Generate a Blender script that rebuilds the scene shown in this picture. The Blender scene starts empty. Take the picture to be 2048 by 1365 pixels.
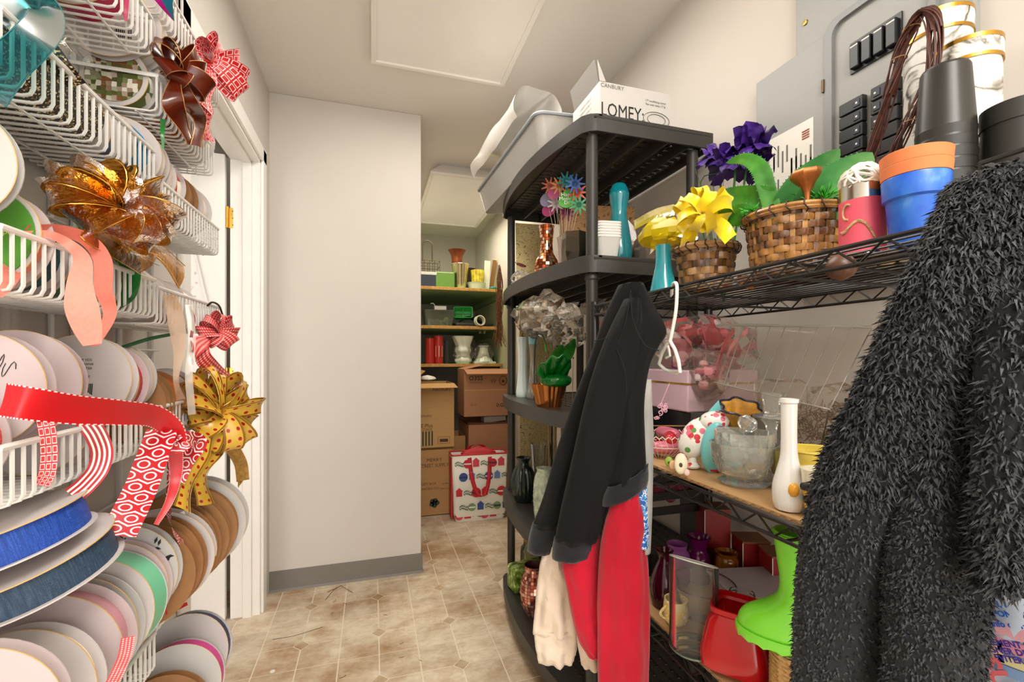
import bpy, bmesh, math, random
from mathutils import Vector, Matrix, Euler, noise
R_ = math.radians
rnd = random.Random(11)
scene = bpy.context.scene
COL = scene.collection
# ------------------------------------------------------------------ camera
CAMH, FPX, HOR, YAW = 1.146, 910.0, 715.0, R_(17.05)
cd = bpy.data.cameras.new('camera'); cam = bpy.data.objects.new('camera', cd); COL.objects.link(cam)
cam.location = (0, 0, CAMH); cam.rotation_euler = (math.pi / 2, 0, -YAW)
cd.sensor_width = 36; cd.lens = FPX / 2048 * 36; cd.shift_y = (HOR - 682.5) / 2048; cd.clip_start = .01
scene.camera = cam
# ------------------------------------------------------------------ world, lights, exposure
w = bpy.data.worlds.new('world'); scene.world = w; w.use_nodes = True
w.node_tree.nodes['Background'].inputs[0].default_value = (1.0, .975, .945, 1)
w.node_tree.nodes['Background'].inputs[1].default_value = 2.9
def area(name, loc, rot, sx, sy, power, col=(1, .95, .88)):
    l = bpy.data.lights.new(name, 'AREA'); l.shape = 'RECTANGLE'; l.size = sx; l.size_y = sy; l.energy = power; l.color = col
    o = bpy.data.objects.new(name, l); COL.objects.link(o); o.location = loc; o.rotation_euler = rot
    return o
area('ceiling_lamp_aisle', (.292, 1.45, 2.405), (0, 0, 0), .56, 1.18, 13.0)
area('ceiling_lamp_alcove', (.63, 3.54, 2.33), (0, 0, 0), .5, 1.05, 10.0, (1, .9, .72))
area('added_rear_fill', (.292, -.75, 2.405), (0, 0, 0), .56, 1.18, 30.0)  # unseen fill light, added behind the camera to brighten the rack fronts
area('next_room_daylight', (-2.6, 1.9, 1.7), (0, R_(-90), 0), 1.6, 1.6, 95.0, (1, .98, .95))
vs = scene.view_settings
scene.display_settings.display_device = 'sRGB'
vs.view_transform = 'Standard'; vs.look = 'None'; vs.gamma = 1; vs.use_curve_mapping = False
vs.exposure = 0.38
scene.cycles.max_bounces = 10; scene.cycles.transparent_max_bounces = 24; scene.cycles.diffuse_bounces = 4
scene.cycles.glossy_bounces = 4; scene.cycles.transmission_bounces = 8
scene.cycles.caustics_reflective = False; scene.cycles.caustics_refractive = False
scene.cycles.use_denoising = True
# ------------------------------------------------------------------ places: a sight line met with a plane of the room
_F = Vector((math.sin(YAW), math.cos(YAW), 0)); _S = Vector((math.cos(YAW), -math.sin(YAW), 0))
def _ray(px, py): return _S * ((px - 1024) / FPX) + _F + Vector((0, 0, (HOR - py) / FPX))
def onX(px, py, X): d = _ray(px, py); t = X / d.x; return Vector((0, 0, CAMH)) + d * t
def onY(px, py, Y): d = _ray(px, py); t = Y / d.y; return Vector((0, 0, CAMH)) + d * t
def onZ(px, py, Z): d = _ray(px, py); t = (Z - CAMH) / d.z; return Vector((0, 0, CAMH)) + d * t
def dep(p): return Vector(p).dot(_F)
# ------------------------------------------------------------------ colour and materials
def lin(h):
    if isinstance(h, (tuple, list)): return tuple(h)[:3]
    h = h.lstrip('#'); c = [int(h[i:i + 2], 16) / 255 for i in (0, 2, 4)]
    return tuple(x / 12.92 if x <= .04045 else ((x + .055) / 1.055) ** 2.4 for x in c)
MATS = {}
class NT:
    def __init__(s, name):
        m = bpy.data.materials.new(name); m.use_nodes = True; s.m = m; s.t = m.node_tree; s.n = s.t.nodes; s.l = s.t.links
        s.n.clear(); s.out = s.n.new('ShaderNodeOutputMaterial')
    def add(s, kind, **k):
        x = s.n.new('ShaderNode' + kind)
        for a, b in k.items():
            if hasattr(x, a) and not a.startswith('i_'): setattr(x, a, b)
        return x
    def link(s, a, b): s.l.new(a, b)
    def coords(s, kind='Object', scale=(1, 1, 1), rot=(0, 0, 0)):
        tc = s.add('TexCoord'); mp = s.add('Mapping'); s.link(tc.outputs[kind], mp.inputs[0])
        mp.inputs['Scale'].default_value = scale; mp.inputs['Rotation'].default_value = rot; return mp.outputs[0]
    def noise(s, vec, scale, detail=3, rough=.55):
        x = s.add('TexNoise'); s.link(vec, x.inputs['Vector']); x.inputs['Scale'].default_value = scale
        x.inputs['Detail'].default_value = detail; x.inputs['Roughness'].default_value = rough; return x.outputs['Fac']
    def ramp(s, fac, stops, interp='LINEAR'):
        x = s.add('ValToRGB'); s.link(fac, x.inputs[0]); e = x.color_ramp; e.interpolation = interp
        while len(e.elements) < len(stops): e.elements.new(.5)
        for el, (p, c) in zip(e.elements, stops): el.position = p; el.color = (*lin(c), 1)
        return x.outputs[0]
    def mix(s, fac, a, b, mode='MIX'):
        x = s.add('MixRGB', blend_type=mode)
        for i, v in ((0, fac), (1, a), (2, b)):
            if hasattr(v, 'node'): s.link(v, x.inputs[i])
            elif i == 0: x.inputs[0].default_value = v
            else: x.inputs[i].default_value = (*lin(v), 1)
        return x.outputs[0]
    def math(s, op, a, b=0.0):
        x = s.add('Math', operation=op)
        for i, v in ((0, a), (1, b)):
            if hasattr(v, 'node'): s.link(v, x.inputs[i])
            else: x.inputs[i].default_value = v
        return x.outputs[0]
    def bsdf(s, col, rough=.5, metal=0, spec=.5, bump=None, bs=.3, bd=.002, **k):
        b = s.add('BsdfPrincipled')
        if hasattr(col, 'node'): s.link(col, b.inputs['Base Color'])
        else: b.inputs['Base Color'].default_value = (*lin(col), 1)
        b.inputs['Roughness'].default_value = rough; b.inputs['Metallic'].default_value = metal
        b.inputs['Specular IOR Level'].default_value = spec
        for a, v in k.items(): b.inputs[a.replace('_', ' ')].default_value = v
        if bump is not None:
            x = s.add('Bump'); s.link(bump, x.inputs['Height']); x.inputs['Strength'].default_value = bs; x.inputs['Distance'].default_value = bd
            s.link(x.outputs[0], b.inputs['Normal'])
        s.link(b.outputs[0], s.out.inputs[0]); return b
def M(name, col='#888888', rough=.5, metal=0, spec=.5, var=0, vs=8, bump=0, bsc=60, coat=0, sheen=0, trans=0, emit=0, alpha=1):
    if name in MATS: return MATS[name]
    n = NT(name); c = col; v = None
    if var or bump: v = n.coords()
    if var:
        f = n.noise(v, vs, 4); a = lin(col)
        c = n.ramp(f, [(.3, tuple(x * (1 - var) for x in a)), (.7, tuple(min(1, x * (1 + var)) for x in a))])
    bp = n.noise(v, bsc, 3) if bump else None
    b = n.bsdf(c, rough, metal, spec, bp, bump)
    if coat: b.inputs['Coat Weight'].default_value = coat; b.inputs['Coat Roughness'].default_value = .08
    if sheen: b.inputs['Sheen Weight'].default_value = sheen
    if trans: b.inputs['Transmission Weight'].default_value = trans
    if emit: b.inputs['Emission Color'].default_value = (*lin(col), 1); b.inputs['Emission Strength'].default_value = emit
    if alpha < 1: b.inputs['Alpha'].default_value = alpha
    MATS[name] = n.m; return n.m
def glass(name, tint='#ffffff', refl=.9, rough=.03, ior=1.45, body=0, bcol=None, bump=0, bsc=40, stretch=(1, 1, 1)):
    """thin glass or clear film: tinted see-through with a Fresnel sheen, optional body colour"""
    if name in MATS: return MATS[name]
    n = NT(name)
    tr = n.add('BsdfTransparent'); tr.inputs[0].default_value = (*lin(tint), 1)
    gl = n.add('BsdfGlossy'); gl.inputs['Roughness'].default_value = rough; gl.inputs[0].default_value = (refl, refl, refl, 1)
    fr = n.add('Fresnel'); fr.inputs[0].default_value = ior
    if bump:
        h = n.noise(n.coords(scale=stretch), bsc, 3)
        bp = n.add('Bump'); n.link(h, bp.inputs['Height']); bp.inputs['Strength'].default_value = bump; bp.inputs['Distance'].default_value = .004
        n.link(bp.outputs[0], gl.inputs['Normal']); n.link(bp.outputs[0], fr.inputs['Normal'])
    mx = n.add('MixShader'); n.link(fr.outputs[0], mx.inputs[0]); n.link(tr.outputs[0], mx.inputs[1]); n.link(gl.outputs[0], mx.inputs[2])
    s = mx.outputs[0]
    if body:
        d = n.add('BsdfPrincipled'); d.inputs['Base Color'].default_value = (*lin(bcol or tint), 1); d.inputs['Roughness'].default_value = .15
        m2 = n.add('MixShader'); m2.inputs[0].default_value = body; n.link(s, m2.inputs[1]); n.link(d.outputs[0], m2.inputs[2]); s = m2.outputs[0]
    n.link(s, n.out.inputs[0]); MATS[name] = n.m; return n.m
# ------------------------------------------------------------------ mesh building
class MB:
    def __init__(s): s.v = []; s.f = []; s.m = []; s.uv = {}
    def add(s, vs, fs, mi=0):
        k = len(s.v); s.v += [tuple(x) for x in vs]; s.f += [tuple(i + k for i in f) for f in fs]; s.m += [mi] * len(fs); return s
    def box(s, x0, x1, y0, y1, z0, z1, mi=0):
        return s.add([(x0, y0, z0), (x1, y0, z0), (x1, y1, z0), (x0, y1, z0), (x0, y0, z1), (x1, y0, z1), (x1, y1, z1), (x0, y1, z1)],
                     [(0, 3, 2, 1), (4, 5, 6, 7), (0, 1, 5, 4), (1, 2, 6, 5), (2, 3, 7, 6), (3, 0, 4, 7)], mi)
    def obox(s, c, size, rot=(0, 0, 0), mi=0):
        E = rot if isinstance(rot, Matrix) else Euler(rot).to_matrix(); c = Vector(c); h = [x / 2 for x in size]
        vs = [c + E @ Vector((sx * h[0], sy * h[1], sz * h[2])) for sz in (-1, 1) for sx, sy in ((-1, -1), (1, -1), (1, 1), (-1, 1))]
        return s.add(vs, [(0, 3, 2, 1), (4, 5, 6, 7), (0, 1, 5, 4), (1, 2, 6, 5), (2, 3, 7, 6), (3, 0, 4, 7)], mi)
    def quad(s, a, b, c, d, mi=0): return s.add([a, b, c, d], [(0, 1, 2, 3)], mi)
    def tube(s, pts, r, n=6, closed=False, mi=0):
        pts = [Vector(p) for p in pts]; N = len(pts); vs = []; fs = []; up = None
        for i, p in enumerate(pts):
            a = pts[(i - 1) % N] if (closed or i) else p; b = pts[(i + 1) % N] if (closed or i < N - 1) else p
            d = (b - a).normalized() if (b - a).length > 1e-9 else Vector((0, 0, 1))
            if up is None: up = d.orthogonal().normalized()
            else:
                up = up - d * up.dot(d); up = up.normalized() if up.length > 1e-6 else d.orthogonal().normalized()
            q = d.cross(up); ri = r[i] if isinstance(r, (list, tuple)) else r
            vs += [p + (up * math.cos(2 * math.pi * j / n) + q * math.sin(2 * math.pi * j / n)) * ri for j in range(n)]
        for i in range(N if closed else N - 1):
            a, b = i * n, ((i + 1) % N) * n
            fs += [(a + j, a + (j + 1) % n, b + (j + 1) % n, b + j) for j in range(n)]
        if not closed: fs += [tuple(range(n - 1, -1, -1)), tuple(range((N - 1) * n, N * n))]
        return s.add(vs, fs, mi)
    def lathe(s, prof, n=28, c=(0, 0, 0), mat=None, mi=0, closed=False, amp=None, sq=None):
        """profile of (radius, z); amp(k, angle, r, z) bends the radius; sq = superellipse power for square shapes"""
        c = Vector(c); vs = []; fs = []; P = len(prof)
        for k, (r, z) in enumerate(prof):
            for j in range(n):
                a = 2 * math.pi * j / n; rr = r
                if sq: rr = r / (abs(math.cos(a)) ** sq + abs(math.sin(a)) ** sq) ** (1 / sq)
                if amp: rr = amp(k, a, rr, z)
                p = Vector((rr * math.cos(a), rr * math.sin(a), z)); vs.append(c + (mat @ p if mat else p))
        for k in range(P if closed else P - 1):
            a, b = k * n, ((k + 1) % P) * n
            fs += [(a + j, a + (j + 1) % n, b + (j + 1) % n, b + j) for j in range(n)]
        if not closed:
            if prof[0][0] > 1e-6: fs.append(tuple(range(n - 1, -1, -1)))
            if prof[-1][0] > 1e-6: fs.append(tuple(range((P - 1) * n, P * n)))
        return s.add(vs, fs, mi)
    def prism(s, poly, h, mat=None, mi=0):
        """polygon in local xy pulled up by h, placed by a 4x4"""
        n = len(poly); mat = mat or Matrix()
        vs = [mat @ Vector((x, y, 0)) for x, y in poly] + [mat @ Vector((x, y, h)) for x, y in poly]
        return s.add(vs, [tuple(range(n - 1, -1, -1)), tuple(range(n, 2 * n))] + [(i, (i + 1) % n, n + (i + 1) % n, n + i) for i in range(n)], mi)
    def grid(s, fn, nu, nv, cu=False, mi=0):
        vs = [fn(i / (nu if cu else nu - 1), j / (nv - 1)) for j in range(nv) for i in range(nu)]; fs = []
        for j in range(nv - 1):
            for i in range(nu if cu else nu - 1):
                i2 = (i + 1) % nu; fs.append((j * nu + i, j * nu + i2, (j + 1) * nu + i2, (j + 1) * nu + i))
        return s.add(vs, fs, mi)
    def strip(s, pts, side, width, cols=2, mi=0, cup=0):
        """a band along pts, side(i, t) gives its cross direction"""
        P = [Vector(p) for p in pts]; N = len(P); vs = []; fs = []; W = cols + 1
        for i, p in enumerate(P):
            d = side(i / (N - 1)) if callable(side) else Vector(side); w = width(i / (N - 1)) if callable(width) else width
            tg = (P[min(N - 1, i + 1)] - P[max(0, i - 1)]); nn = tg.cross(d); nn = nn.normalized() if nn.length > 1e-9 else Vector((0, 0, 1))
            for k in range(W):
                q = k / cols - .5; vs.append(p + d.normalized() * (q * w) + nn * (cup * w * (q * q * 4 - .5)))
        for i in range(N - 1): fs += [(i * W + k, i * W + k + 1, (i + 1) * W + k + 1, (i + 1) * W + k) for k in range(cols)]
        k0 = len(s.v); s.add(vs, fs, mi)
        for i in range(N):
            for k in range(W): s.uv[k0 + i * W + k] = (k / cols, i / (N - 1))
        return s
    def mesh(s, name, mats, smooth=35):
        me = bpy.data.meshes.new(name); me.from_pydata(s.v, [], s.f)
        for m in (mats if isinstance(mats, (list, tuple)) else [mats]): me.materials.append(m)
        if any(s.m): me.polygons.foreach_set('material_index', s.m)
        if s.uv:
            uvl = me.uv_layers.new(name='uv')
            for lp in me.loops: uvl.data[lp.index].uv = s.uv.get(lp.vertex_index, (0, 0))
        if smooth: me.shade_smooth(); me.set_sharp_from_angle(angle=R_(smooth))
        me.update(); return me
    def build(s, name, mats, parent=None, loc=None, rot=None, smooth=35, bevel=0, segs=2, solid=0, subd=0):
        return link(name, s.mesh(name, mats, smooth), parent, loc, rot, bevel, segs, solid, subd)
def link(name, me, parent=None, loc=None, rot=None, bevel=0, segs=2, solid=0, subd=0):
    o = bpy.data.objects.new(name, me); COL.objects.link(o)
    if parent is not None: o.parent = parent
    if loc is not None: o.location = loc
    if rot is not None: o.rotation_euler = rot
    if subd: q = o.modifiers.new('subsurf', 'SUBSURF'); q.levels = subd; q.render_levels = subd
    if solid: q = o.modifiers.new('solidify', 'SOLIDIFY'); q.thickness = solid; q.offset = 0
    if bevel: q = o.modifiers.new('bevel', 'BEVEL'); q.width = bevel; q.segments = segs; q.limit_method = 'ANGLE'; q.angle_limit = R_(40)
    return o
def tag(o, label, cat, group=None, kind=None):
    o['label'] = label; o['category'] = cat
    if group: o['group'] = group
    if kind: o['kind'] = kind
    return o
def thing(name, label, cat, loc=(0, 0, 0), rot=(0, 0, 0), group=None):
    o = bpy.data.objects.new(name, None); COL.objects.link(o); o.empty_display_size = .02
    o.location = loc; o.rotation_euler = rot; return tag(o, label, cat, group)
def struct(o): o['kind'] = 'structure'; return o
def text(body, size, mat, parent, loc, rot, name='lettering', sx=1, bold=0):
    """flat print; local x runs along the line, z of the text is its face normal"""
    c = bpy.data.curves.new(name, 'FONT'); c.body = body; c.size = size; c.align_x = 'CENTER'; c.align_y = 'CENTER'; c.resolution_u = 2; c.offset = bold
    t = bpy.data.objects.new(name, c); COL.objects.link(t)
    dg = bpy.context.evaluated_depsgraph_get(); me = bpy.data.meshes.new_from_object(t.evaluated_get(dg))
    bpy.data.objects.remove(t); bpy.data.curves.remove(c)
    me.materials.clear(); me.materials.append(mat); me.name = name
    o = bpy.data.objects.new(name, me); COL.objects.link(o); o.parent = parent; o.location = loc
    if isinstance(rot, Matrix): o.rotation_euler = rot.to_euler()
    else: o.rotation_euler = rot
    o.scale = (sx, 1, 1); return o
def arc(c, r, a0, a1, n, ax=Vector((1, 0, 0)), ay=Vector((0, 0, 1))):
    return [Vector(c) + ax * (r * math.cos(a0 + (a1 - a0) * i / (n - 1))) + ay * (r * math.sin(a0 + (a1 - a0) * i / (n - 1))) for i in range(n)]
def spline(pts, n):
    """Catmull-Rom through pts, n samples"""
    P = [Vector(p) for p in pts]; P = [P[0] * 2 - P[1]] + P + [P[-1] * 2 - P[-2]]; out = []; S = len(P) - 3
    for i in range(n):
        x = i / (n - 1) * S; k = min(S - 1, int(x)); t = x - k; a, b, c, d = P[k:k + 4]
        out.append(.5 * ((2 * b) + (c - a) * t + (2 * a - 5 * b + 4 * c - d) * t * t + (3 * b - a - 3 * c + d) * t ** 3))
    return out
# ================================================================== the room
XL, XR, YP, YB, ZC, XA, YN = -.48, 1.07, 2.465, 4.85, 2.44, .248, -1.4
def wallmat(name, col, bs=.12):
    n = NT(name); v = n.coords(); f = n.noise(v, 2.2, 3)
    c = n.ramp(f, [(.3, tuple(x * .96 for x in lin(col))), (.7, lin(col))])
    n.bsdf(c, .75, bump=n.noise(v, 170, 3), bs=bs, bd=.002, spec=.25); MATS[name] = n.m; return n.m
WALL = wallmat('painted_wall', '#d0c9c0'); CEIL = wallmat('painted_ceiling', '#e2dcd4', .3)
TRIM = M('white_gloss_trim', '#eeeae4', .35, var=.02)
# floor: vinyl tiles of clipped squares round small diamonds
def tilemat(name, a, b, c):
    n = NT(name); v = n.coords('Object'); g = n.add('NewGeometry').outputs['Position']
    mp = n.add('Mapping'); n.link(g, mp.inputs[0]); mp.inputs['Scale'].default_value = (1, 1.6, 1)
    f1 = n.math('ADD', n.math('MULTIPLY', n.noise(mp.outputs[0], 9, 6, .62), .6), n.math('MULTIPLY', n.noise(mp.outputs[0], 34, 6, .7), .4)); base = n.ramp(f1, [(.38, a), (.5, b), (.62, c)])
    f2 = n.noise(g, 2.1, 5, .65); dirt = n.ramp(f2, [(.46, '#ffffff'), (.62, '#b58c5c')])
    oi = n.add('ObjectInfo'); br = n.ramp(oi.outputs['Random'], [(0, (.86, .86, .86)), (1, (1, 1, 1))])
    col = n.mix(.75, base, dirt, 'MULTIPLY'); col = n.mix(1, col, br, 'MULTIPLY')
    n.bsdf(col, .42, spec=.35, bump=f1, bs=.12, bd=.002); MATS[name] = n.m; return n.m
TILE = tilemat('vinyl_tile', '#c9b194', '#dccab0', '#e9dcc6'); DIAM = tilemat('vinyl_diamond', '#b89c7c', '#c6ae90', '#d3bfa1')
GROUT = M('vinyl_grout', '#e6dac4', .5, var=.08)
fl = struct(MB().box(-2.2, XR, YN, YB, -.05, 0).build('floor', GROUT, smooth=0))
P_ = .147; k_ = .030; gp = .0022
def tile_mesh():
    h = P_ - gp; poly = [(k_ + gp * .5, gp), (h, gp), (h, h), (gp, h), (gp, k_ + gp * .5)]
    b = MB().prism(poly, .0012); me = b.mesh('tile', TILE, 0); return me
tm = tile_mesh(); d_ = k_ - gp
dm = MB().prism([(d_, 0), (0, d_), (-d_, 0), (0, -d_)], .0012).mesh('diamond_tile', DIAM, 0)
cnt = 0; D0_, D1_ = 1.42, 2.6
for j in range(-4, 11):
    for i in range(-4, 4):
        cx, cy = .025 + .294 * i, 1.972 + .294 * j
        if cy > YB - .3 or cy < .85: continue
        for q in range(4):
            sx, sy = ((1, 1), (-1, 1), (-1, -1), (1, -1))[q]; x, y = cx + sx * .0735, cy + sy * .0735
            if x > XR - .08 or (x < XL + .02 and not (x > -.95 and D0_ < y < D1_)) or (x < XA - .07 and y > YP + .05) or y < 1.3 or (x > .66 and 1.1 < y < 2.2): continue
            o = link('tile', tm, fl, (cx, cy, 0), (0, 0, q * math.pi / 2)); cnt += 1
        if (XL < cx < XR or (-.95 < cx < XL and D0_ < cy < D1_)) and not (cx < XA - .03 and cy > YP + .03): link('diamond_tile', dm, fl, (cx, cy, 0))
# ceiling and walls
struct(MB().box(-2.2, XR + .1, YN, YB + .1, ZC, ZC + .08).build('ceiling', CEIL, smooth=0))
D0, D1, DH = 1.42, 2.28, 2.03          # doorway in the left wall
wl = MB(); wl.box(XL - .11, XL, YN, D0, 0, ZC); wl.box(XL - .11, XL, D1, YP, 0, ZC); wl.box(XL - .11, XL, D0, D1, DH, ZC)
struct(wl.build('wall_left', WALL, smooth=0))
struct(MB().box(XL - .11, XA, YP, YB, 0, ZC).build('wall_partition', WALL, smooth=0, bevel=.004))
struct(MB().box(XR, XR + .1, YN, YB, 0, ZC).build('wall_right', WALL, smooth=0))
struct(MB().box(XA, XR, YB, YB + .1, 0, ZC).build('wall_back', WALL, smooth=0))
struct(MB().box(-2.3, -2.2, YN, YB, 0, ZC).build('wall_next_room', WALL, smooth=0)) if False else None
BASE = M('grey_rubber_base', '#77726a', .55, var=.06, vs=5)
b = MB(); pr = [(0, 0), (.014, 0), (.008, .012), (.006, .1), (0, .1)]
def base_run(b, a, c):
    a, c = Vector(a), Vector(c); d = (c - a).normalized(); nrm = Vector((d.y, -d.x, 0)); n = len(pr)
    vs = [a + nrm * x + Vector((0, 0, z)) for x, z in pr] + [c + nrm * x + Vector((0, 0, z)) for x, z in pr]
    b.add(vs, [(i, (i + 1) % n, n + (i + 1) % n, n + i) for i in range(n)] + [tuple(range(n)), tuple(range(2 * n - 1, n - 1, -1))])
base_run(b, (XL, YP, 0), (XA + .008, YP, 0)); base_run(b, (XA, YP - .008, 0), (XA, YB, 0))
struct(b.build('baseboard_partition', BASE, smooth=0))
b = MB(); base_run(b, (XR, YB, 0), (XR, YN, 0)); struct(b.build('baseboard_right', BASE, smooth=0))
# door frame: jambs, stops, casing
t = MB()
for y0, y1 in ((D0, D0 + .018), (D1 - .018, D1)): t.box(XL - .115, XL + .002, y0, y1, 0, DH)
t.box(XL - .115, XL + .002, D0, D1, DH - .018, DH)
struct(t.build('trim_jamb', TRIM, smooth=0, bevel=.002))
t = MB(); t.box(XL - .065, XL - .03, D1 - .03, D1 - .018, 0, DH - .018); t.box(XL - .065, XL - .03, D0 + .018, D0 + .03, 0, DH - .018); t.box(XL - .065, XL - .03, D0, D1, DH - .03, DH - .018)
struct(t.build('trim_stop', TRIM, smooth=0, bevel=.002))
t = MB()
for y0, y1 in ((D0 - .055, D0 + .006), (D1 - .006, D1 + .06)): t.box(XL, XL + .014, y0, y1, 0, DH + .055)
t.box(XL, XL + .014, D0 - .055, D1 + .06, DH - .006, DH + .06)
struct(t.build('trim_casing', TRIM, smooth=0, bevel=.005))
# the open door in the next room
DW = M('white_door_paint', '#f1eee9', .4, var=.02)
dr = bpy.data.objects.new('door_1', None); COL.objects.link(dr); dr['kind'] = 'structure'; dr.location = (XL - .125, D1 - .012, 0); dr.rotation_euler = (0, 0, R_(4))
MB().box(-.81, -.004, -.036, 0, .012, 2.02).build('door_leaf', DW, dr, smooth=0, bevel=.003)
BRASS = M('brass', '#d8a94a', .28, 1, var=.12, vs=40)
for z in (.36, 1.055, 1.755):
    h = MB().box(-.001, .034, -.0015, .0015, z - .045, z + .045).build('hinge', BRASS, dr, loc=(0, -.006, 0), smooth=0, bevel=.003)
    q = MB().lathe([(.006, z - .046), (.006, z + .046)], 10, (0, -.01, 0)).build('knuckle', BRASS, h)
    s = MB(); [s.lathe([(.0028, 0), (.002, .0012), (0, .0014)], 8, (.02, -.0015, z + dz), Matrix.Rotation(R_(90), 3, 'X')) for dz in (-.03, .0, .03)]
    s.build('screw', M('dark_screw', '#6b5526', .4, 1), h)
# the next room: floor runs on, a plain far wall
struct(MB().box(-2.3, -2.2, YN, YP + 1.0, 0, ZC).build('wall_next_room', WALL, smooth=0))
struct(MB().box(-2.2, XL - .11, YP + .9, YP + 1.0, 0, ZC).build('wall_next_room_end', WALL, smooth=0))
# ceiling lights
FRAME = M('white_light_frame', '#e9e4dc', .4); DIFF = M('light_diffuser', '#d9d2c8', .5, var=.04, vs=3, emit=.12)
def ceil_light(label, x0, x1, y0, y1, drop, slope):
    o = thing('ceiling_light', label, 'light fixture', ((x0 + x1) / 2, (y0 + y1) / 2, ZC)); hx, hy = (x1 - x0) / 2, (y1 - y0) / 2
    b = MB(); w = .022
    for a in ((-hx, hx, -hy, -hy + w), (-hx, hx, hy - w, hy), (-hx, -hx + w, -hy + w, hy - w), (hx - w, hx, -hy + w, hy - w)): b.box(*a, -drop - .012, -drop + .004)
    b.build('frame', FRAME, o, smooth=0, bevel=.003)
    if slope:
        s = MB(); a, c = (hx, hy), (hx - slope, hy - slope)
        vs = [(sx * q[0], sy * q[1], z) for q, z in ((a, -drop + .002), (c, 0)) for sx, sy in ((-1, -1), (1, -1), (1, 1), (-1, 1))]
        s.add(vs, [(i, (i + 1) % 4, 4 + (i + 1) % 4, 4 + i) for i in range(4)]); s.build('housing', FRAME, o, smooth=0)
    MB().box(-hx + w * .8, hx - w * .8, -hy + w * .8, hy - w * .8, -drop - .004, -drop + .002).build('diffuser', DIFF, o, smooth=0)
ceil_light('flat square-cornered ceiling light over the aisle beside the door', -.006, .59, .84, 2.06, .012, 0)
ceil_light('boxy ceiling light with sloped sides in the far alcove', .36, .92, 2.98, 4.12, .085, .08)
# ================================================================== black plastic bow-front shelving
BLK = M('black_shelf_plastic', '#33302b', .42, var=.12, vs=14, bump=.15, bsc=240)
SX0, SX1, SY0, SY1 = .598, 1.035, 1.195, 2.10
def bow(y): return SX0 - .062 * (1 - ((y - (SY0 + SY1) / 2) / ((SY1 - SY0) / 2)) ** 2)
def outline(inset=0, n=14):
    r = .03; P = []
    for i in range(n):
        y = SY0 + r + (SY1 - SY0 - 2 * r) * i / (n - 1); P.append((bow(y) + inset, y))
    P = [(SX0 + r, SY0 + inset), (SX0 + r * .3, SY0 + r * .3 + inset * .7)] + P + [(SX0 + r * .3, SY1 - r * .3 - inset * .7), (SX0 + r, SY1 - inset), (SX1 - inset, SY1 - inset), (SX1 - inset, SY0 + inset)]
    return P
ps = thing('plastic_shelf_unit', 'tall black plastic shelving unit with bow fronted shelves against the right wall', 'shelf', ((SX0 + SX1) / 2, (SY0 + SY1) / 2, 0))
PO = Vector(ps.location)
PSZ = (1.858, 1.445, .972, .523, .11)
def deck_mesh():
    b = MB(); x0, x1, y0, y1 = SX0 + .02 - PO.x, SX1 - .01 - PO.x, SY0 + .01 - PO.y, SY1 - .01 - PO.y
    n = 12; w = (x1 - x0) / n
    for i in range(n): b.box(x0 + i * w, x0 + (i + 1) * w - .012, y0, y1, -.010, -.004)
    m = 26; h = (y1 - y0) / m
    for j in range(m + 1): b.box(x0, x1, y0 + j * h - .011, y0 + j * h + .011, -.012, -.006)
    return b.mesh('deck', BLK, 0)
dk = deck_mesh()
for k, z in enumerate(PSZ):
    P = outline(); Q = outline(.007); n = len(P); b = MB()
    h = .05
    vs = [(x - PO.x, y - PO.y, zz) for zz in (0, -h) for x, y in P] + [(x - PO.x, y - PO.y, zz) for zz in (0, -h) for x, y in Q]
    fs = []
    for i in range(n):
        j = (i + 1) % n; fs += [(i, j, n + j, n + i), (2 * n + j, 2 * n + i, 3 * n + i, 3 * n + j), (j, i, 2 * n + i, 2 * n + j), (n + i, n + j, 3 * n + j, 3 * n + i)]
    b.add(vs, fs); sh = b.build('shelf', BLK, ps, (0, 0, z), smooth=30)
    link('deck', dk, sh)
    # the curved lip strip in front of the straight deck
    P2 = [p for p in P if p[0] < SX0 + .0305]; b = MB(); m = len(P2)
    b.add([(x - PO.x + .004, y - PO.y, -.004) for x, y in P2] + [(SX0 + .045 - PO.x, y - PO.y, -.004) for x, y in P2], [(i, i + 1, m + i + 1, m + i) for i in range(m - 1)])
    b.build('front_lip', BLK, sh, solid=.006, smooth=0)
    if k < 3:
        for x in (.70, .79, .88, .96):
            b = MB(); b.box(x - PO.x - .004, x - PO.x + .004, SY0 + .01 - PO.y, SY1 - .01 - PO.y, -.045, -.012)
            b.build('rib', BLK, sh, smooth=0)
for x, y in ((.628, 1.232), (.985, 1.232), (.628, 2.06), (.985, 2.06)):
    b = MB(); b.lathe([(.018, 0), (.018, PSZ[0] - .05)], 18, (x - PO.x, y - PO.y, 0))
    for z in PSZ[1:]: b.lathe([(.0185, z - .07), (.022, z - .066), (.022, z - .052), (.0185, z - .046)], 18, (x - PO.x, y - PO.y, 0))
    b.build('post', BLK, ps)
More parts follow.
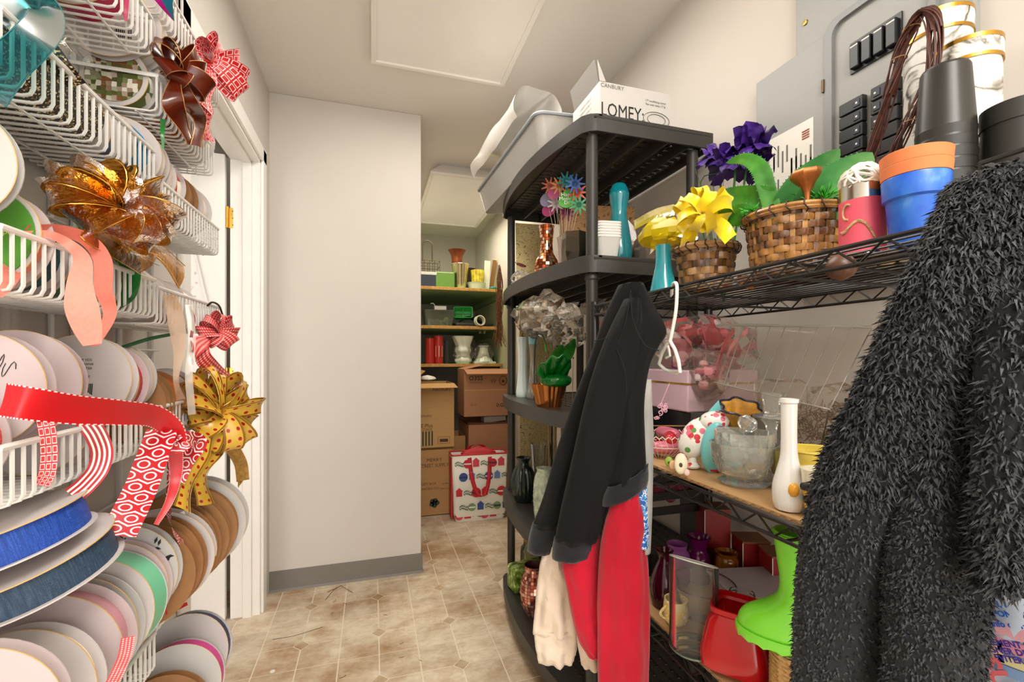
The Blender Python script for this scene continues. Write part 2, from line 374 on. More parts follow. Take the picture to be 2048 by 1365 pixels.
# ================================================================== black wire rack
WIRE = M('black_coated_wire', '#1d1a17', .35, .3)
WX0, WX1, WY0, WY1 = .60, 1.0, -.12, 1.175
WZ = (1.292, .892, .545, .12)
wr = thing('wire_rack', 'black wire shelving rack along the right wall holding baskets and glassware', 'rack', ((WX0 + WX1) / 2, (WY0 + WY1) / 2, 0)); WO = Vector(wr.location)
def wsh():
    rails, deck, truss = MB(), MB(), MB(); x0, x1, y0, y1 = WX0 - WO.x, WX1 - WO.x, WY0 - WO.y, WY1 - WO.y; d = .026
    for z, r in ((0, .0032), (-d, .0032)):
        rails.tube([(x0, y0, z), (x1, y0, z), (x1, y1, z), (x0, y1, z)], r, 8, True)
    def zig(a, c, n):
        a, c = Vector(a), Vector(c); truss.tube([a.lerp(c, i / n) - Vector((0, 0, d if i % 2 else 0)) for i in range(n + 1)], .0022, 5)
    for x in (x0, x1): zig((x, y0, 0), (x, y1, 0), 40)
    for y in (y0, y1): zig((x0, y, 0), (x1, y, 0), 12)
    for i in range(1, 15): deck.tube([(x0 + (x1 - x0) * i / 15, y0, .001), (x0 + (x1 - x0) * i / 15, y1, .001)], .0018, 5)
    for y in (y0 + .3, y0 + .65, y0 + .98): deck.tube([(x0, y, -.006), (x1, y, -.006)], .0028, 6); deck.tube([(x0, y + .01, -d), (x1, y + .01, -d)], .0028, 6)
    return rails.mesh('shelf_frame', WIRE), deck.mesh('deck_wires', WIRE), truss.mesh('truss', WIRE)
a, c, d = wsh()
for z in WZ:
    o = link('shelf_frame', a, wr, (0, 0, z)); link('deck_wires', c, o); link('truss', d, o)
for x in (WX0 + .005, WX1 - .005):
    for y in (WY0, WY1 - .005):
        b = MB(); b.lathe([(.0125, 0), (.0125, 1.30), (.010, 1.305), (0, 1.306)], 14, (x - WO.x, y - WO.y, 0)); b.build('post', WIRE, wr)
# ================================================================== things on the upper wire shelf
def one(mb, name, label, cat, mats, loc=(0, 0, 0), rot=(0, 0, 0), group=None, **k):
    return tag(mb.build(name, mats, None, loc, rot, **k), label, cat, group)
def shell(prof, t, floor=True):
    """closed vessel profile: outside up, inside down"""
    return prof + [(max(.0005, r - t), z) for r, z in reversed(prof) if z > prof[0][1] + t] + ([(0.0, prof[0][1] + t)] if floor else [])
def smooth_prof(pts, n=24):
    q = spline([Vector((r, z, 0)) for r, z in pts], n); return [(max(.0005, v.x), v.y) for v in q]
SZ = WZ[0] + .004
TEAL = M('teal_glaze', '#0f8c98', .12, coat=.6, var=.18, vs=12)
one(MB().lathe(shell(smooth_prof([(.030, 0), (.026, .02), (.0185, .055), (.0165, .085), (.017, .104)], 16), .003), 28), 'bud_vase', 'small teal glass vase next to the little basket on the wire shelf', 'vase', TEAL, Vector((.632, .888, SZ)))
# woven baskets
def weavemat(name, cols, rough=.3):
    n = NT(name); v = n.coords(scale=(1, 1, 1)); f = n.noise(v, 26, 3, .6); oi = n.add('ObjectInfo').outputs['Random']
    g = n.math('ADD', n.math('MULTIPLY', f, .75), n.math('MULTIPLY', oi, .3))
    c = n.ramp(g, [(.28, cols[0]), (.5, cols[1]), (.72, cols[2])])
    b = n.bsdf(c, rough, bump=n.noise(v, 300, 2), bs=.25, bd=.001); b.inputs['Coat Weight'].default_value = .35; MATS[name] = n.m; return n.m
WV1 = weavemat('dark_basket_splint', ('#2c1a0e', '#6e4420', '#b5813f')); WV2 = weavemat('light_basket_splint', ('#5c3b1c', '#a5723a', '#d9a764')); WV3 = weavemat('small_basket_splint', ('#4a2f1c', '#8a6238', '#b98f5c'))
LASH = M('dark_lashing', '#3a2413', .6)
def basket(label, loc, r0, r1, h, N, rows, oval=1.0, mats=(WV1, WV2), rz=0):
    o = thing('woven_basket', label, 'basket', loc, (0, 0, rz))
    def rad(z): return r0 + (r1 - r0) * (z / h) ** .8
    for i in range(rows):
        z0, z1 = h * (i + .04) / rows, h * (i + .96) / rows; b = MB(); n = N * 6; ph = 0 if i % 2 else math.pi
        vs = []
        for z, bulge in ((z0, .0), ((z0 + z1) / 2, .0012), (z1, .0)):
            for j in range(n):
                a = 2 * math.pi * j / n; r = rad(z) + bulge + .0028 * math.cos(a * N / 2 + ph); vs.append((r * math.cos(a), r * oval * math.sin(a), z))
        b.add(vs, [(k * n + j, k * n + (j + 1) % n, (k + 1) * n + (j + 1) % n, (k + 1) * n + j) for k in range(2) for j in range(n)])
        b.build('weave_band', mats[0], o, smooth=60)
    st = MB(); wd = math.pi * r1 / N * .8
    zs = [h * i / 10 for i in range(11)]
    st.strip([(rad(z), 0, z) for z in zs], Vector((0, 1, 0)), wd, 2); sm = st.mesh('stake', mats[1])
    for j in range(N):
        a = 2 * math.pi * j / N; q = link('stake', sm, o)
        if oval != 1:
            q2 = MB(); q2.strip([(rad(z) * math.cos(a), rad(z) * oval * math.sin(a), z) for z in zs], Vector((-math.sin(a), math.cos(a) * oval, 0)), wd, 2); q.data = q2.mesh('stake', mats[1])
        else: q.rotation_euler = (0, 0, a)
    b = MB()
    for dr, dz in ((.003, 0), (.005, .006), (-.001, .008)):
        b.tube([((r1 + dr) * math.cos(2 * math.pi * j / 48), (r1 + dr) * oval * math.sin(2 * math.pi * j / 48), h - .003 + dz) for j in range(48)], .0042, 6, True)
    b.build('rim', mats[1], o)
    b = MB(); nl = 22
    for j in range(nl):
        a = 2 * math.pi * j / nl; c = Vector((r1 * math.cos(a), r1 * oval * math.sin(a), h)); e = Vector((math.cos(a), math.sin(a), 0))
        b.tube([c + e * (.0105 * math.cos(t)) + Vector((0, 0, .011 * math.sin(t))) + Vector((-e.y, e.x, 0)) * (t * .0012) for t in [2 * math.pi * i / 8 for i in range(8)]], .0014, 5, True)
    b.build('lashing', LASH, o)['kind'] = 'stuff'
    b = MB(); b.lathe([(0, .003), (r0 * .96, .003), (r0 * .96, 0), (0, 0)], 32, closed=True); q = b.build('base', mats[0], o); q.scale = (1, oval, 1)
    return o
BB = Vector((.775, .672, SZ)); basket('large dark and honey woven splint basket full of aloe leaves', BB, .074, .089, .115, 28, 9, .94)
SB = Vector((.722, .858, SZ)); sb = basket('small brown woven basket with a thin hoop handle and yellow bow', SB, .050, .063, .092, 20, 6, 1.0, (WV3, WV3))
b = MB(); b.tube([SB.x * 0 + 0 and 0 or (0, 0, 0)] if False else [(.0, -.063 * math.cos(t), .088 + .105 * math.sin(t)) for t in [math.pi * i / 20 for i in range(21)]], .0022, 6)
h = b.build('hoop_handle', M('hoop_cane', '#a9824a', .4), sb); h.rotation_euler = (0, 0, R_(18))
# aloe leaves
ALOE = None
def leafmat(name, a, b_, c):
    n = NT(name); v = n.coords(); f = n.noise(v, 14, 3); col = n.ramp(f, [(.3, a), (.5, b_), (.7, c)])
    n.bsdf(col, .32, bump=n.noise(v, 90, 2), bs=.1); MATS[name] = n.m; return n.m
AL1 = leafmat('aloe_green', '#245f1a', '#3f8a2a', '#6aa63a'); AL2 = leafmat('aloe_blue_green', '#35773a', '#4c9450', '#74b068')
def fleshy_leaf(label, pts, width, thick, mat, side, name='aloe_leaf', spikes=True, n=22, full=0):
    P = spline(pts, n); b = MB(); vs = []; fs = []; m = 10
    base = P[0].copy()
    for i, p in enumerate(P):
        t = i / (n - 1); w = width * (math.sin(math.pi * min(1, .18 + .82 * t)) ** .6) * (1 - .25 * t) if t < .999 else .001
        tg = (P[min(n - 1, i + 1)] - P[max(0, i - 1)]).normalized(); d = tg.cross((p - Vector((0, 0, CAMH))).normalized()).normalized(); nn = tg.cross(d); w = width * (1 - .2 * t) if full else w
        for k in range(m):
            a = 2 * math.pi * k / m; q = math.cos(a); vs.append(p - base + d * (q * w / 2) + nn * (math.sin(a) * thick * (w / width) * .5 + (q * q - .5) * w * .22))
    for i in range(n - 1): fs += [(i * m + k, i * m + (k + 1) % m, (i + 1) * m + (k + 1) % m, (i + 1) * m + k) for k in range(m)]
    fs += [tuple(range(m - 1, -1, -1)), tuple(range((n - 1) * m, n * m))]; b.add(vs, fs)
    o = tag(b.build(name, mat, None, base, smooth=60), label, 'leaf', 'artificial aloe leaves in the large basket')
    if spikes:
        s = MB()
        for i in range(2, n - 2):
            for k in (0, m // 2):
                c = Vector(vs[i * m + k]); out = (c - Vector(vs[i * m + (k + m // 2) % m])).normalized()
                s.lathe([(.0013, 0), (0, .003)], 5, c, out.to_track_quat('Z', 'Y').to_matrix())
        s.build('leaf_spines', mat, o)
    return o
def B(px, py, X): return onX(px, py, X)
fleshy_leaf('curled aloe leaf arching over the front left of the large basket', [BB + Vector((-.02, .02, .085)), B(1532, 372, .74), B(1518, 335, .73), B(1488, 318, .72), B(1452, 326, .71)], .036, .012, AL1, None)
fleshy_leaf('broad cut aloe leaf standing upright in the large basket', [B(1540, 408, .75), B(1510, 402, .735), B(1480, 400, .725), B(1453, 402, .72)], .062, .014, AL1, None, full=1)
fleshy_leaf('aloe leaf drooping over the rim towards the small basket', [BB + Vector((-.06, .03, .115)), B(1490, 430, .70), B(1450, 436, .69), B(1412, 438, .685)], .046, .012, AL1, None)
fleshy_leaf('tall blue green aloe leaf leaning right behind the lotus pod', [B(1570, 425, .77), B(1600, 385, .775), B(1638, 342, .785), B(1680, 298, .79)], .075, .016, AL2, None)
fleshy_leaf('widest blue green aloe leaf reaching to the twig ball', [B(1615, 428, .755), B(1660, 390, .76), B(1700, 350, .77), B(1745, 305, .78)], .098, .016, AL2, None)
fleshy_leaf('short aloe leaf tip in the middle of the large basket', [B(1545, 425, .77), B(1568, 405, .77), B(1592, 388, .77)], .03, .01, AL2, None)
# green sprigs in the basket
GR = M('bright_plastic_green', '#3fae2a', .4)
def sprig(label, c, n, r, seed, up=1.0):
    g = random.Random(seed); b = MB()
    for i in range(n):
        d = Vector((g.uniform(-1, 1), g.uniform(-1, 1), g.uniform(.1, 1) * up)).normalized(); p = d * (r * g.uniform(.2, .9)); e = d.orthogonal().normalized()
        b.add([p, p + d * .005 + e * .004, p + d * .012, p + d * .005 - e * .004], [(0, 1, 2, 3)])
        b.tube([(0, 0, 0), p], .0006, 4)
    return one(b, 'green_sprig', label, 'sprig', GR, c, solid=.0006)
sprig('curly bright green plastic sprig at the right end of the large basket', BB + Vector((-.02, -.068, .125)), 60, .026, 3)
sprig('small green fern tip lying on the left of the large basket rim', BB + Vector((-.075, .03, .128)), 40, .02, 4, .3)
# copper lotus pod
COP = M('copper_paint', '#b06a34', .38, .55, var=.3, vs=30)
lp = thing('lotus_pod', 'gilded copper lotus seed pod standing up from the large basket', 'dried pod', B(1615, 408, .735))
MB().lathe(shell(smooth_prof([(.004, 0), (.005, .018), (.011, .03), (.022, .042), (.027, .050), (.0255, .056)], 18), .003), 26, amp=lambda k, a, r, z: r * (1 + .05 * math.sin(9 * a) * min(1, z / .05))).build('pod_cup', COP, lp)
MB().lathe([(0, .050), (.0225, .050), (.0225, .047), (0, .047)], 20).build('pod_face', M('pod_seeds', '#4b2a14', .7, var=.5, vs=120), lp)
MB().tube([(0, 0, 0), (.001, 0, -.03)], .0035, 6).build('stem', COP, lp)
# yellow bow, cellophane and leaves over the small basket
YEL = M('yellow_satin', '#f2d713', .3, var=.1, vs=20, sheen=.3); YTR = glass('yellow_cellophane', '#fff05a', .9, .08, 1.3, .5, '#e6d21a', .6, 60)
def bow_thing(label, c, face, loops, width, mats, tails=(), name='ribbon_bow', knot=True, seed=1, cup=.05, cat='bow', wav=.0, edge=None, group=None):
    """loops: (angle deg in the facing plane, length, height out of plane); face = outward normal"""
    g = random.Random(seed); o = thing(name, label, cat, c, group=group); f = Vector(face).normalized(); up = Vector((0, 0, 1)); e1 = up.cross(f).normalized(); e2 = f.cross(e1)
    for ang, L, out in loops:
        a = R_(ang); d = e1 * math.cos(a) + e2 * math.sin(a); sd = (f * .45 + (e2 * math.cos(a) - e1 * math.sin(a)) * .8).normalized()
        pts = []
        for i in range(19):
            t = 2 * math.pi * i / 18; rr = (1 - math.cos(t)) / 2
            pts.append(d * (L * rr) + f * (out * .35 + out * .5 * math.sin(t) * (1.0)) + sd * (wav * math.sin(t * 2 + ang)))
        b = MB(); b.strip(pts, lambda t, s=sd, D=d, ff=f: s + ff * (.25 * math.sin(2 * math.pi * t)), lambda t: width * (.35 + .65 * math.sin(math.pi * t) ** .5), 4, cup=cup)
        q = b.build('loop', mats[0], o, smooth=80)
        if edge:
            for sg in (-1, 1):
                w2 = MB(); w2.tube([p + (sd + f * (.25 * math.sin(2 * math.pi * i / 18))).normalized() * (sg * .5 * width * (.35 + .65 * math.sin(math.pi * i / 18) ** .5)) for i, p in enumerate(pts)], .0007, 4); w2.build('wired_edge', edge, q)
    for pts in tails:
        P = spline([Vector(p) - Vector(c) for p in pts], 16); b = MB(); tgd = (P[-1] - P[0]).normalized(); sd = tgd.cross(f).normalized()
        b.strip(P, lambda t, s=sd, ff=f: s + ff * (.5 * math.sin(5 * t + width * 99)), lambda t: width * (.4 + .6 * min(1, t * 3)), 4, cup=cup); q = b.build('tail', mats[-1], o, smooth=80)
        if edge:
            for k in (-1, 1):
                w2 = MB(); w2.tube([p + (sd + f * (.5 * math.sin(5 * i / 15 + width * 99))).normalized() * (k * .5 * width * (.4 + .6 * min(1, i / 5))) for i, p in enumerate(P)], .0007, 4); w2.build('wired_edge', edge, q)
    if knot: MB().lathe([(0, -.5), (.5, -.3), (.55, 0), (.5, .3), (0, .5)], 12, mat=Matrix.Scale(width * .45, 3)).build('knot', mats[0], o)
    return o
CAMV = Vector((-.62, -.62, -.1))
bow_thing('shiny yellow satin bow tied on the small basket', B(1408, 432, .66), CAMV, [(10, .055, .07), (38, .06, .03), (70, .045, .08), (95, .058, .03), (128, .05, .08), (150, .062, .03), (185, .05, .08), (214, .055, .03), (250, .035, .07), (300, .04, .06), (335, .05, .04)], .030, [YEL], [[B(1408, 432, .66), B(1440, 452, .66), B(1462, 478, .665)], [B(1405, 432, .66), B(1380, 470, .66), B(1372, 500, .662)]], cup=.1, wav=.006, seed=5)
def crumple(c, rad, n, seed, flat=(1, 1, 1), amp=.28):
    """crumpled closed film bag: noisy ball with sharp facets"""
    b = MB(); m = n
    def fn(u, v):
        a, e = 2 * math.pi * u, math.pi * (v - .5); d = Vector((math.cos(a) * math.cos(e), math.sin(a) * math.cos(e), math.sin(e)))
        k = 1 + amp * noise.noise(d * 2.6 + Vector((seed * 7.1, 0, 0))) + amp * .5 * noise.noise(d * 7 + Vector((0, seed * 3.3, 0)))
        return Vector((d.x * flat[0], d.y * flat[1], d.z * flat[2])) * (rad * k)
    return b.grid(fn, m, m // 2 + 2, True)
one(crumple((0, 0, 0), .056, 18, 4, (.9, 1.15, .7)), 'cellophane_wrap', 'yellow patterned cellophane wrap sticking out of the small basket to the left', 'wrap', YTR, B(1325, 468, .70), smooth=20)
b = MB()
for px, py, px2, py2, w in ((1268, 452, 1350, 420, .032), (1300, 500, 1385, 440, .03), (1285, 465, 1395, 470, .03)):
    P = spline([B(px, py, .70), B((px + px2) / 2, (py + py2) / 2 - 6, .69), B(px2, py2, .69)], 8); b.strip(P, Vector((.2, .3, 1)), w, 3, cup=.12)
one(b, 'cellophane_sheet', 'folded sheets of yellow printed cellophane left of the small basket', 'wrap', YTR, smooth=20)
# iris behind
PUR = leafmat('iris_purple', '#2b1350', '#3d1d75', '#5a34a0'); GLF = leafmat('blade_leaf_green', '#1d5c1a', '#2f7d27', '#4b9a38')
ir = thing('artificial_iris', 'deep purple artificial iris with blade leaves behind the baskets', 'flower', Vector((.9, 1.0, SZ)))
b = MB(); g = random.Random(8)
IRC = [onX(1440, 318, .9), onX(1500, 300, .9), onX(1472, 330, .88)]
for q, c in enumerate(IRC):
    for i in range(12):
        a = 2 * math.pi * i / 12 + q; e = g.uniform(-.2, 1.1); d = Vector((math.cos(a) * math.cos(e), math.sin(a) * math.cos(e), math.sin(e))); s = d.cross(Vector((0, 0, 1))).normalized() if abs(d.z) < .98 else Vector((1, 0, 0))
        L = g.uniform(.05, .072); lc = c - ir.location
        b.strip([lc + d * (L * t) + Vector((0, 0, -.03 * t * t * (1 if e < .5 else -.1))) + s * (.004 * math.sin(9 * t + i)) for t in [k / 11 for k in range(12)]], lambda t, s=s: s + Vector((0, 0, .3 * math.sin(14 * t))), lambda t: .052 * math.sin(math.pi * min(.97, .12 + .75 * t)) ** .7 , 3, cup=.2)
b.build('petals', PUR, ir, smooth=70)
b = MB()
for px, py, w in ((1425, 380, .016), (1395, 400, .016), (1448, 372, .012), (1385, 352, .014)):
    tip = onX(px, py - 30, .86); P = spline([Vector((.86, .96, SZ)), onX((px + 1440) / 2, py + 60, .86), tip], 10); b.strip([p - ir.location for p in P], Vector((.6, .7, 0)), lambda t, w=w: w * (1 - t) ** .5 + .001, 2, cup=.2)
b.build('blade_leaf', GLF, ir, smooth=60)
b = MB(); [b.tube([Vector((.9, 1.0, SZ)) - ir.location, c - ir.location], .003, 5) for c in IRC]; b.build('stem', GLF, ir)
b = MB(); P = spline([SB + Vector((.05, .05, .05)), onX(1400, 372, .80), onX(1440, 345, .80)], 10); b.strip([p - P[0] for p in P], Vector((.6, .7, .2)), lambda t: .02 * (1 - t * .8), 2, cup=.2)
one(b, 'blade_leaf', 'long curving green blade leaf rising behind the yellow bow', 'leaf', GLF, P[0], smooth=60)
# pink can with rope and white twig ball
PINK = M('coral_pink_paint', '#e0566a', .45, var=.06); STEEL = M('polished_steel', '#c9c6bf', .18, 1); ROPE = M('twisted_rope', '#b59a6a', .8, var=.4, vs=140)
PC = Vector((.70, .497, SZ)); pc = thing('painted_can', 'coral pink painted metal can with a rope squiggle on its side', 'can', PC)
MB().lathe([(.037, .004), (.037, .082)], 36).build('painted_band', PINK, pc)
MB().lathe(shell([(.0365, 0), (.0375, .001), (.0365, .004), (.0365, .102), (.0378, .104)], .001), 36).build('can_body', STEEL, pc)
def rope_pts(pts): return spline(pts, 40)
b = MB(); q = []
for t in [i / 30 for i in range(31)]:
    a = math.atan2(-.503, -.712) + .75 - 1.75 * t; z = .02 + .03 * t + .014 * math.sin(5.6 * t - .9)
    q.append(Vector((.0385 * math.cos(a), .0385 * math.sin(a), z)))
for s in (0, math.pi): b.tube([p + Vector((0, 0, .0011 * math.cos(i * 1.1 + s))) + p.normalized() * (.0008 * math.sin(i * 1.1 + s)) for i, p in enumerate(spline(q, 90))], .0013, 5)
q = []
for t in [i / 20 for i in range(21)]:
    a0 = math.atan2(-.503, -.712) - .62; q.append(Vector((.0385 * math.cos(a0 + .24 * math.cos(1.0 + 3.8 * t)), .0385 * math.sin(a0 + .24 * math.cos(1.0 + 3.8 * t)), .064 + .011 * math.sin(1.0 + 3.8 * t))))
b.tube(q, .0017, 6); b.build('rope', ROPE, pc); pc.scale = (.78, .78, 1)
TW = M('white_twig', '#ebe4d8', .6, var=.1, vs=60)
def twig_ball(label, c, r, n, seed, mat):
    g = random.Random(seed); b = MB()
    for i in range(n):
        ax = Vector((g.gauss(0, 1), g.gauss(0, 1), g.gauss(0, 1))).normalized(); e = ax.orthogonal().normalized(); f = ax.cross(e); off = g.uniform(-.55, .55) * r; rr = math.sqrt(r * r - off * off); a0 = g.uniform(0, 6.28)
        b.tube([ax * (off + .003 * math.sin(4 * a + i)) + (e * math.cos(a) + f * math.sin(a)) * rr for a in [a0 + 4.6 * k / 14 for k in range(15)]], g.uniform(.0016, .0026), 5)
    return one(b, 'twig_ball', label, 'decoration', mat, c)
twig_ball('white woven twig ball sitting in the coral pink can', PC + Vector((0, 0, .11)), .0275, 22, 4, TW)
# blue pot with terracotta pots nested in it
BLUE = NT('blue_translucent_paint'); v_ = BLUE.coords(); f_ = BLUE.noise(v_, 22, 4); BLUE.bsdf(BLUE.ramp(f_, [(.3, '#0f4fbf'), (.6, '#2f6fca'), (.75, '#6a9bd0')]), .3); BLUE = BLUE.m
TERR = M('terracotta', '#e07d48', .75, var=.06, vs=20)
BP = Vector((.70, .427, SZ))
one(MB().lathe(shell([(.037, 0), (.039, .002), (.0465, .066), (.0515, .069), (.0535, .098), (.0525, .100)], .004), 40), 'flower_pot', 'blue painted flower pot on the front of the wire shelf', 'plant pot', BLUE, BP).scale = (.69, .69, .91)
one(MB().lathe(shell([(.0365, .036), (.05, .1005), (.0535, .1005), (.0553, .1165), (.0545, .1175)], .003), 40), 'terracotta_pot', 'lower orange terracotta pot nested in the blue pot', 'plant pot', TERR, BP).scale = (.69, .69, .91)
one(MB().lathe(shell([(.038, .06), (.0505, .118), (.0545, .118), (.0562, .1345), (.0545, .1355)], .003), 40), 'terracotta_pot', 'topmost orange terracotta pot of the stack on the blue pot', 'plant pot', TERR, BP).scale = (.69, .69, .91)
ORD = ['second', 'third', 'fourth', 'fifth', 'sixth', 'seventh', 'eighth', 'ninth', 'tenth', 'lowest']
# upside-down stack of black pots
BPL = M('black_plastic_pot', '#26241f', .33, var=.15, vs=10)
CS = Vector((.80, .450, SZ))
for i in range(11):
    z = .0172 * i; last = i == 10
    prof = [(.0525 - .0003 * i, z), (.0534 - .0003 * i, z + .0138), (.0500, z + .0142), (.0495, z + .0165)] + ([(.0415, z + .106), (.039, z + .11), (0, z + .11)] if last else [(.0475, z + .04), (0, z + .04)])
    one(MB().lathe(prof, 34), 'plastic_pot', 'black plastic pot on top of the upside-down stack, its base showing' if last else ORD[9 - i] + ' black plastic pot from the top of the upside-down stack', 'plant pot', BPL, CS, group='stacked black pots', smooth=14).scale = (.68, .68, .96)
# marble paper boxes
def marble():
    n = NT('white_marble_paper'); v = n.coords(); wv = n.add('TexNoise'); n.link(v, wv.inputs['Vector']); wv.inputs['Scale'].default_value = 9; wv.inputs['Detail'].default_value = 5; wv.inputs['Distortion'].default_value = 1.2
    f = n.math('ABSOLUTE', n.math('SUBTRACT', wv.outputs['Fac'], .5)); g = n.noise(v, 14, 2)
    f = n.math('ADD', f, n.math('MULTIPLY', n.math('SUBTRACT', g, .5), .09))
    c = n.ramp(f, [(.0, '#3a352e'), (.012, '#8c8579'), (.04, '#dcd9d3')]); n.bsdf(c, .35); return n.m
MARB = marble(); GOLD = M('gold_foil', '#c99b3f', .22, 1, var=.2, vs=30)
def round_box(label, c, r, h, lid, body=MARB, trim=GOLD, cat='gift box'):
    o = thing('round_box', label, cat, c)
    MB().lathe([(r * .965, 0), (r * .965, h - lid * .4)], 44).build('body', body, o)
    l = MB().lathe([(r, h - lid), (r, h), (r - .002, h + .001), (0, h + .001)], 44).build('lid', body, o)
    if trim:
        b = MB()
        for z0, z1 in ((h - lid - .001, h - lid + .004), (h - .005, h + .0015)): b.lathe([(r + .0006, z0), (r + .0006, z1), (r - .004, z1 + .0004)], 44)
        b.build('gold_band', trim, l)
    return o
round_box('tall white marbled round box with gold bands at the back', Vector((.955, .549, SZ)), .0475, .442, .036)
round_box('white marbled round box with gold bands next to the black round box', Vector((.90, .479, SZ)), .042, .338, .032)
BBOX = M('black_paper_box', '#24231f', .45, var=.08)
round_box('matte black round box with a lid at the right end of the wire shelf', Vector((.852, .394, SZ)), .0396, .195, .026, BBOX, None)
# vine handle
VINE = M('vine_bark', '#4d2418', .55, var=.5, vs=90)
g = random.Random(2); b = MB()
core = [onX(1738, 322, .86), onX(1775, 200, .86), onX(1805, 100, .86), onX(1828, 50, .855), onX(1850, 22, .85), onX(1868, 50, .84), onX(1860, 150, .83), onX(1826, 235, .83), onX(1782, 322, .83)]
vo = core[0].copy(); C0 = spline(core, 46)
for k in range(34):
    ph, am = g.uniform(0, 6.28), g.uniform(.003, .0115); s0, s1 = g.choice([(0, 46), (0, 30), (12, 46), (6, 40)])
    b.tube([C0[i] - vo + Vector((am * math.cos(ph + i * .22), am * math.sin(ph + i * .22), g.uniform(-.0006, .0006))) for i in range(s0, s1)], g.uniform(.0009, .0017), 4)
vh = thing('vine_hoop', 'arched hoop of bundled reddish vine twigs leaning on the marbled boxes', 'decoration', vo); b.build('twigs', VINE, vh)
b = MB()
for i in (10, 16, 34, 40): b.tube([C0[i] - vo + Vector((.0105 * math.cos(a), .0105 * math.sin(a), 0)) for a in [6.283 * k / 10 for k in range(10)]], .0009, 4, True)
b.build('tie', M('tan_tie', '#a9784a', .6), vh)
# black wire letter tray at the end
b = MB(); x0, x1, y0, y1, z0, z1 = .635, .80, .10, .325, SZ + .004, SZ + .062
b.tube([(x0, y0, z1), (x1, y0, z1), (x1, y1, z1), (x0, y1, z1)], .0028, 7, True); b.tube([(x0, y0, z0), (x1, y0, z0), (x1, y1, z0), (x0, y1, z0)], .002, 6, True)
for i in range(6): y = y0 + (y1 - y0) * i / 5; b.tube([(x0, y, z1), (x0, y, z0), (x1, y, z0), (x1, y, z1)], .0022, 6)
one(b, 'wire_tray', 'black wire tray standing at the right end of the wire shelf', 'tray', WIRE)
# leaves, pod and plate showing through the shelf
DRY = M('dried_leaf', '#9a5a2c', .6, var=.35, vs=40)
b = MB()
for k in range(5):
    c = Vector((.70 + .03 * (k % 3), .86 - .045 * k, SZ + .001)); d = Vector((math.cos(k * 1.3), math.sin(k * 1.3), .12)); s = Vector((-d.y, d.x, 0))
    one(MB().strip([d * (.05 * (t - .5)) + Vector((0, 0, .006 * math.sin(6 * t + k))) for t in [i / 8 for i in range(9)]], s, lambda t: .026 * math.sin(math.pi * min(.98, max(.02, t))), 3, cup=.15), 'dried_leaf', ('first', 'second', 'third', 'fourth', 'fifth')[k] + ' dried brown leaf from the small basket along the wire shelf', 'leaf', DRY, c, group='dried leaves under the baskets')
one(MB().lathe(smooth_prof([(.002, 0), (.016, .008), (.02, .022), (.012, .036), (.002, .04)], 14), 20), 'seed_pod', 'round dark brown seed pod hanging through the wires by the pink can', 'dried pod', M('dark_pod', '#5a3826', .4, var=.3, vs=40), onX(1682, 562, .66))
one(MB().lathe([(.0, .0), (.032, 0), (.04, .006), (.0395, .0075), (.032, .0018), (0, .0018)], 36), 'plate', 'shallow silver plate under the blue pot', 'plate', STEEL, Vector((.81, .53, SZ - .003)))
# ================================================================== breaker panel on the right wall
GREY = M('grey_enamel', '#989995', .45, var=.04, vs=3, bump=.05, bsc=200); GREYD = M('grey_enamel_edge', '#7f8180', .4)
BRK = M('breaker_black', '#17171a', .35); WLB = M('white_label', '#e8e4da', .6, var=.05); INK = M('black_ink', '#1c1b1a', .7); INKG = M('grey_ink', '#6f6a62', .7); BLUEL = M('breaker_blue', '#1a2238', .4)
ep = thing('electrical_panel', 'grey electrical breaker panel with its door swung open on the right wall', 'breaker panel', (XR, .73, 1.3))
def loc_(x, y, z): return (x - XR, y - .73, z - 1.3)
def bx(x0, x1, y0, y1, z0, z1, name, mat, par=ep, bev=.002, ox=None):
    a, c = loc_(x0, y0, z0), loc_(x1, y1, z1); return MB().box(a[0], c[0], a[1], c[1], a[2], c[2]).build(name, mat, par, smooth=0, bevel=bev)
bx(XR - .02, XR, .548, .912, 1.30, 2.12, 'panel_cover', GREY)
# raised frame round the door opening with rounded corners
def rrect(y0, y1, z0, z1, r, n=6):
    P = []
    for cy, cz, a0 in ((y1 - r, z1 - r, 0), (y0 + r, z1 - r, 90), (y0 + r, z0 + r, 180), (y1 - r, z0 + r, 270)):
        P += [(cy + r * math.cos(R_(a0 + 90 * i / n)), cz + r * math.sin(R_(a0 + 90 * i / n))) for i in range(n + 1)]
    return P
O, I_ = rrect(.600, .826, 1.33, 1.945, .03), rrect(.612, .808, 1.345, 1.93, .026); n = len(O); b = MB()
vs = [loc_(XR - .0205, y, z) for y, z in O] + [loc_(XR - .031, y, z) for y, z in O] + [loc_(XR - .031, y, z) for y, z in I_] + [loc_(XR - .0205, y, z) for y, z in I_]
b.add(vs, [(k * n + i, k * n + (i + 1) % n, (k + 1) * n + (i + 1) % n, (k + 1) * n + i) for k in range(3) for i in range(n)]); b.build('door_frame', GREYD, ep, smooth=40)
bx(XR - .022, XR - .0202, .612, .808, 1.345, 1.93, 'dead_front', GREY, bev=0)
bx(XR - .034, XR - .022, .665, .712, 1.925, 1.94, 'latch', GREYD)
door = bx(XR - .026, XR - .0215, .826, 1.034, 1.335, 1.925, 'panel_door', GREY)
for z in (1.48, 1.80): MB().box(-.034, -.0255, .826 - .73, .832 - .73, z - 1.3 - .015, z - 1.3 + .015).build('door_hinge', M('dark_hinge', '#5a4630', .4, .6), door, smooth=0)
lb = bx(XR - .0275, XR - .0262, .858, .988, 1.46, 1.742, 'wiring_label', WLB, door, bev=0)
fx = XR - .0285; b = MB(); g = random.Random(6)
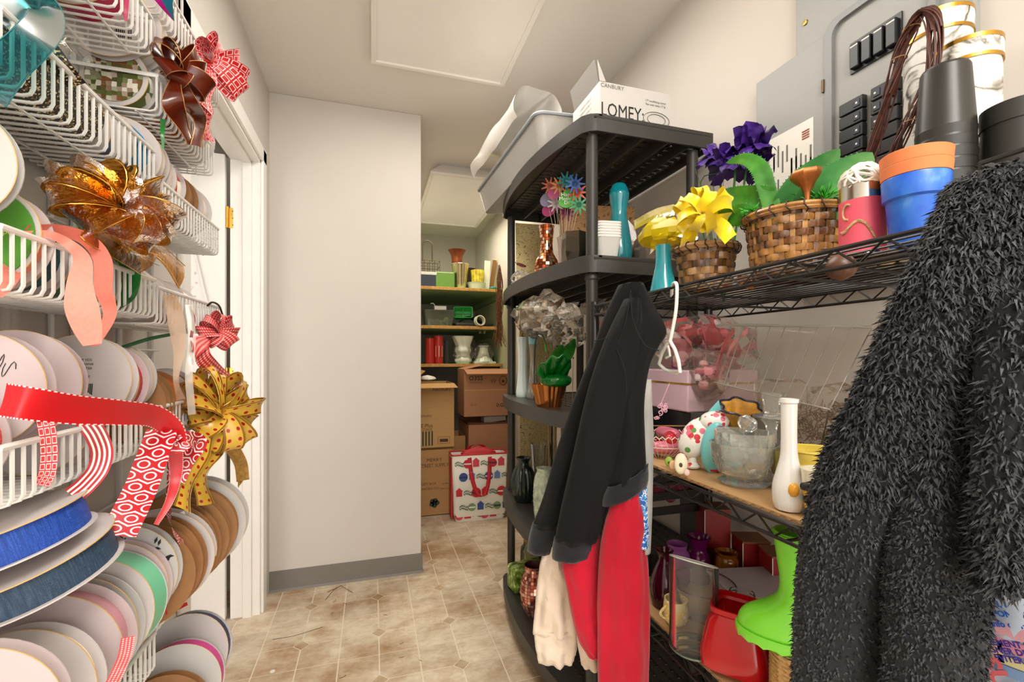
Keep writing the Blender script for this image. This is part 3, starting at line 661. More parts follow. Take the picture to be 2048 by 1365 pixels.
for k in range(9):
    y = .862 + k * .0135
    for j in range(g.randint(1, 3)):
        z0 = g.uniform(1.48, 1.67); a = loc_(fx, y, z0); b.box(a[0], a[0] + .0008, a[1], a[1] + .004, a[2], a[2] + g.uniform(.02, .06))
b.build('label_print', INKG, lb, smooth=0)
b = MB()
for k in range(4): a = loc_(fx, .868, 1.715 - k * .006); b.box(a[0], a[0] + .0008, a[1], a[1] + .02, a[2], a[2] + .003)
b.build('label_lines', M('red_ink', '#9c4a3c', .7), lb, smooth=0)
text('4', .02, INK, door, loc_(XR - .0285, .93, 1.60), Matrix(((0, 0, -1), (-1, 0, 0), (0, 1, 0))), 'lettering')
text('NEC', .028, INK, door, loc_(XR - .0285, 1.010, 1.655), Matrix(((0, 0, -1), (-1, 0, 0), (0, 1, 0))), 'lettering', .8, .001)
text('CALL', .016, INK, door, loc_(XR - .0285, 1.010, 1.625), Matrix(((0, 0, -1), (-1, 0, 0), (0, 1, 0))), 'lettering', .8, .001)
bx(XR - .026, XR - .0215, .662, .768, 1.792, 1.862, 'breaker_recess', BRK, bev=0)
for k in range(4):
    q = bx(XR - .036, XR - .026, .667 + k * .0252, .687 + k * .0252, 1.798, 1.852, 'main_breaker', BRK)
    a = loc_(XR - .0365, .669 + k * .0252, 1.845); MB().box(a[0], a[0] + .001, a[1], a[1] + .016, a[2], a[2] + .003).build('breaker_label', WLB, q, smooth=0)
for c, (y0, y1) in enumerate(((.732, .786), (.662, .716))):
    for k in range(9):
        z = 1.70 - k * .0305
        q = bx(XR - .037, XR - .022, y0, y1, z, z + .028, 'breaker', BRK)
        a = loc_(XR - .0385, (y0 + .006) if c == 0 else (y1 - .02), z + .006); MB().box(a[0], a[0] + .002, a[1], a[1] + .014, a[2], a[2] + .016).build('breaker_switch', BLUEL if k < 4 else M('breaker_brown', '#4a3a22', .4), q, smooth=0, bevel=.001)
        a = loc_(XR - .0388, (y0 + .011) if c == 0 else (y1 - .012), z + .012); MB().box(a[0], a[0] + .0006, a[1], a[1] + .004, a[2], a[2] + .004).build('breaker_mark', WLB if k < 4 else M('yellow_mark', '#d6c21f', .5), q, smooth=0)
MB().lathe([(.007, 0), (.006, .003), (0, .0035)], 14, loc_(XR - .02, .885, 1.995), Matrix.Rotation(R_(-90), 3, 'Y')).build('cover_screw', M('brass_screw', '#8d7540', .35, 1), ep)
# ================================================================== things on the black plastic shelves
Z1, Z2, Z3, Z4, Z5 = PSZ
# --- top: white carton, clear tub, plastic film
CARD_W = M('white_carton', '#cbc7c0', .65, var=.04, vs=5); CARD_IN = M('grey_carton_inside', '#8f8a84', .8)
wb = thing('carton', 'white cardboard carton with raised flaps and black lettering on the top shelf', 'box', (.767, 1.31, Z1 + .002))
hx, hy, hz = .122, .095, .108
b = MB(); b.box(-hx, hx, -hy, hy, 0, hz); b.build('carton_body', CARD_W, wb, smooth=0, bevel=.002)
b = MB(); b.obox((-hx - .004, 0, hz + .03), (.003, 2 * hy - .02, .075), (0, R_(-14), 0)); b.build('end_flap', CARD_IN, wb, smooth=0)
b = MB(); b.add([(-hx, -hy, hz), (-hx - .012, -hy - .008, hz + .055), (-hx + .02, -hy, hz)], [(0, 1, 2)]); b.build('side_flap', CARD_W, wb, smooth=0, solid=.002)
fr = Matrix(((1, 0, 0), (0, 0, -1), (0, 1, 0)))
text('LOMEY:', .058, INK, wb, (-.045, -hy - .001, .024), fr, sx=.75); text('CANBURY', .017, INKG, wb, (-.08, -hy - .001, .096), fr); text('17" oscillating tower', .009, INK, wb, (.07, -hy - .001, .075), fr); text('Fan with lamp 17 lp', .009, INK, wb, (.07, -hy - .001, .064), fr)
b = MB()
for r in (.032, .046): b.tube([(.072 + r * math.cos(a), -hy - .0015, .02 + r * .5 * math.sin(a)) for a in [6.283 * i / 36 for i in range(36)]], .0007, 4, True)
b.build('oval_logo', INK, wb)
sd = Matrix(((0, 0, -1), (-1, 0, 0), (0, 1, 0)))
for k in range(4): text('CANBURY HOME 17', .009, INKG, wb, (-hx - .001, .0, .085 - k * .016), sd)
TUB = glass('cloudy_tub_plastic', '#eceae6', .6, .25, 1.3, .38, '#e6e3de'); TUBR = M('grey_tub_rim', '#9aa0a4', .4)
tb = thing('storage_tub', 'long cloudy plastic storage tub lying on the top shelf over the edge', 'storage tub', (.64, 1.83, Z1 + .004), (0, R_(-4), R_(2)))
def rr(hx, hy, r, n=5):
    P = []
    for cx, cy, a0 in ((hx - r, hy - r, 0), (-hx + r, hy - r, 90), (-hx + r, -hy + r, 180), (hx - r, -hy + r, 270)): P += [(cx + r * math.cos(R_(a0 + 90 * i / n)), cy + r * math.sin(R_(a0 + 90 * i / n))) for i in range(n + 1)]
    return P
def tubmesh(levels, r=.03):
    b = MB(); rings = [rr(a, c, r) for a, c, z in levels]; n = len(rings[0])
    vs = [(x, y, levels[k][2]) for k, R in enumerate(rings) for x, y in R]
    fs = [(k * n + i, k * n + (i + 1) % n, (k + 1) * n + (i + 1) % n, (k + 1) * n + i) for k in range(len(levels) - 1) for i in range(n)] + [tuple(range(n - 1, -1, -1))]
    return b.add(vs, fs)
tubmesh([(.10, .36, 0), (.115, .385, .10), (.118, .39, .115)]).build('tub_body', TUB, tb, solid=.002)
b = MB(); b.tube([(x, y, .117) for x, y in rr(.121, .393, .032)], .006, 6, True); b.build('tub_rim', TUBR, tb)
tubmesh([(.05, .03, .0), (.05, .03, .05)], .012).build('tub_handle', TUB, tb, (0, .425, .07), solid=.002)
FILM = glass('white_film', '#f8f6f2', .7, .2, 1.3, .6, '#f4f0ea', .15, 20)
def film(u, v):
    a = -.6 + 5.0 * u; r = .10 - .03 * u + .012 * noise.noise(Vector((u * 4, v * 3, 1))); p = Vector((.0, -.30 + .60 * v, .0))
    return p + Vector((-.03 * v - r * math.cos(a) * 1.05, .02 * math.sin(5 * u), r * math.sin(a) * .9 + .02 * noise.noise(Vector((u * 5, v * 4, 4)))))
b = MB(); b.grid(film, 34, 22); one(b, 'plastic_film', 'curled sheet of milky white plastic lying on the storage tub', 'plastic sheet', FILM, (.585, 1.86, Z1 + .205), smooth=70)
# --- second shelf
def at2(px, py=None, X=None, Y=None):
    """stand on shelf two below a sight line at given X"""
    p = onX(px, 500, X) if X else onY(px, 500, Y); p.z = Z2 - .003; return p
MOS = None
def mosaic(name, cols, sc, rough=.12, metal=.6):
    n = NT(name); v = n.coords(); vo = n.add('TexVoronoi'); n.link(v, vo.inputs['Vector']); vo.inputs['Scale'].default_value = sc; vo.inputs['Randomness'].default_value = .25
    f = n.add('SeparateColor'); n.link(vo.outputs['Color'], f.inputs[0]); c = n.ramp(f.outputs[0], [(i / (len(cols) - 1), q) for i, q in enumerate(cols)])
    n.bsdf(c, rough, metal, bump=vo.outputs['Distance'], bs=.5, bd=.002); MATS[name] = n.m; return n.m
def tiled_vase(label, loc, prof, rows, cols, mats, name='mosaic_vase', rot=(0, 0, 0), cat='vase'):
    """vase whose wall is laid with small mirror tiles, each a piece of its own within one part"""
    o = thing(name, label, cat, loc, rot); MB().lathe(shell([(r - .0012, z) for r, z in prof], .002), 26).build('vase_body', mats[0], o)
    H = prof[-1][1]; b = MB(); g = random.Random(len(label))
    def rad(z):
        for (r0, z0), (r1, z1) in zip(prof, prof[1:]):
            if z0 <= z <= z1: return r0 + (r1 - r0) * (z - z0) / max(1e-6, z1 - z0)
        return prof[-1][0]
    for i in range(rows):
        z0, z1 = H * (i + .06) / rows, H * (i + .94) / rows
        for j in range(cols):
            a0, a1 = 2 * math.pi * (j + .06) / cols, 2 * math.pi * (j + .94) / cols; e = g.uniform(-.0006, .0006)
            b.add([(rad(z) * math.cos(a) * (1 + e * 20 * s), rad(z) * math.sin(a) * (1 + e * 20 * s), z) for z, s in ((z0, 1), (z1, -1)) for a in (a0, a1)], [(0, 1, 3, 2)], 1 + g.randrange(len(mats) - 1))
    t = b.build('mirror_tiles', mats, o, smooth=0, solid=.001); t['kind'] = 'stuff'; return o
CU = [M('copper_grout', '#3a1d10', .6)] + [M('copper_mirror_%d' % i, c, .15, .85) for i, c in enumerate(('#c76a34', '#8d3d1c', '#e8b98a', '#b05020', '#f0d8bc'))]
tiled_vase('copper mirror mosaic vase shaped like a bottle on the second plastic shelf', onX(1093, 555, .66) * 1, [(.028, 0), (.044, .02), (.052, .05), (.044, .085), (.027, .115), (.0235, .15), (.027, .19), (.031, .225)], 18, 22, CU).location.z = Z2 - .003
CLEAR = glass('clear_glass', '#fafbf9', .95, .02, 1.45, .03, '#eef2ee'); AMB = glass('smoky_amber_glass', '#a08a55', .95, .03, 1.55, .25, '#5a4a28')
p = at2(1128, X=.66); fv = thing('fluted_vase', 'clear fluted glass vase holding greeting picks on the second plastic shelf', 'vase', p)
MB().lathe(shell([(.022, 0), (.0225, .004), (.018, .06), (.021, .115), (.025, .135)], .002), 40, amp=lambda k, a, r, z: r * (1 + .05 * math.cos(14 * a))).build('vase_body', glass('pinkish_clear', '#f5e6dc', .95, .03, 1.5, .22, '#eadbd0'), fv)
# greeting picks: coloured words and bursts on sticks, each a pick
PCOL = ['#f08a72', '#2f8f8f', '#e8551f', '#59b548', '#b9b6d8', '#d85a9a', '#2a5aa8', '#ee7fb0', '#8e2a6a', '#f0a05a', '#38a06a', '#f2f0ee']
PN = ['coral', 'teal', 'orange', 'lime green', 'lilac', 'rose pink', 'royal blue', 'candy pink', 'plum', 'peach', 'sea green', 'white']
spots = [(1100, 372), (1132, 362), (1156, 385), (1136, 398), (1094, 400), (1098, 420), (1150, 368), (1110, 385), (1134, 424), (1118, 372), (1158, 410), (1112, 408)]
g = random.Random(14)
for i, (px, py) in enumerate(spots):
    c = onX(px, py, .655 + .012 * (i % 3)); m = M('pick_' + PN[i].replace(' ', '_'), PCOL[i], .4); o = thing('greeting_pick', PN[i] + ' plastic greeting pick in the fluted vase', 'floral pick', c, group='greeting picks')
    b = MB(); rr_ = .029 if i != 3 else .034
    if i in (3, 4, 5, 7): b.lathe([(0, 0), (rr_, 0), (rr_, .002), (0, .002)], 18, mat=Euler((R_(80), 0, R_(-45))).to_matrix())
    else:
        for k in range(9):
            a = k * .698; d = _S * math.cos(a) + Vector((0, 0, math.sin(a))); b.strip([d * .002, d * rr_ * .6, d * rr_ * 1.2], d.cross(_F), lambda t: .012 * (1 - .7 * t), 1)
    b.build('pick_head', m, o, solid=.0012, smooth=0)
    v = (p + Vector((g.uniform(-.008, .008), g.uniform(-.008, .008), .02))) - c; MB().tube([(0, 0, 0), v], .0008, 4).build('stick', M('pick_stick', '#e3cdb0', .6), o)
    if i == 3:
        f2 = Matrix((_S, Vector((0, 0, 1)), -_F)).transposed(); text('Happy', .02, M('white_print', '#f4f2ee', .5), o, Vector((0, 0, .012)) - _F * .008, f2); text("Mother's", .018, MATS['white_print'], o, Vector((0, 0, -.002)) - _F * .008, f2); text('Day', .018, MATS['white_print'], o, Vector((0, 0, -.016)) - _F * .008, f2)
b = MB(); hexp = [(.034, 0), (.05, .05), (.047, .085), (.05, .10)]
b.lathe(shell(hexp, .003), 6); one(b, 'hexagon_vase', 'smoky amber six sided glass vase behind the shelf post', 'vase', AMB, at2(1150, X=.675), (0, 0, .4), smooth=0, bevel=.002).scale = (.95, .95, 1.35)
tv = thing('pin_vase', 'tall teal glazed vase shaped like a bowling pin on the second plastic shelf', 'vase', at2(1238, X=.80)); tv.scale = (1.15, 1.15, 1.06); MB().lathe(shell(smooth_prof([(.026, 0), (.036, .03), (.038, .07), (.03, .13), (.0225, .18), (.028, .225), (.029, .245), (.022, .268), (.016, .275)], 34), .003), 30).build('vase_body', TEAL, tv)
WPL = M('white_plastic_pot', '#e8e5df', .4)
q = at2(1212, X=.70)
for k in range(6):
    tubmesh([(.0225, .0225, .0), (.0295, .0295, .062), (.031, .031, .064), (.031, .031, .068)], .009).build('square_pot', WPL, None, q + Vector((0, 0, .0085 * k)), (0, 0, R_(-8)), solid=.0015).scale = (1.22, 1.22, 1.15)
    o = bpy.context.scene.collection.objects[-1] if False else [x for x in COL.objects if x.name.startswith('square_pot')][-1]
    tag(o, 'lowest square white plastic pot of the nested stack' if k == 0 else ('topmost square white plastic pot of the nested stack' if k == 5 else ('second', 'third', 'fourth', 'fifth')[k - 1] + ' square white plastic pot from the bottom of the nested stack'), 'plant pot', 'nested white pots')
# swirl printed boards and clear boxes
def swirlmat(name, base, line, sc=26):
    n = NT(name); v = n.coords(); no = n.add('TexNoise'); n.link(v, no.inputs['Vector']); no.inputs['Scale'].default_value = sc; no.inputs['Detail'].default_value = 1; no.inputs['Distortion'].default_value = 2.6
    f = n.math('ABSOLUTE', n.math('SUBTRACT', n.math('FRACT', n.math('MULTIPLY', no.outputs['Fac'], 4)), .5))
    c = n.ramp(f, [(.0, line), (.035, line), (.07, base)]); n.bsdf(c, .5); MATS[name] = n.m; return n.m
SWC = swirlmat('cream_swirl_print', '#e2cd92', '#7a5f2c', 22); SWB = swirlmat('brown_swirl_print', '#cf9a60', '#7a4a20', 16)
one(MB().box(-.09, .09, -.004, .004, 0, .345), 'gift_board', 'cream gift board with brown swirls at the far end of the second shelf', 'gift board', SWC, (.74, 2.03, Z2 - .002), (R_(-6), 0, R_(-4)), smooth=0)
one(MB().box(-.145, .145, -.04, .04, 0, .305), 'swirl_box', 'brown swirl printed paper box behind the teal pin vase', 'gift box', SWB, (.868, 1.66, Z2 - .002), (0, 0, R_(-10)), smooth=0, bevel=.003)
CBX = glass('clear_box_film', '#e9dfd3', .9, .04, 1.45, .18, '#c8b6a6', .15, 18)
for i, (x, y, a, s, lab) in enumerate(((.875, 1.45, -25, .21, 'clear film gift bag leaning against the swirl box'), (.90, 1.29, 12, .13, 'small clear film box at the near end of the second shelf'))):
    o = thing('clear_bag', lab, 'gift bag', (x, y, Z2 - .002), (0, R_(-8 if i == 0 else 0), R_(a)))
    tubmesh([(.05, .06, 0), (.052, .062, s * .7), (.012, .06, s)], .006).build('film_body', CBX, o, smooth=20)
    b = MB(); b.box(-.042, .042, -.05, .05, .004, s * .55); b.build('bag_filling', M('mauve_fill' if i else 'tan_fill', '#b79a8c' if i else '#a98a6c', .8, var=.2, vs=30), o, smooth=0, bevel=.01)
# wrapped packet with a red tool at the far left of shelf two
WRAP = glass('crinkled_film', '#fdfbf8', 1.0, .05, 1.22, .06, '#f6f0e6', .8, 55)
o = thing('wrapped_packet', 'white packet in crinkled clear film at the far left of the second shelf', 'packet', onX(1042, 580, .63) * 1); o.location.z = Z2 - .002
MB().box(-.03, .035, -.06, .06, 0, .042).build('packet_body', M('packet_white', '#e4e2e6', .5), o, smooth=0, bevel=.008); crumple((0, 0, 0), .05, 16, 9, (.9, 1.3, .7), .35).build('film_wrap', WRAP, o, (0, 0, .05), smooth=15)
o = thing('snips', 'dark red handled metal snips lying on the wrapped packet', 'tool', onX(1035, 528, .61)); b = MB(); b.tube([(0, 0, 0), (.01, -.03, -.012), (.018, -.055, -.02)], [.006, .008, .004], 8); b.build('handle', M('maroon_plastic', '#5c1512', .35), o); b = MB(); b.tube([(0, 0, 0), (-.006, .02, .012)], [.003, .0015], 6); b.tube([(0, .004, 0), (.004, .03, .006)], [.003, .0015], 6); b.build('blades', STEEL, o)
# cellophane bundle hanging from shelf two
BAGF = glass('bag_film', '#fdfbf8', 1.0, .05, 1.2, .06, '#f6f0e6', .8, 45)
def film_bag(label, c, flat, rad, seed, fill_cols, n=16, fillr=.012, group=None, cat='packaged decor'):
    o = thing('film_bag', label, cat, c, group=group); crumple((0, 0, 0), rad, 20, seed, flat, .42).build('film', BAGF, o, smooth=12); g = random.Random(seed)
    for i in range(n):
        d = Vector((g.uniform(-.6, .6) * flat[0], g.uniform(-.6, .6) * flat[1], g.uniform(-.6, .5) * flat[2])) * rad; col = fill_cols[i % len(fill_cols)]
        b = crumple((0, 0, 0), fillr * g.uniform(.7, 1.3), 8, seed + i, (1, 1, .8), .5); b.build('filling', M('fill_' + col[1:], col, .45), o, d, smooth=25)
    return o
film_bag('clear film bag of cream and tan dried bits hanging off the third shelf front', onX(1085, 632, .62), (.9, 1.9, .72), .105, 21, ['#cdb38a', '#e8dcc6', '#8d6a44', '#f1ebe0'], 18)
film_bag('clear film bag with silver bits behind the front post', onX(1130, 670, .70), (1.0, 1.2, .8), .07, 23, ['#b9bcc2', '#e4e4e6', '#7d5a3a'], 10)
film_bag('clear film bag of red tissue behind the black sweatshirt', onX(1205, 645, .80), (1.0, 1.3, .9), .09, 25, ['#b02630', '#d98a96', '#e9d6cf'], 14)
# --- third shelf
def at3(px, X): p = onX(px, 800, X); p.z = Z3 - .003; return p
MILK = M('pale_milk_glass', '#dbe9e4', .15, coat=.5, var=.05)
o = thing('milk_vase', 'slim pale aqua milk glass bud vase on the third plastic shelf', 'vase', at3(1045, .635)); o.scale = (1.15, 1.15, 1.48); MB().lathe(shell(smooth_prof([(.024, 0), (.026, .012), (.02, .05), (.0165, .10), (.018, .145), (.0215, .172), (.022, .18)], 24), .002), 32, amp=lambda k, a, r, z: r * (1 + .05 * math.cos(10 * a) * (z > .02))).build('vase_body', MILK, o)
o = thing('glass_vase', 'slim patterned clear glass vase with a teal neck beside the milk glass vase', 'vase', at3(1066, .645)); o.scale = (1.15, 1.15, 1.55); MB().lathe(shell(smooth_prof([(.021, 0), (.023, .01), (.015, .05), (.0105, .10), (.0115, .13), (.015, .15)], 20), .0015), 28, amp=lambda k, a, r, z: r * (1 + .07 * math.cos(9 * a + z * 90))).build('vase_body', glass('pattern_glass', '#e9ebe4', .95, .05, 1.5, .3, '#cfc9b8'), o); MB().lathe(shell([(.0155, .15), (.017, .172)], .001, False), 24).build('neck_band', M('teal_neck', '#8fc7cc', .3), o)
o = thing('copper_pot', 'ribbed shiny copper pot on the third plastic shelf', 'plant pot', at3(1098, .60)); o.scale = (1.2, 1.2, 1.1); MB().lathe(shell([(.034, 0), (.052, .072), (.0525, .075)], .002), 48, amp=lambda k, a, r, z: r * (1 + .035 * math.cos(22 * a))).build('pot_body', M('shiny_copper', '#c0783c', .22, .9, var=.2, vs=20), o)
GGL = glass('emerald_glass', '#1f9a3a', .9, .04, 1.5, .45, '#0f8a2a')
o = thing('glass_shell_dish', 'emerald green ribbed glass shell dish resting in the copper pot', 'dish', at3(1112, .60) + Vector((0, 0, .085))); o.scale = (1.35, 1.35, 1.35)
def shelld(u, v):
    a = math.pi * (u - .5) * 1.15; r = .02 + .07 * v; return Vector((-.01 + r * .5 * math.sin(a) , -.055 * (v - .35) * 2 * math.cos(a) * .8, .012 + .06 * v ** 1.4 * math.cos(a * .8) + .0045 * math.cos(22 * u * math.pi / 2)))
b = MB(); b.grid(shelld, 44, 14); b.build('dish_shell', GGL, o, solid=.003, smooth=80)
MB().lathe(smooth_prof([(.002, 0), (.03, .005), (.038, .02), (.03, .03), (.012, .034)], 16), 30, amp=lambda k, a, r, z: r * (1 + .05 * math.cos(16 * a))).build('dish_bowl', GGL, o, (0, 0, -.008))
b = MB(); b.tube(spline([at3(1068, .60) + Vector((0, 0, .01)), onX(1070, 690, .60), onX(1082, 668, .60), onX(1092, 690, .60)], 18), .0018, 5)
one(b, 'wire_hook', 'thin dark bent wire rising from the copper pot', 'wire', M('dark_wire', '#3a2c1c', .4, .6))
b = MB(); b.tube(spline([onX(1078, 668, .61), onX(1088, 676, .61), onX(1092, 705, .61)], 12), .0032, 6); one(b, 'leaf_stem', 'dark green curved plastic stem hooked over the vases on the third shelf', 'stem', GLF)
for i, (px, py, w, X) in enumerate(((1110, 712, .05, .66), (1135, 700, .045, .70))):
    P = [onX(px, py + 22, X), onX(px + 4, py, X), onX(px + 14, py - 22, X)]; b = MB(); b.strip([q - P[0] for q in spline(P, 8)], _S, lambda t, w=w: w * math.sin(math.pi * (.15 + .8 * t)), 3, cup=.15); one(b, 'plastic_leaf', ('darker' if i else 'brighter') + ' green plastic leaf above the emerald dish', 'leaf', GLF, P[0], smooth=60)
for i in range(5):
    x, y = .62 + .012 * i, 1.58 - .03 * i; o = thing('wire_pick', ('first', 'second', 'third', 'fourth', 'fifth')[i] + ' thin metal floral pick from the left behind the emerald dish', 'floral pick', (x, y, Z3 - .003), group='wire picks'); MB().tube([(0, 0, 0), (.002 * i, .01, .17)], .0011, 5).build('wire', STEEL, o); MB().lathe([(0, .17), (.004, .174), (0, .18)], 8, (.002 * i, .01, 0)).build('pick_tip', STEEL, o)
rl = thing('yardstick', 'pale yellow measuring stick standing behind the far post', 'ruler', (.66, 2.13, .56), (0, 0, 0)); MB().box(-.014, .014, -.003, .003, 0, .86).build('stick', M('pale_yellow_wood', '#dccf9c', .6), rl, smooth=0); b = MB(); [b.box(-.012, -.002 if i % 4 else .006, -.0036, -.003, .01 + i * .021, .012 + i * .021) for i in range(40)]; b.build('tick_marks', INKG, rl, smooth=0)
one(MB().box(-.11, .11, -.005, .005, 0, .40), 'gift_board', 'long cream swirl printed board standing behind the third shelf', 'gift board', SWC, (.80, 2.13, .985), (0, 0, R_(3)), smooth=0)
one(MB().box(-.10, .10, -.005, .005, 0, .36), 'gift_board', 'cream swirl printed board standing at the back of the fourth shelf', 'gift board', SWC, (.79, 2.13, .535), (0, 0, R_(3)), smooth=0)
# --- fourth shelf
def at4(px, X): p = onX(px, 980, X); p.z = Z4 - .003; return p
DKG = M('dark_green_glaze', '#16241d', .22, coat=.4)
o = thing('ribbed_vase', 'dark green black fluted pottery vase on the fourth plastic shelf', 'vase', at4(1047, .625)); o.scale = (1.0, 1.0, 1.3); MB().lathe(shell(smooth_prof([(.032, 0), (.047, .03), (.052, .065), (.044, .10), (.026, .125), (.024, .135), (.034, .148)], 30), .003), 60, amp=lambda k, a, r, z: r * (1 + (.045 * math.cos(18 * a + z * 12) if .005 < z < .12 else 0))).build('vase_body', DKG, o)
o = thing('carved_vase', 'white and green leaf textured vase beside the dark fluted vase', 'vase', at4(1088, .62)); o.scale = (1.0, 1.0, 1.3); MB().lathe(shell(smooth_prof([(.028, 0), (.036, .02), (.04, .08), (.036, .13), (.026, .15), (.03, .16)], 24), .003), 48, amp=lambda k, a, r, z: r * (1 + .06 * math.sin(12 * a + 160 * z) * math.sin(math.pi * min(1, z / .15)))).build('vase_body', M('celadon_texture', '#b9c4ac', .45, var=.4, vs=60), o)
o = thing('tumbler', 'clear ribbed glass tumbler behind the carved vase on the fourth shelf', 'glass', at4(1082, .72)); o.scale = (1.0, 1.0, 1.25); MB().lathe(shell([(.033, 0), (.034, .003), (.040, .11), (.047, .19), (.0475, .192)], .002), 36, amp=lambda k, a, r, z: r * (1 + .03 * math.cos(12 * a))).build('glass_body', CLEAR, o)
for i in range(8):
    x, y = .74 + .02 * i, 1.86 + .02 * (i % 3); h = .36 + .02 * (i % 4); one(MB().tube([(0, 0, 0), (.004 * math.sin(i), .003, h)], .004, 6), 'reed', ('tan', 'black', 'straw coloured')[i % 3] + ' straight reed, ' + ('first', 'second', 'third', 'fourth', 'fifth', 'sixth', 'seventh', 'eighth')[i] + ' from the left behind the tumbler', 'reed', M('dry_reed_' + str(i % 3), ('#b99b66', '#3d3a34', '#d9c391')[i % 3], .7), (x, y, Z4 - .003), group='reeds behind the tumbler')
# --- bottom shelf
def at5(px, py, X=None): p = onX(px, py, X); p.z = Z5 - .003; return p
o = thing('storage_jar', 'clear glass jar with a round bamboo lid on the bottom plastic shelf', 'jar', (.72, 2.03, Z5 - .003)); o.scale = (1.15, 1.15, 1.4); MB().lathe(shell(smooth_prof([(.04, 0), (.047, .01), (.047, .09), (.036, .11), (.034, .125)], 20), .002), 30).build('jar_glass', glass('olive_clear', '#dfe3cf', .95, .03, 1.5, .15, '#b9bf9c'), o)
MB().lathe(smooth_prof([(.033, .118), (.034, .13), (.043, .138), (.044, .150), (.036, .156), (.001, .157)], 16), 30).build('lid', M('bamboo', '#b98f52', .5, var=.2, vs=30), o)
pk = thing('moss_packet', 'green printed packet with a white barcode label on the bottom plastic shelf', 'packet', (.665, 1.945, Z5 - .003), (0, 0, R_(8))); pk.scale = (1.45, .7, 1.1); n = NT('green_leaf_print'); v_ = n.coords(); n.bsdf(n.ramp(n.noise(v_, 40, 4, .7), [(.36, '#2e4a16'), (.5, '#6f8f2c'), (.58, '#a9bd58'), (.66, '#e8ead0')]), .35); MB().box(-.055, .055, -.06, .06, 0, .10).build('packet_body', n.m, pk, smooth=0, bevel=.012)
MB().box(-.015, .02, -.0612, -.06, .062, .088).build('label', WLB, pk, smooth=0); b = MB(); [b.box(-.013 + i * .003, -.0115 + i * .003, -.0618, -.0612, .066, .082) for i in range(10)]; b.build('barcode', INK, pk, smooth=0)
PKM = [M('rose_grout', '#5a2a26', .6)] + [M('rose_mirror_%d' % i, c, .15, .8) for i, c in enumerate(('#d98f7c', '#a4503c', '#f0c4b4', '#c07060'))]
tiled_vase('rose gold mirror mosaic globe vase on the bottom plastic shelf', Vector((.625, 1.735, Z5 - .003)), [(.03, 0), (.05, .04), (.057, .09), (.05, .14), (.037, .17), (.034, .185), (.04, .20)], 16, 26, PKM)
o = thing('cobalt_vase', 'dark cobalt blue glass vase half hidden behind the cream cloth', 'vase', (.64, 1.585, Z5 - .003)); MB().lathe(shell(smooth_prof([(.03, 0), (.045, .03), (.04, .08), (.022, .12), (.03, .15)], 20), .003), 28).build('vase_body', glass('cobalt_glass', '#2a2a8a', .9, .03, 1.5, .5, '#1a1a5c'), o)
# ================================================================== alcove at the far end
AY = 3.75
WOOD = M('shelf_edge_wood', '#b98a45', .6, var=.3, vs=40, bump=.3, bsc=90); GRNP = M('pale_green_paint', '#9db483', .6, var=.06, vs=4); CREAMP = M('cream_cleat', '#d6d6ae', .6, var=.05)
AZ = (1.725, 1.405, 1.09)
AN = ('top', 'middle', 'lowest')
for k, z in enumerate(AZ):
    o = thing('wooden_shelf', AN[k] + ' wooden shelf in the far alcove with green painted underside', 'shelf', ((XA + XR) / 2, (AY + YB) / 2, z)); hx, hy = (XR - XA) / 2 - .001, (YB - AY) / 2
    MB().box(-hx, hx, -hy, hy - .001, -.022, 0).build('board', GRNP, o, smooth=0); MB().box(-hx, hx, -hy - .006, -hy, -.024, .002).build('front_edge', WOOD, o, smooth=0, bevel=.003)
    MB().box(hx - .025, hx - .001, -hy, hy - .002, -.075, -.022).build('cleat', GRNP, o, smooth=0); MB().box(-hx, -hx + .02, -hy, hy - .002, -.06, -.022).build('cleat', GRNP, o, smooth=0)
struct(MB().box(XR - .004, XR - .0005, AY - .25, YB, 0, AZ[0]).build('trim_green_panel', CREAMP, smooth=0))
def A(px, z, Y): p = onY(px, 600, Y); p.z = z + .001; return p
# top shelf
bx_ = thing('storage_box', 'dark navy lidded box at the left end of the top alcove shelf', 'box', A(852, AZ[0], 3.87)); MB().box(-.09, .075, -.08, .08, 0, .10).build('box_body', M('navy_box', '#232a3a', .5), bx_, smooth=0, bevel=.004); MB().box(-.094, .079, -.084, .084, .10, .125).build('lid', M('pale_lid', '#c9c9c0', .5), bx_, smooth=0, bevel=.004)
WRT = M('wrought_wire', '#4a3c22', .4, .6)
o = thing('wire_caddy', 'rusty wire bottle caddy with a loop handle on the navy box', 'caddy', A(856, AZ[0] + .126, 3.87)); b = MB()
for z in (0, .05, .1): b.tube([(x, y, z) for x, y in ((-.08, -.06), (.09, -.06), (.09, .06), (-.08, .06))], .003, 5, True)
for x in (-.08, -.037, .005, .047, .09): b.tube([(x, -.06, .1), (x, -.06, 0), (x, .06, 0), (x, .06, .1)], .0025, 5)
b.build('wire_cage', WRT, o); MB().tube([(-.005 + .04 * math.cos(a), 0, .1 + (.13 if 0 < i < 12 else 0) + .045 * math.sin(a)) for i, a in enumerate([math.pi * k / 12 for k in range(13)])], .0045, 6).build('handle', WRT, o)
GBL = glass('green_block_glass', '#a9cf7a', .9, .08, 1.5, .45, '#8fbf5a', .8, 30)
one(MB().box(-.085, .085, -.05, .05, 0, .135), 'glass_block', 'pale green textured glass block vase beside the silver bucket', 'vase', GBL, A(888, AZ[0], 3.84), smooth=0, bevel=.012)
SILV = M('champagne_silver', '#cfc39a', .22, .95, var=.15, vs=12)
o = thing('metal_bucket', 'tall tapered silver metal bucket on the top alcove shelf', 'bucket', A(920, AZ[0], 3.86)); MB().lathe(shell([(.05, 0), (.052, .004), (.074, .205), (.079, .212), (.078, .217)], .003), 36).build('bucket_body', SILV, o)
RUST = M('rust_copper', '#7b3d1c', .4, .6, var=.35, vs=25)
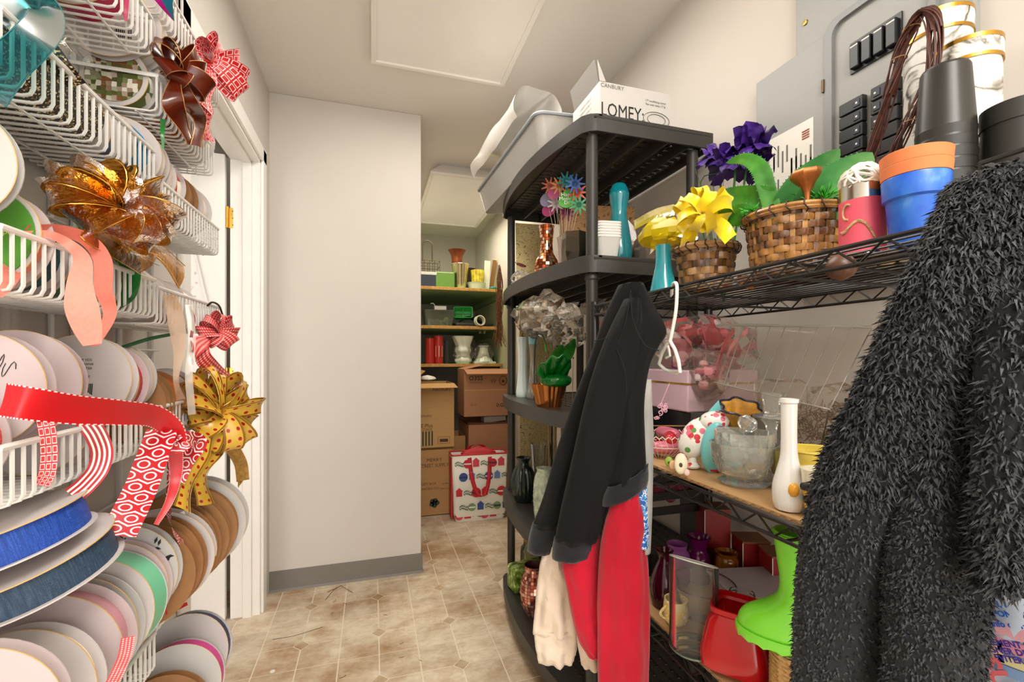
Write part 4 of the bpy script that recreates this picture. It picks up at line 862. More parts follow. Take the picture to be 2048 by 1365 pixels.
o = thing('flared_pot', 'rust brown flared pot standing in the silver bucket', 'plant pot', A(914, AZ[0] + .17, 3.86)); MB().lathe(shell(smooth_prof([(.042, 0), (.045, .06), (.048, .11), (.066, .15), (.076, .165)], 18), .003), 34).build('pot_body', RUST, o)
one(MB().lathe(shell([(.045, 0), (.06, .22), (.064, .225)], .003), 30), 'dark_bucket', 'dark brown tapered pot behind the silver bucket', 'plant pot', M('dark_brown_pot', '#2c1d14', .5), A(938, AZ[0], 4.08))
o = thing('pleated_vase', 'yellow and white pleated vase standing in the white bowl', 'vase', A(955, AZ[0] + .012, 3.86)); MB().lathe(shell([(.045, 0), (.058, .16)], .003), 48, amp=lambda k, a, r, z: r * (1 + .06 * math.cos(16 * a))).build('vase_body', M('yellow_pleat', '#d2c23a', .3, .2, var=.5, vs=22), o)
one(MB().lathe(shell(smooth_prof([(.05, 0), (.06, .01), (.075, .05), (.085, .062)], 12), .003), 34), 'white_bowl', 'white ceramic bowl on the right of the top alcove shelf', 'bowl', M('cream_ceramic', '#e6e3c8', .3), A(952, AZ[0], 3.86))
for i, (px, c, w, h, t_, lab) in enumerate(((972, '#dcdcc6', .05, .27, 4, 'narrow white board leaning at the end of the top alcove shelf'), (982, '#8a5f26', .035, .29, 8, 'brown wooden slat leaning at the end of the top alcove shelf'), (992, '#d3d3ae', .07, .30, 3, 'cream board standing against the wall on the top alcove shelf'))):
    one(MB().box(-w / 2, w / 2, -.008, .008, 0, h), 'leaning_board', lab, 'board', M('board_%d' % i, c, .6, var=.1), A(px, AZ[0], 3.88 + .03 * i), (R_(-4), R_(t_), 0), smooth=0)
one(MB().lathe(smooth_prof([(.001, 0), (.03, .005), (.034, .02), (.001, .035)], 10), 20), 'teal_lid', 'small teal round lid at the right end of the top alcove shelf', 'lid', M('teal_plastic', '#1c7f78', .4), A(986, AZ[0], 3.80))
# middle shelf
o = thing('clear_bin', 'clear plastic bin of white votive candles on the middle alcove shelf', 'bin', A(876, AZ[1], 3.88)); tubmesh([(.11, .09, 0), (.125, .10, .13), (.128, .103, .134)], .02).build('bin_body', glass('smoky_bin', '#d6d9c8', .8, .08, 1.4, .22, '#9a9f8c'), o, solid=.002)
for i, (x, y, r) in enumerate(((-.07, -.05, 0), (-.02, -.06, 0), (.045, -.05, 35), (.03, .02, 70), (-.04, .03, 0), (.08, .03, 90))):
    one(MB().lathe([(.02, 0), (.022, .003), (.022, .05), (.019, .053), (0, .053)], 18), 'votive_candle', ('upright' if not r else 'tipped over') + ' white votive candle in the clear bin, ' + ('front left', 'front middle', 'front right', 'back middle', 'back left', 'back right')[i], 'candle', M('white_wax', '#ecead6', .5), A(876, AZ[1] + .006 + (.02 if r else 0), 3.88) + Vector((x, y, 0)), (R_(r), 0, i), group='votive candles in the clear bin')
one(MB().box(-.05, .05, -.03, .03, 0, .035), 'small_box', 'small white carton on the rim of the clear bin', 'box', CARD_W, A(880, AZ[1] + .136, 3.86), smooth=0, bevel=.002)
b = MB(); b.tube(spline([(0, 0, 0), (.01, 0, .05), (-.01, 0, .075), (-.03, 0, .07)], 10), .004, 6); one(b, 'plastic_hook', 'white plastic hook standing behind the clear bin', 'hook', WPL, A(868, AZ[1] + .13, 3.95))
o = thing('green_crate', 'bright green plastic berry box tipped on the middle alcove shelf', 'box', A(926, AZ[1] + .10, 3.88), (R_(60), 0, R_(-10))); tubmesh([(.065, .045, 0), (.078, .055, .05), (.082, .058, .052)], .015).build('crate_body', M('berry_green', '#2f9a45', .4), o, solid=.003); b = MB(); b.box(-.07, .07, -.003, .003, .02, .03); b.box(-.003, .003, -.05, .05, .02, .03); b.build('divider', M('berry_green_dark', '#1d6f30', .4), o, smooth=0)
o = thing('black_tray', 'black plastic tray heap across the right of the middle alcove shelf', 'tray', A(944, AZ[1], 3.88)); tubmesh([(.16, .09, 0), (.17, .10, .03)], .02).build('tray_body', M('tray_black', '#15140f', .45), o, solid=.003); b = MB(); b.grid(lambda u, v: Vector((-.13 + .22 * u, -.08 + .16 * v, .03 + .07 * math.sin(math.pi * u) * (.6 + .4 * math.sin(3 * v)))), 12, 8); b.build('black_cloth', MATS['tray_black'], o)
one(MB().lathe([(.045, 0), (.045, .04), (.037, .04), (.037, 0)], 30, closed=True), 'tape_ring', 'pale cream tape ring standing on edge on the middle alcove shelf', 'ring', M('cream_ring', '#dcdcc0', .5), A(957, AZ[1] + .046, 3.78), (R_(82), 0, R_(15)))
# lowest shelf
RED = M('red_wax', '#b3261c', .35, var=.08)
for i, (px, h) in enumerate(((860, .215), (877, .235))):
    o = thing('pillar_candle', ('shorter' if i == 0 else 'taller') + ' red pillar candle on the lowest alcove shelf', 'candle', A(px, AZ[2], 3.84)); MB().lathe([(.037, 0), (.038, .003), (.038, h - .004), (.035, h), (0, h - .002)], 26).build('wax', RED, o)
    MB().tube([(0, 0, h - .002), (.001, 0, h + .012)], .0018, 5).build('wick', M('wick', '#e6dfd0', .8), o)
    if i: MB().lathe([(.0385, .06), (.0385, .15)], 8, mat=None).build('label', M('moon_label', '#e8ddc4', .6), o).scale = (1, 1, 1) if False else (1.0, 1.0, 1.0)
one(MB().box(-.014, .014, -.02, .02, 0, .20), 'black_stick', 'narrow black stick leaning beside the red candles', 'stick', M('black_frame', '#1b1912', .5), A(893, AZ[2], 3.9), smooth=0)
MLKG = M('milk_white_glaze', '#dfe5d0', .25, coat=.4)
o = thing('swirl_vase', 'white swirled vase in loose clear film on the lowest alcove shelf', 'vase', A(926, AZ[2], 3.86)); MB().lathe(shell(smooth_prof([(.06, 0), (.075, .03), (.055, .07), (.07, .11), (.062, .15), (.085, .21), (.095, .235)], 28), .004), 40, amp=lambda k, a, r, z: r * (1 + .05 * math.cos(7 * a + z * 24))).build('vase_body', MLKG, o); crumple((0, 0, 0), .088, 16, 31, (1, .8, 1.1), .2).build('film_wrap', WRAP, o, (0, 0, .09), smooth=14)
o = thing('pedestal', 'white fluted plaster pedestal wrapped in film on the lowest alcove shelf', 'pedestal', A(967, AZ[2], 3.86)); MB().box(-.095, .095, -.07, .07, 0, .018).build('plinth', MLKG, o, smooth=0, bevel=.004); MB().lathe([(.082, .018), (.07, .035), (.05, .07), (.038, .11), (.036, .14), (.045, .15), (.045, .155), (0, .155)], 40, amp=lambda k, a, r, z: r * (1 + .04 * math.cos(14 * a))).build('column', MLKG, o); crumple((0, 0, 0), .088, 16, 37, (1, .7, .95), .2).build('film_wrap', WRAP, o, (0, 0, .09), smooth=14)
b = MB(); b.tube([(.1 * math.cos(a), 0, .0 + .17 * math.sin(a)) for a in [math.pi * i / 16 for i in range(17)]], .004, 5); b.tube([(.07 * math.cos(a), 0, .03 + .11 * math.sin(a)) for a in [math.pi * i / 16 for i in range(17)]], .003, 5); one(b, 'wire_arch', 'black wire arch stand behind the fluted pedestal', 'stand', M('black_frame'), A(966, AZ[2], 3.97))
for i, px in enumerate((960, 969)): one(MB().lathe([(.001, 0), (.008, .01), (.005, .025), (.001, .03)], 8), 'glass_drop', ('left', 'right')[i] + ' tiny clear glass drop hanging under the middle alcove shelf', 'ornament', CLEAR, A(px, AZ[1] - .062, 3.80), group='glass drops under the middle alcove shelf')
# twig bundle hanging by the shelves
TWG = M('brown_twigs', '#6b3f1e', .7, var=.5, vs=60); g = random.Random(5); b = MB()
for k in range(46):
    x0, y0, z0 = g.uniform(-.012, .012), g.uniform(-.012, .012), g.uniform(-.06, .03); sp = g.uniform(.02, .06)
    b.tube(spline([(x0, y0, .26 + z0), (x0 + g.uniform(-sp, sp) * .5, y0 + g.uniform(-.02, .02), .12), (x0 + g.uniform(-sp, sp) * .6, y0 + g.uniform(-.03, .03), -.06), (x0 + g.uniform(-sp, sp) * .5, y0, -.2 + z0), (x0 + g.uniform(-sp, sp), y0 + g.uniform(-.03, .03), -.33 + z0)], 12), g.uniform(.0012, .003), 4)
o = thing('twig_bundle', 'bundle of brown dried twigs hanging beside the alcove shelves', 'twigs', onX(999, 600, 1.0)); b.build('twigs', TWG, o)
# --- cardboard boxes
def cardmat(name, col):
    n = NT(name); v = n.coords(scale=(1, 1, 12)); n.bsdf(n.ramp(n.noise(v, 8, 3), [(.3, tuple(x * .93 for x in lin(col))), (.7, lin(col))]), .75, spec=.2); MATS[name] = n.m; return n.m
KR1 = cardmat('kraft_card', '#b98d5c'); KR2 = cardmat('kraft_card_light', '#c39a64'); KR3 = cardmat('kraft_card_pink', '#b58462'); TAPE = M('packing_tape', '#caa06a', .25)
FR = Matrix(((1, 0, 0), (0, 0, -1), (0, 1, 0)))
def carton(label, x0, x1, y0, y1, z0, h, mat, rz=0, flaps=(), seam=True):
    o = thing('cardboard_box', label, 'box', ((x0 + x1) / 2, (y0 + y1) / 2, z0), (0, 0, R_(rz))); hx, hy = (x1 - x0) / 2, (y1 - y0) / 2
    b = MB(); t_ = .004
    for a in ((-hx, hx, -hy, -hy + t_, 0, h), (-hx, hx, hy - t_, hy, 0, h), (-hx, -hx + t_, -hy + t_, hy - t_, 0, h), (hx - t_, hx, -hy + t_, hy - t_, 0, h), (-hx, hx, -hy, hy, 0, t_)): b.box(*a)
    bd = b.build('box_body', mat, o, smooth=0)
    if not flaps: flaps = (('t', 0),)
    for kind, ang in flaps:
        b = MB()
        if kind == 't': b.box(-hx, hx, -hy, -.002, h - t_, h); b.build('flap', mat, o, smooth=0); b = MB(); b.box(-hx, hx, .002, hy, h - t_, h); b.build('flap', mat, o, smooth=0)
        elif kind == 'f': b.box(-hx, hx, -.0, hy * .9, -.002, .002); b.build('flap', mat, o, (0, -hy, h), (R_(ang), 0, 0), smooth=0)
        elif kind == 'l': b.box(0, hx * .9, -hy, hy, -.002, .002); b.build('flap', mat, o, (-hx, 0, h), (0, R_(-ang), 0), smooth=0)
    return o, hx, hy
c2, hx, hy = carton('lower kraft carton with green lettering standing on the floor by the partition', .255, .56, 3.31, 3.68, .002, .48, KR1)
INKB = M('brown_ink', '#4a3219', .7)
text('MERRY', .036, INKB, c2, (.02, -hy - .0012, .40), FR); text('STREET SUPPLY', .036, INKB, c2, (.02, -hy - .0012, .36), FR, sx=.85); text('GIFT BOX', .024, INKB, c2, (-.02, -hy - .0012, .23), FR); text('GARDEN CO', .024, INKB, c2, (-.02, -hy - .0012, .195), FR); text('Crafts', .02, INKB, c2, (.10, -hy - .0012, .225), FR); text('Open here', .02, INKB, c2, (.10, -hy - .0012, .19), FR)
b = MB(); [b.lathe([(0, 0), (.018, 0), (.018, .001), (0, .001)], 9, (.02 + .02 * math.cos(i * 1.2), -hy - .001, .09 + .018 * math.sin(i * 1.2)), Matrix.Rotation(R_(90), 3, 'X')) for i in range(5)]; b.build('printed_mark', M('dark_green_ink', '#38402c', .7), c2, smooth=0)
c1, hx, hy = carton('upper kraft carton with striped print stacked by the partition', .255, .575, 3.33, 3.68, .484, .47, KR2, 0, (('f', -172), ('l', 40)))
text('NATSURY', .03, INKB, c1, (.07, -hy - .0012, .425), FR); text('MERRIAN', .026, INKB, c1, (-.06, -hy - .0012, .235), FR); text('KASE Plus', .036, INK, c1, (-.07, -hy - .0012, .165), FR); text('FINAL STAGE', .024, INKB, c1, (-.07, -hy - .0012, .138), FR)
b = MB(); [b.box(-.16 + i * .022, -.149 + i * .022, -hy - .001, -hy, .02, .125) for i in range(8)]; b.build('printed_stripes', M('dark_green_ink'), c1, smooth=0)
b = MB(); [b.box(*q) for q in ((.04, .13, -hy - .001, -hy, .078, .08), (.04, .13, -hy - .001, -hy, .03, .032), (.04, .042, -hy - .001, -hy, .03, .08), (.128, .13, -hy - .001, -hy, .03, .08), (.055, .115, -hy - .001, -hy, .042, .065))]; b.build('printed_label', INKB, c1, smooth=0)
one(MB().lathe(smooth_prof([(.001, 0), (.06, .01), (.05, .03), (.001, .045)], 8), 12, amp=lambda k, a, r, z: r * (1 + .3 * math.sin(3 * a))), 'crumpled_paper', 'crumpled white paper poking out of the upper carton', 'paper', WLB, (.40, 3.5, .965))
c3, hx, hy = carton('kraft carton with round logos on top of the right stack', .675, 1.04, 3.46, 3.74, .682, .37, KR3, 0, (('f', -165), ('l', 12)))
text('O3SS', .05, INKB, c3, (-.09, -hy - .0012, .30), FR, bold=.001); text('MAISON SEGUR', .014, INKB, c3, (-.09, -hy - .0012, .268), FR); text('CE 27', .02, INKB, c3, (-.11, -hy - .0012, .095), FR); text('0:GO', .04, INKB, c3, (.12, -hy - .0012, .085), FR, bold=.001)
b = MB(); b.tube([(.13 + .03 * math.cos(a), -hy - .001, .28 + .035 * math.sin(a)) for a in [6.283 * i / 20 for i in range(20)]], .003, 4, True); b.lathe([(0, 0), (.012, 0), (.012, .001), (0, .001)], 12, (.13, -hy - .001, .275), Matrix.Rotation(R_(90), 3, 'X')); b.tube([(.03, -hy - .001, .29), (.04, -hy - .001, .265), (.05, -hy - .001, .295), (.06, -hy - .001, .265), (.07, -hy - .001, .29)], .003, 4); b.build('printed_mark', INKB, c3)
MB().box(-hx, hx, -hy - .0008, -hy, .205, .212).build('seam_tape', TAPE, c3, smooth=0)
c4, hx, hy = carton('open kraft carton with a white sheet inside under the round logo carton', .715, 1.055, 3.52, 3.9, .002, .645, KR3, 0, (('f', -95),)) if False else carton('plain kraft carton at the bottom of the right stack', .715, 1.055, 3.48, 3.9, .002, .62, KR3)
one(MB().box(-.09, .09, -.06, .06, 0, .05), 'paper_stack', 'white paper stack wedged between the two right cartons', 'paper', CARD_W, (.95, 3.62, .625), (0, R_(-6), 0), smooth=0)
c5, hx, hy = carton('small open kraft carton behind the holiday bag', .59, .705, 3.56, 3.85, .002, .52, KR1, 0, (('l', 70), ('f', -30)))
one(MB().box(-.03, .03, -.003, .003, 0, .07), 'price_card', 'small white card leaning behind the holiday bag', 'card', WLB, (.90, 3.50, .52), smooth=0) if False else None
# --- holiday shopping bag
o = thing('shopping_bag', 'white holiday shopping bag printed with ornaments and red handles on the floor', 'bag', (.728, 3.205, .002), (0, 0, R_(-3))); BW = M('bag_white', '#ebe6d8', .5); BRD = M('bag_red', '#c81f2c', .45)
tubmesh([(.17, .085, 0), (.185, .095, .05), (.19, .09, .25), (.20, .075, .46)], .02).build('bag_body', BW, o, smooth=30, solid=.003)
MB().tube([(x, y, .46) for x, y in rr(.20, .075, .02)], .006, 6, True).build('bag_trim', BRD, o)
for sy in (-1, 1):
    P = spline([(-.075, sy * .078, .44), (-.06, sy * .10, .30), (-.02, sy * .115, .19), (.03, sy * .112, .185), (.06, sy * .10, .30), (.07, sy * .078, .44)] if sy < 0 else [(-.07, .078, .44), (-.05, .07, .49), (0, .06, .505), (.05, .07, .49), (.07, .078, .44)], 22); MB().strip(P, Vector((1, 0, .1)), .028, 1).build('handle', BRD, o, solid=.002)
side = MB(); side.box(-.2005, -.193, -.07, .07, .02, .45); side.build('side_panel', BRD, o, smooth=0)
g = random.Random(3); yb = lambda z: -(.085 + .012 * min(1, z / .1)) - .002 + max(0, (z - .25)) * .075
RB = [('#c8232c', .034), ('#3a4f8f', .031), ('#c8232c', .030), ('#6a86b8', .029), ('#d8485a', .032), ('#7a9a6a', .027)]
k = 0
for r, z in enumerate((.40, .31, .20, .10, .045)):
    for c in range(6):
        x = -.15 + c * .06 + (.03 if r % 2 else 0)
        if x > .18: continue
        col, rad = RB[(c * 2 + r) % 6]; b = MB(); m = Matrix.Rotation(R_(90), 3, 'X')
        if (c + r) % 3 == 1:
            b.lathe([(0, 0), (rad, 0), (rad, .0008), (0, .0008)], 16, (0, 0, 0), m)
            q = b.build('printed_ornament', M('print_' + col[1:], col, .5), o, (x, yb(z), z), smooth=0); MB().box(-rad * .85, rad * .85, -.0016, -.0008, -.006, .004).build('ornament_band', BW if c % 2 else M('print_dark', '#2a2f55', .5), q, smooth=0)
        elif (c + r) % 3 == 2:
            b.box(-rad * .7, rad * .7, -.0008, 0, -rad * .7, rad * .5); b.add([(-rad * .9, -.0008, rad * .5), (rad * .9, -.0008, rad * .5), (0, -.0008, rad * 1.3)], [(0, 1, 2)]); b.build('printed_house', M('print_' + col[1:], col, .5), o, (x, yb(z), z), smooth=0)
        else:
            for i in range(7):
                for s in (-1, 1): c0 = Vector((-.03 + i * .01, -.0008, .006 * math.sin(i))); b.add([c0, c0 + Vector((.008, 0, s * .006)), c0 + Vector((.014, 0, s * .016)), c0 + Vector((.004, 0, s * .012))], [(0, 1, 2, 3)])
            b.build('printed_sprig', M('print_green', '#27583a', .5), o, (x, yb(z), z), smooth=0)
crumple((0, 0, 0), .10, 14, 43, (1.3, .5, .5), .4).build('tissue', M('red_tissue', '#c02630', .6), o, (0, 0, .44), smooth=15)
# ================================================================== things on the lower wire shelves
KRAFT = cardmat('shelf_cardboard', '#c09a6c'); CORR = M('corrugated_edge', '#8d6a40', .8, var=.5, vs=160)
LZ, BZ = WZ[1] + .012, WZ[2] + .012
for z, lab in ((WZ[1], 'brown corrugated cardboard sheet lining the middle wire shelf'), (WZ[2], 'brown cardboard sheet lining the lower wire shelf')):
    o = thing('cardboard_sheet', lab, 'cardboard', (.8, .53, z + .0035)); MB().box(-.19, .19, -.63, .63, 0, .006).build('sheet', KRAFT, o, smooth=0)
    b = MB(); P = [(-.1905, -.63 + 1.26 * i / 260, .003 + .0022 * math.sin(i * 1.6)) for i in range(261)]; b.tube(P, .0007, 4); b.build('corrugation', CORR, o)
def L(px, py): return onZ(px, py, LZ)
def Bt(px, py): return onZ(px, py, BZ)
MILKW = M('white_milk_glass', '#eeede9', .12, coat=.6)
o = thing('milk_glass_vase', 'tall white milk glass bud vase with a faceted foot on the middle wire shelf', 'vase', L(1578, 1018)); o.scale = (.87, .87, 1)
MB().lathe(shell(smooth_prof([(.023, 0), (.0265, .012), (.0275, .035), (.021, .06), (.0145, .085), (.0132, .12), (.0138, .168)], 30) + [(.016, .170), (.016, .176)], .002), 40, amp=lambda k, a, r, z: r * (1 - .05 * abs(math.sin(4 * a)) * max(0, 1 - z / .06))).build('vase_body', MILKW, o, smooth=25)
YCER = M('yellow_ceramic', '#e6cf5c', .18, coat=.5, var=.06)
p = Vector((.735, .605, LZ)); o = thing('yellow_cup', 'lower yellow embossed ceramic cup behind the bee mug', 'cup', p); MB().lathe(shell(smooth_prof([(.022, 0), (.026, .006), (.024, .014), (.036, .03), (.041, .052), (.0415, .06)], 22), .003), 44, amp=lambda k, a, r, z: r * (1 + .03 * abs(math.sin(4 * a)) * (z > .02))).build('cup_body', YCER, o); MB().tube([(.044 * math.cos(a), .044 * math.sin(a), .057) for a in [6.283 * i / 40 for i in range(40)]], .0022, 6, True).build('cup_rim', YCER, o)
o = thing('yellow_cup', 'upper yellow embossed ceramic cup nested behind the bee mug', 'cup', p + Vector((0, 0, .026))); MB().lathe(shell(smooth_prof([(.028, 0), (.036, .015), (.0425, .045), (.043, .056)], 18), .003), 44, amp=lambda k, a, r, z: r * (1 + .03 * abs(math.sin(4 * a)))).build('cup_body', YCER, o); MB().tube([(.044 * math.cos(a), .044 * math.sin(a), .055) for a in [6.283 * i / 40 for i in range(40)]], .0022, 6, True).build('cup_rim', YCER, o)
n = NT('bee_stripes'); v_ = n.coords(); sz = n.add('SeparateXYZ'); n.link(v_, sz.inputs[0]); n.bsdf(n.ramp(sz.outputs[2], [(0, '#e2b637'), (.018, '#e2b637'), (.0185, '#1f1a14'), (.027, '#1f1a14'), (.0275, '#e2b637'), (.036, '#e2b637'), (.0365, '#e9e3c9')], 'CONSTANT'), .2); 
o = thing('bee_mug', 'yellow and black striped bee mug at the front of the middle wire shelf', 'mug', Vector((.652, .520, LZ)), (0, 0, R_(-30))); o.scale = (.85, .85, 1); MB().lathe(shell(smooth_prof([(.022, 0), (.027, .006), (.031, .03), (.033, .06), (.0345, .072)], 16), .003), 36).build('mug_body', n.m, o)
BKC = M('black_glaze', '#1b1a17', .2); b = MB(); b.obox((-.030, -.018, .047), (.012, .03, .012), (0, 0, R_(28))); b.build('bee_wing', BKC, o, smooth=0, bevel=.005, segs=3); MB().lathe(smooth_prof([(.001, 0), (.009, .004), (.011, .012), (.006, .018), (.001, .019)], 12), 16, (-.034, .012, .034), Matrix.Rotation(R_(-80), 3, 'Y')).build('bee_face', M('orange_glaze', '#e0a030', .2), o)
o = thing('ceramic_spoon_rest', 'black and yellow bee spoon rest leaning in front of the bee mug', 'spoon rest', Vector((.625, .487, LZ)), (R_(24), R_(-20), R_(-35))); o.scale = (.8, .8, .8); MB().box(-.016, .016, -.02, .02, 0, .005).build('rest_plate', M('honey_glaze', '#d6a62e', .2), o, smooth=0, bevel=.004); MB().box(-.007, .007, -.024, .024, .005, .013).build('dark_grip', BKC, o, smooth=0, bevel=.004)
# crystal
CRY = glass('cut_crystal', '#fcfdfb', 1.0, .03, 1.3, .13, '#f8faf6', .3, 60)
p = Vector((.683, .705, LZ)); o = thing('crystal_bowl', 'large cut crystal bowl with starburst facets on the middle wire shelf', 'bowl', p); o.scale = (.92, .92, 1)
MB().lathe(shell([(.045, 0), (.05, .004), (.036, .012), (.05, .02), (.063, .05), (.066, .078)], .004), 48, amp=lambda k, a, r, z: r * (1 + (.035 * math.cos(8 * a) * math.cos(z * 90) if z > .015 else .04 * math.cos(8 * a)))).build('bowl_body', CRY, o, smooth=18)
b = MB()
for k in range(8):
    a0 = k * math.pi / 4
    for j in range(8):
        d = j * math.pi / 4; P = []
        for r in (.0, .009, .018):
            a = a0 + r * math.cos(d) / .06; z = .045 + r * math.sin(d); rad = .0615 + (z - .05) * .2; P.append((rad * math.cos(a), rad * math.sin(a), z))
        b.tube(P, [.0016, .0012, .0003], 4)
b.build('starburst_cuts', CRY, o)
o = thing('ribbed_jar', 'clear ribbed glass jar standing inside the crystal bowl', 'jar', p + Vector((.0, .0, .045))); MB().lathe(shell([(.03, 0), (.05, .005), (.052, .05), (.0525, .055)], .003), 60, amp=lambda k, a, r, z: r * (1 + .03 * math.cos(20 * a))).build('jar_body', CRY, o)
o = thing('decanter_stopper', 'round clear glass lid with a ball knob lying behind the crystal bowl', 'lid', Vector((.70, .745, LZ + .075)), (R_(30), R_(14), 0)); MB().lathe([(.04, 0), (.042, .004), (.02, .014), (.006, .018), (.006, .026), (.016, .034), (.019, .045), (.013, .055), (0, .058)], 28, amp=lambda k, a, r, z: r * (1 + .04 * math.cos(12 * a))).build('lid_body', CRY, o)
o = thing('candlestick', 'tall clear glass candlestick behind the white milk glass vase', 'candlestick', Vector((.76, .715, LZ))); MB().lathe(smooth_prof([(.04, 0), (.038, .006), (.014, .014), (.011, .04), (.016, .055), (.011, .07), (.01, .10), (.018, .115), (.034, .122), (.03, .128), (.015, .134), (.018, .16), (.024, .172)], 44), 30).build('stick_body', CRY, o)
o = thing('crystal_goblet', 'short clear glass goblet with a yellow tint beside the milk glass vase', 'goblet', Vector((.712, .645, LZ))); MB().lathe(shell([(.018, 0), (.006, .006), (.006, .02), (.017, .03), (.02, .075)], .002), 28).build('goblet_body', glass('yellowish_glass', '#f2edb8', .95, .03, 1.5, .12, '#d9cf6a'), o)
# floral ornament
def floral():
    n = NT('floral_glaze'); v = n.coords(); vo = n.add('TexVoronoi'); n.link(v, vo.inputs['Vector']); vo.inputs['Scale'].default_value = 75; s = n.add('SeparateColor'); n.link(vo.outputs['Color'], s.inputs[0])
    pet = n.ramp(s.outputs[0], [(0, '#d63a44'), (.25, '#f0efe8'), (.5, '#5f9a4a'), (.65, '#f0efe8'), (.8, '#e87a90')], 'CONSTANT'); f = n.ramp(vo.outputs['Distance'], [(.0, (0, 0, 0)), (.48, (0, 0, 0)), (.52, (1, 1, 1))]); sw = n.add('SeparateColor'); n.link(f, sw.inputs[0])
    n.bsdf(n.mix(sw.outputs[0], pet, '#f3f1ea'), .2); MATS['floral_glaze'] = n.m; return n.m
FLO = floral(); AQ = M('aqua_glaze', '#79cdd0', .25); NAVY = M('navy_glaze', '#163a78', .25); REDG = M('red_glaze', '#cf2436', .15, coat=.5)
p = Vector((.678, .835, LZ)); o = thing('bird_ornament', 'floral ceramic bird ornament with turquoise wing on the middle wire shelf', 'ornament', p, (0, 0, R_(-35)))
def ell(b, c, r, rot=(0, 0, 0), n=20): return b.lathe([(math.sin(math.pi * i / 12) if 0 < i < 12 else .001, -math.cos(math.pi * i / 12)) for i in range(13)], n, c, Euler(rot).to_matrix() @ Matrix.Diagonal(Vector(r)))
ell(MB(), (.0, .0, .065), (.032, .022, .05), (0, R_(28), 0)).build('bird_body', FLO, o); ell(MB(), (.036, -.004, .104), (.032, .022, .022), (0, R_(-8), 0)).build('bird_head', FLO, o)
ell(MB(), (.034, -.024, .05), (.026, .010, .056), (0, R_(6), 0)).build('turquoise_wing', AQ, o); ell(MB(), (.018, -.022, .04), (.006, .006, .034)).build('navy_stripe', NAVY, o)
b = MB(); b.add([(.02, -.004, .118), (.05, -.004, .128), (.045, -.004, .15), (.03, .006, .13)], [(0, 1, 2), (0, 2, 3), (0, 3, 1), (1, 3, 2)]); b.build('crest', AQ, o, smooth=0)
MB().lathe([(.016, 0), (.018, .004), (.006, .012), (.004, .02)], 16, (.034, -.014, 0)).build('red_foot', REDG, o); MB().lathe([(.016, 0), (.018, .004), (.010, .012), (.008, .03)], 16, (-.008, 0, 0)).build('white_foot', FLO, o)
o = thing('ruffled_cup', 'golden ruffled ceramic flower cup with a navy rim behind the bird ornament', 'cup', Vector((.755, .80, LZ + .085)), (R_(22), R_(-10), 0)); OCH = M('ochre_glaze', '#d09a3c', .45, var=.3, vs=50)
MB().lathe(shell([(.014, 0), (.022, .02), (.028, .04), (.038, .055)], .003), 44, amp=lambda k, a, r, z: r * (1 + .12 * (z / .055) * math.cos(6 * a))).build('cup_body', OCH, o); MB().tube([(.0385 * (1 + .12 * math.cos(6 * a)) * math.cos(a), .0385 * (1 + .12 * math.cos(6 * a)) * math.sin(a), .056) for a in [6.283 * i / 48 for i in range(48)]], .0026, 6, True).build('rim', M('dark_navy', '#181c33', .3), o); MB().lathe([(.02, -.085), (.022, -.08), (.01, -.06), (.008, -.02), (.014, 0)], 20).build('stem', AQ, o)
# lace dish of red glass, apple slices
LACE = M('cream_lace', '#ecd9c6', .7)
o = thing('lace_basket', 'cream wire lace edged dish holding red and pink pieces near the sweatshirt', 'dish', Vector((.685, .965, LZ))); b = MB()
for j in range(30): a = 6.283 * j / 30; b.tube([(.03 * math.cos(a), .03 * math.sin(a), 0), (.062 * math.cos(a + .1), .062 * math.sin(a + .1), .028), (.068 * math.cos(a), .068 * math.sin(a), .05)], .0009, 4)
b.tube([(.068 * math.cos(6.283 * j / 60), .068 * math.sin(6.283 * j / 60), .05 + .006 * (j % 2)) for j in range(60)], .0016, 5, True); b.tube([(.062 * math.cos(6.283 * j / 40), .062 * math.sin(6.283 * j / 40), .028) for j in range(40)], .0013, 5, True); b.build('lace_wires', LACE, o)
RGL = glass('ruby_glass', '#a01524', .9, .05, 1.5, .55, '#8a0f1c'); PKG = M('rose_pink_gloss', '#e07a92', .25)
for i, (x, y, z, a, m, lab) in enumerate(((.66, .985, .03, 20, RGL, 'ruby red glass tube lying at the back of the lace dish'), (.70, .955, .045, -35, REDG, 'glossy red tapered bead on top of the lace dish'), (.68, .94, .024, 70, PKG, 'pink glossy bead in the lace dish'), (.715, .985, .05, 5, PKG, 'pink glossy bead at the back of the lace dish'))):
    one(MB().lathe(smooth_prof([(.004, -.035), (.014, -.028), (.015, .02), (.009, .035), (.001, .037)], 14), 18), 'glass_piece', lab, 'bead', m, Vector((x, y, LZ + z)), (R_(90), 0, R_(a)))
APW = M('apple_flesh', '#ece3c4', .5); APG = M('apple_green', '#8fae3c', .4); SEED = M('seed_dark', '#3a3a28', .5)
for i, (px, py, m, r, lab) in enumerate(((1362, 942, APW, .017, 'cream oval apple slice ornament at the shelf front'), (1338, 930, APG, .011, 'small green flower bead beside the apple slice'), (1346, 936, M('peach_bead', '#e9b68c', .4), .010, 'peach coloured bead beside the apple slice'), (1374, 948, M('pink_bead', '#e7c0bc', .4), .007, 'tiny pale pink bead beside the apple slice'))):
    p = L(px, py + 6); o = thing('fruit_bead', lab, 'bead', p + Vector((0, 0, r * 1.2)), (R_(80), 0, R_(-40))); ell(MB(), (0, 0, 0), (r * .8, r * 1.3 if i == 0 else r, r * .4)).build('bead_body', m, o); 
    if i < 2: ell(MB(), (0, -.002, r * .36), (r * .22, r * .3, r * .08)).build('bead_centre', SEED, o)
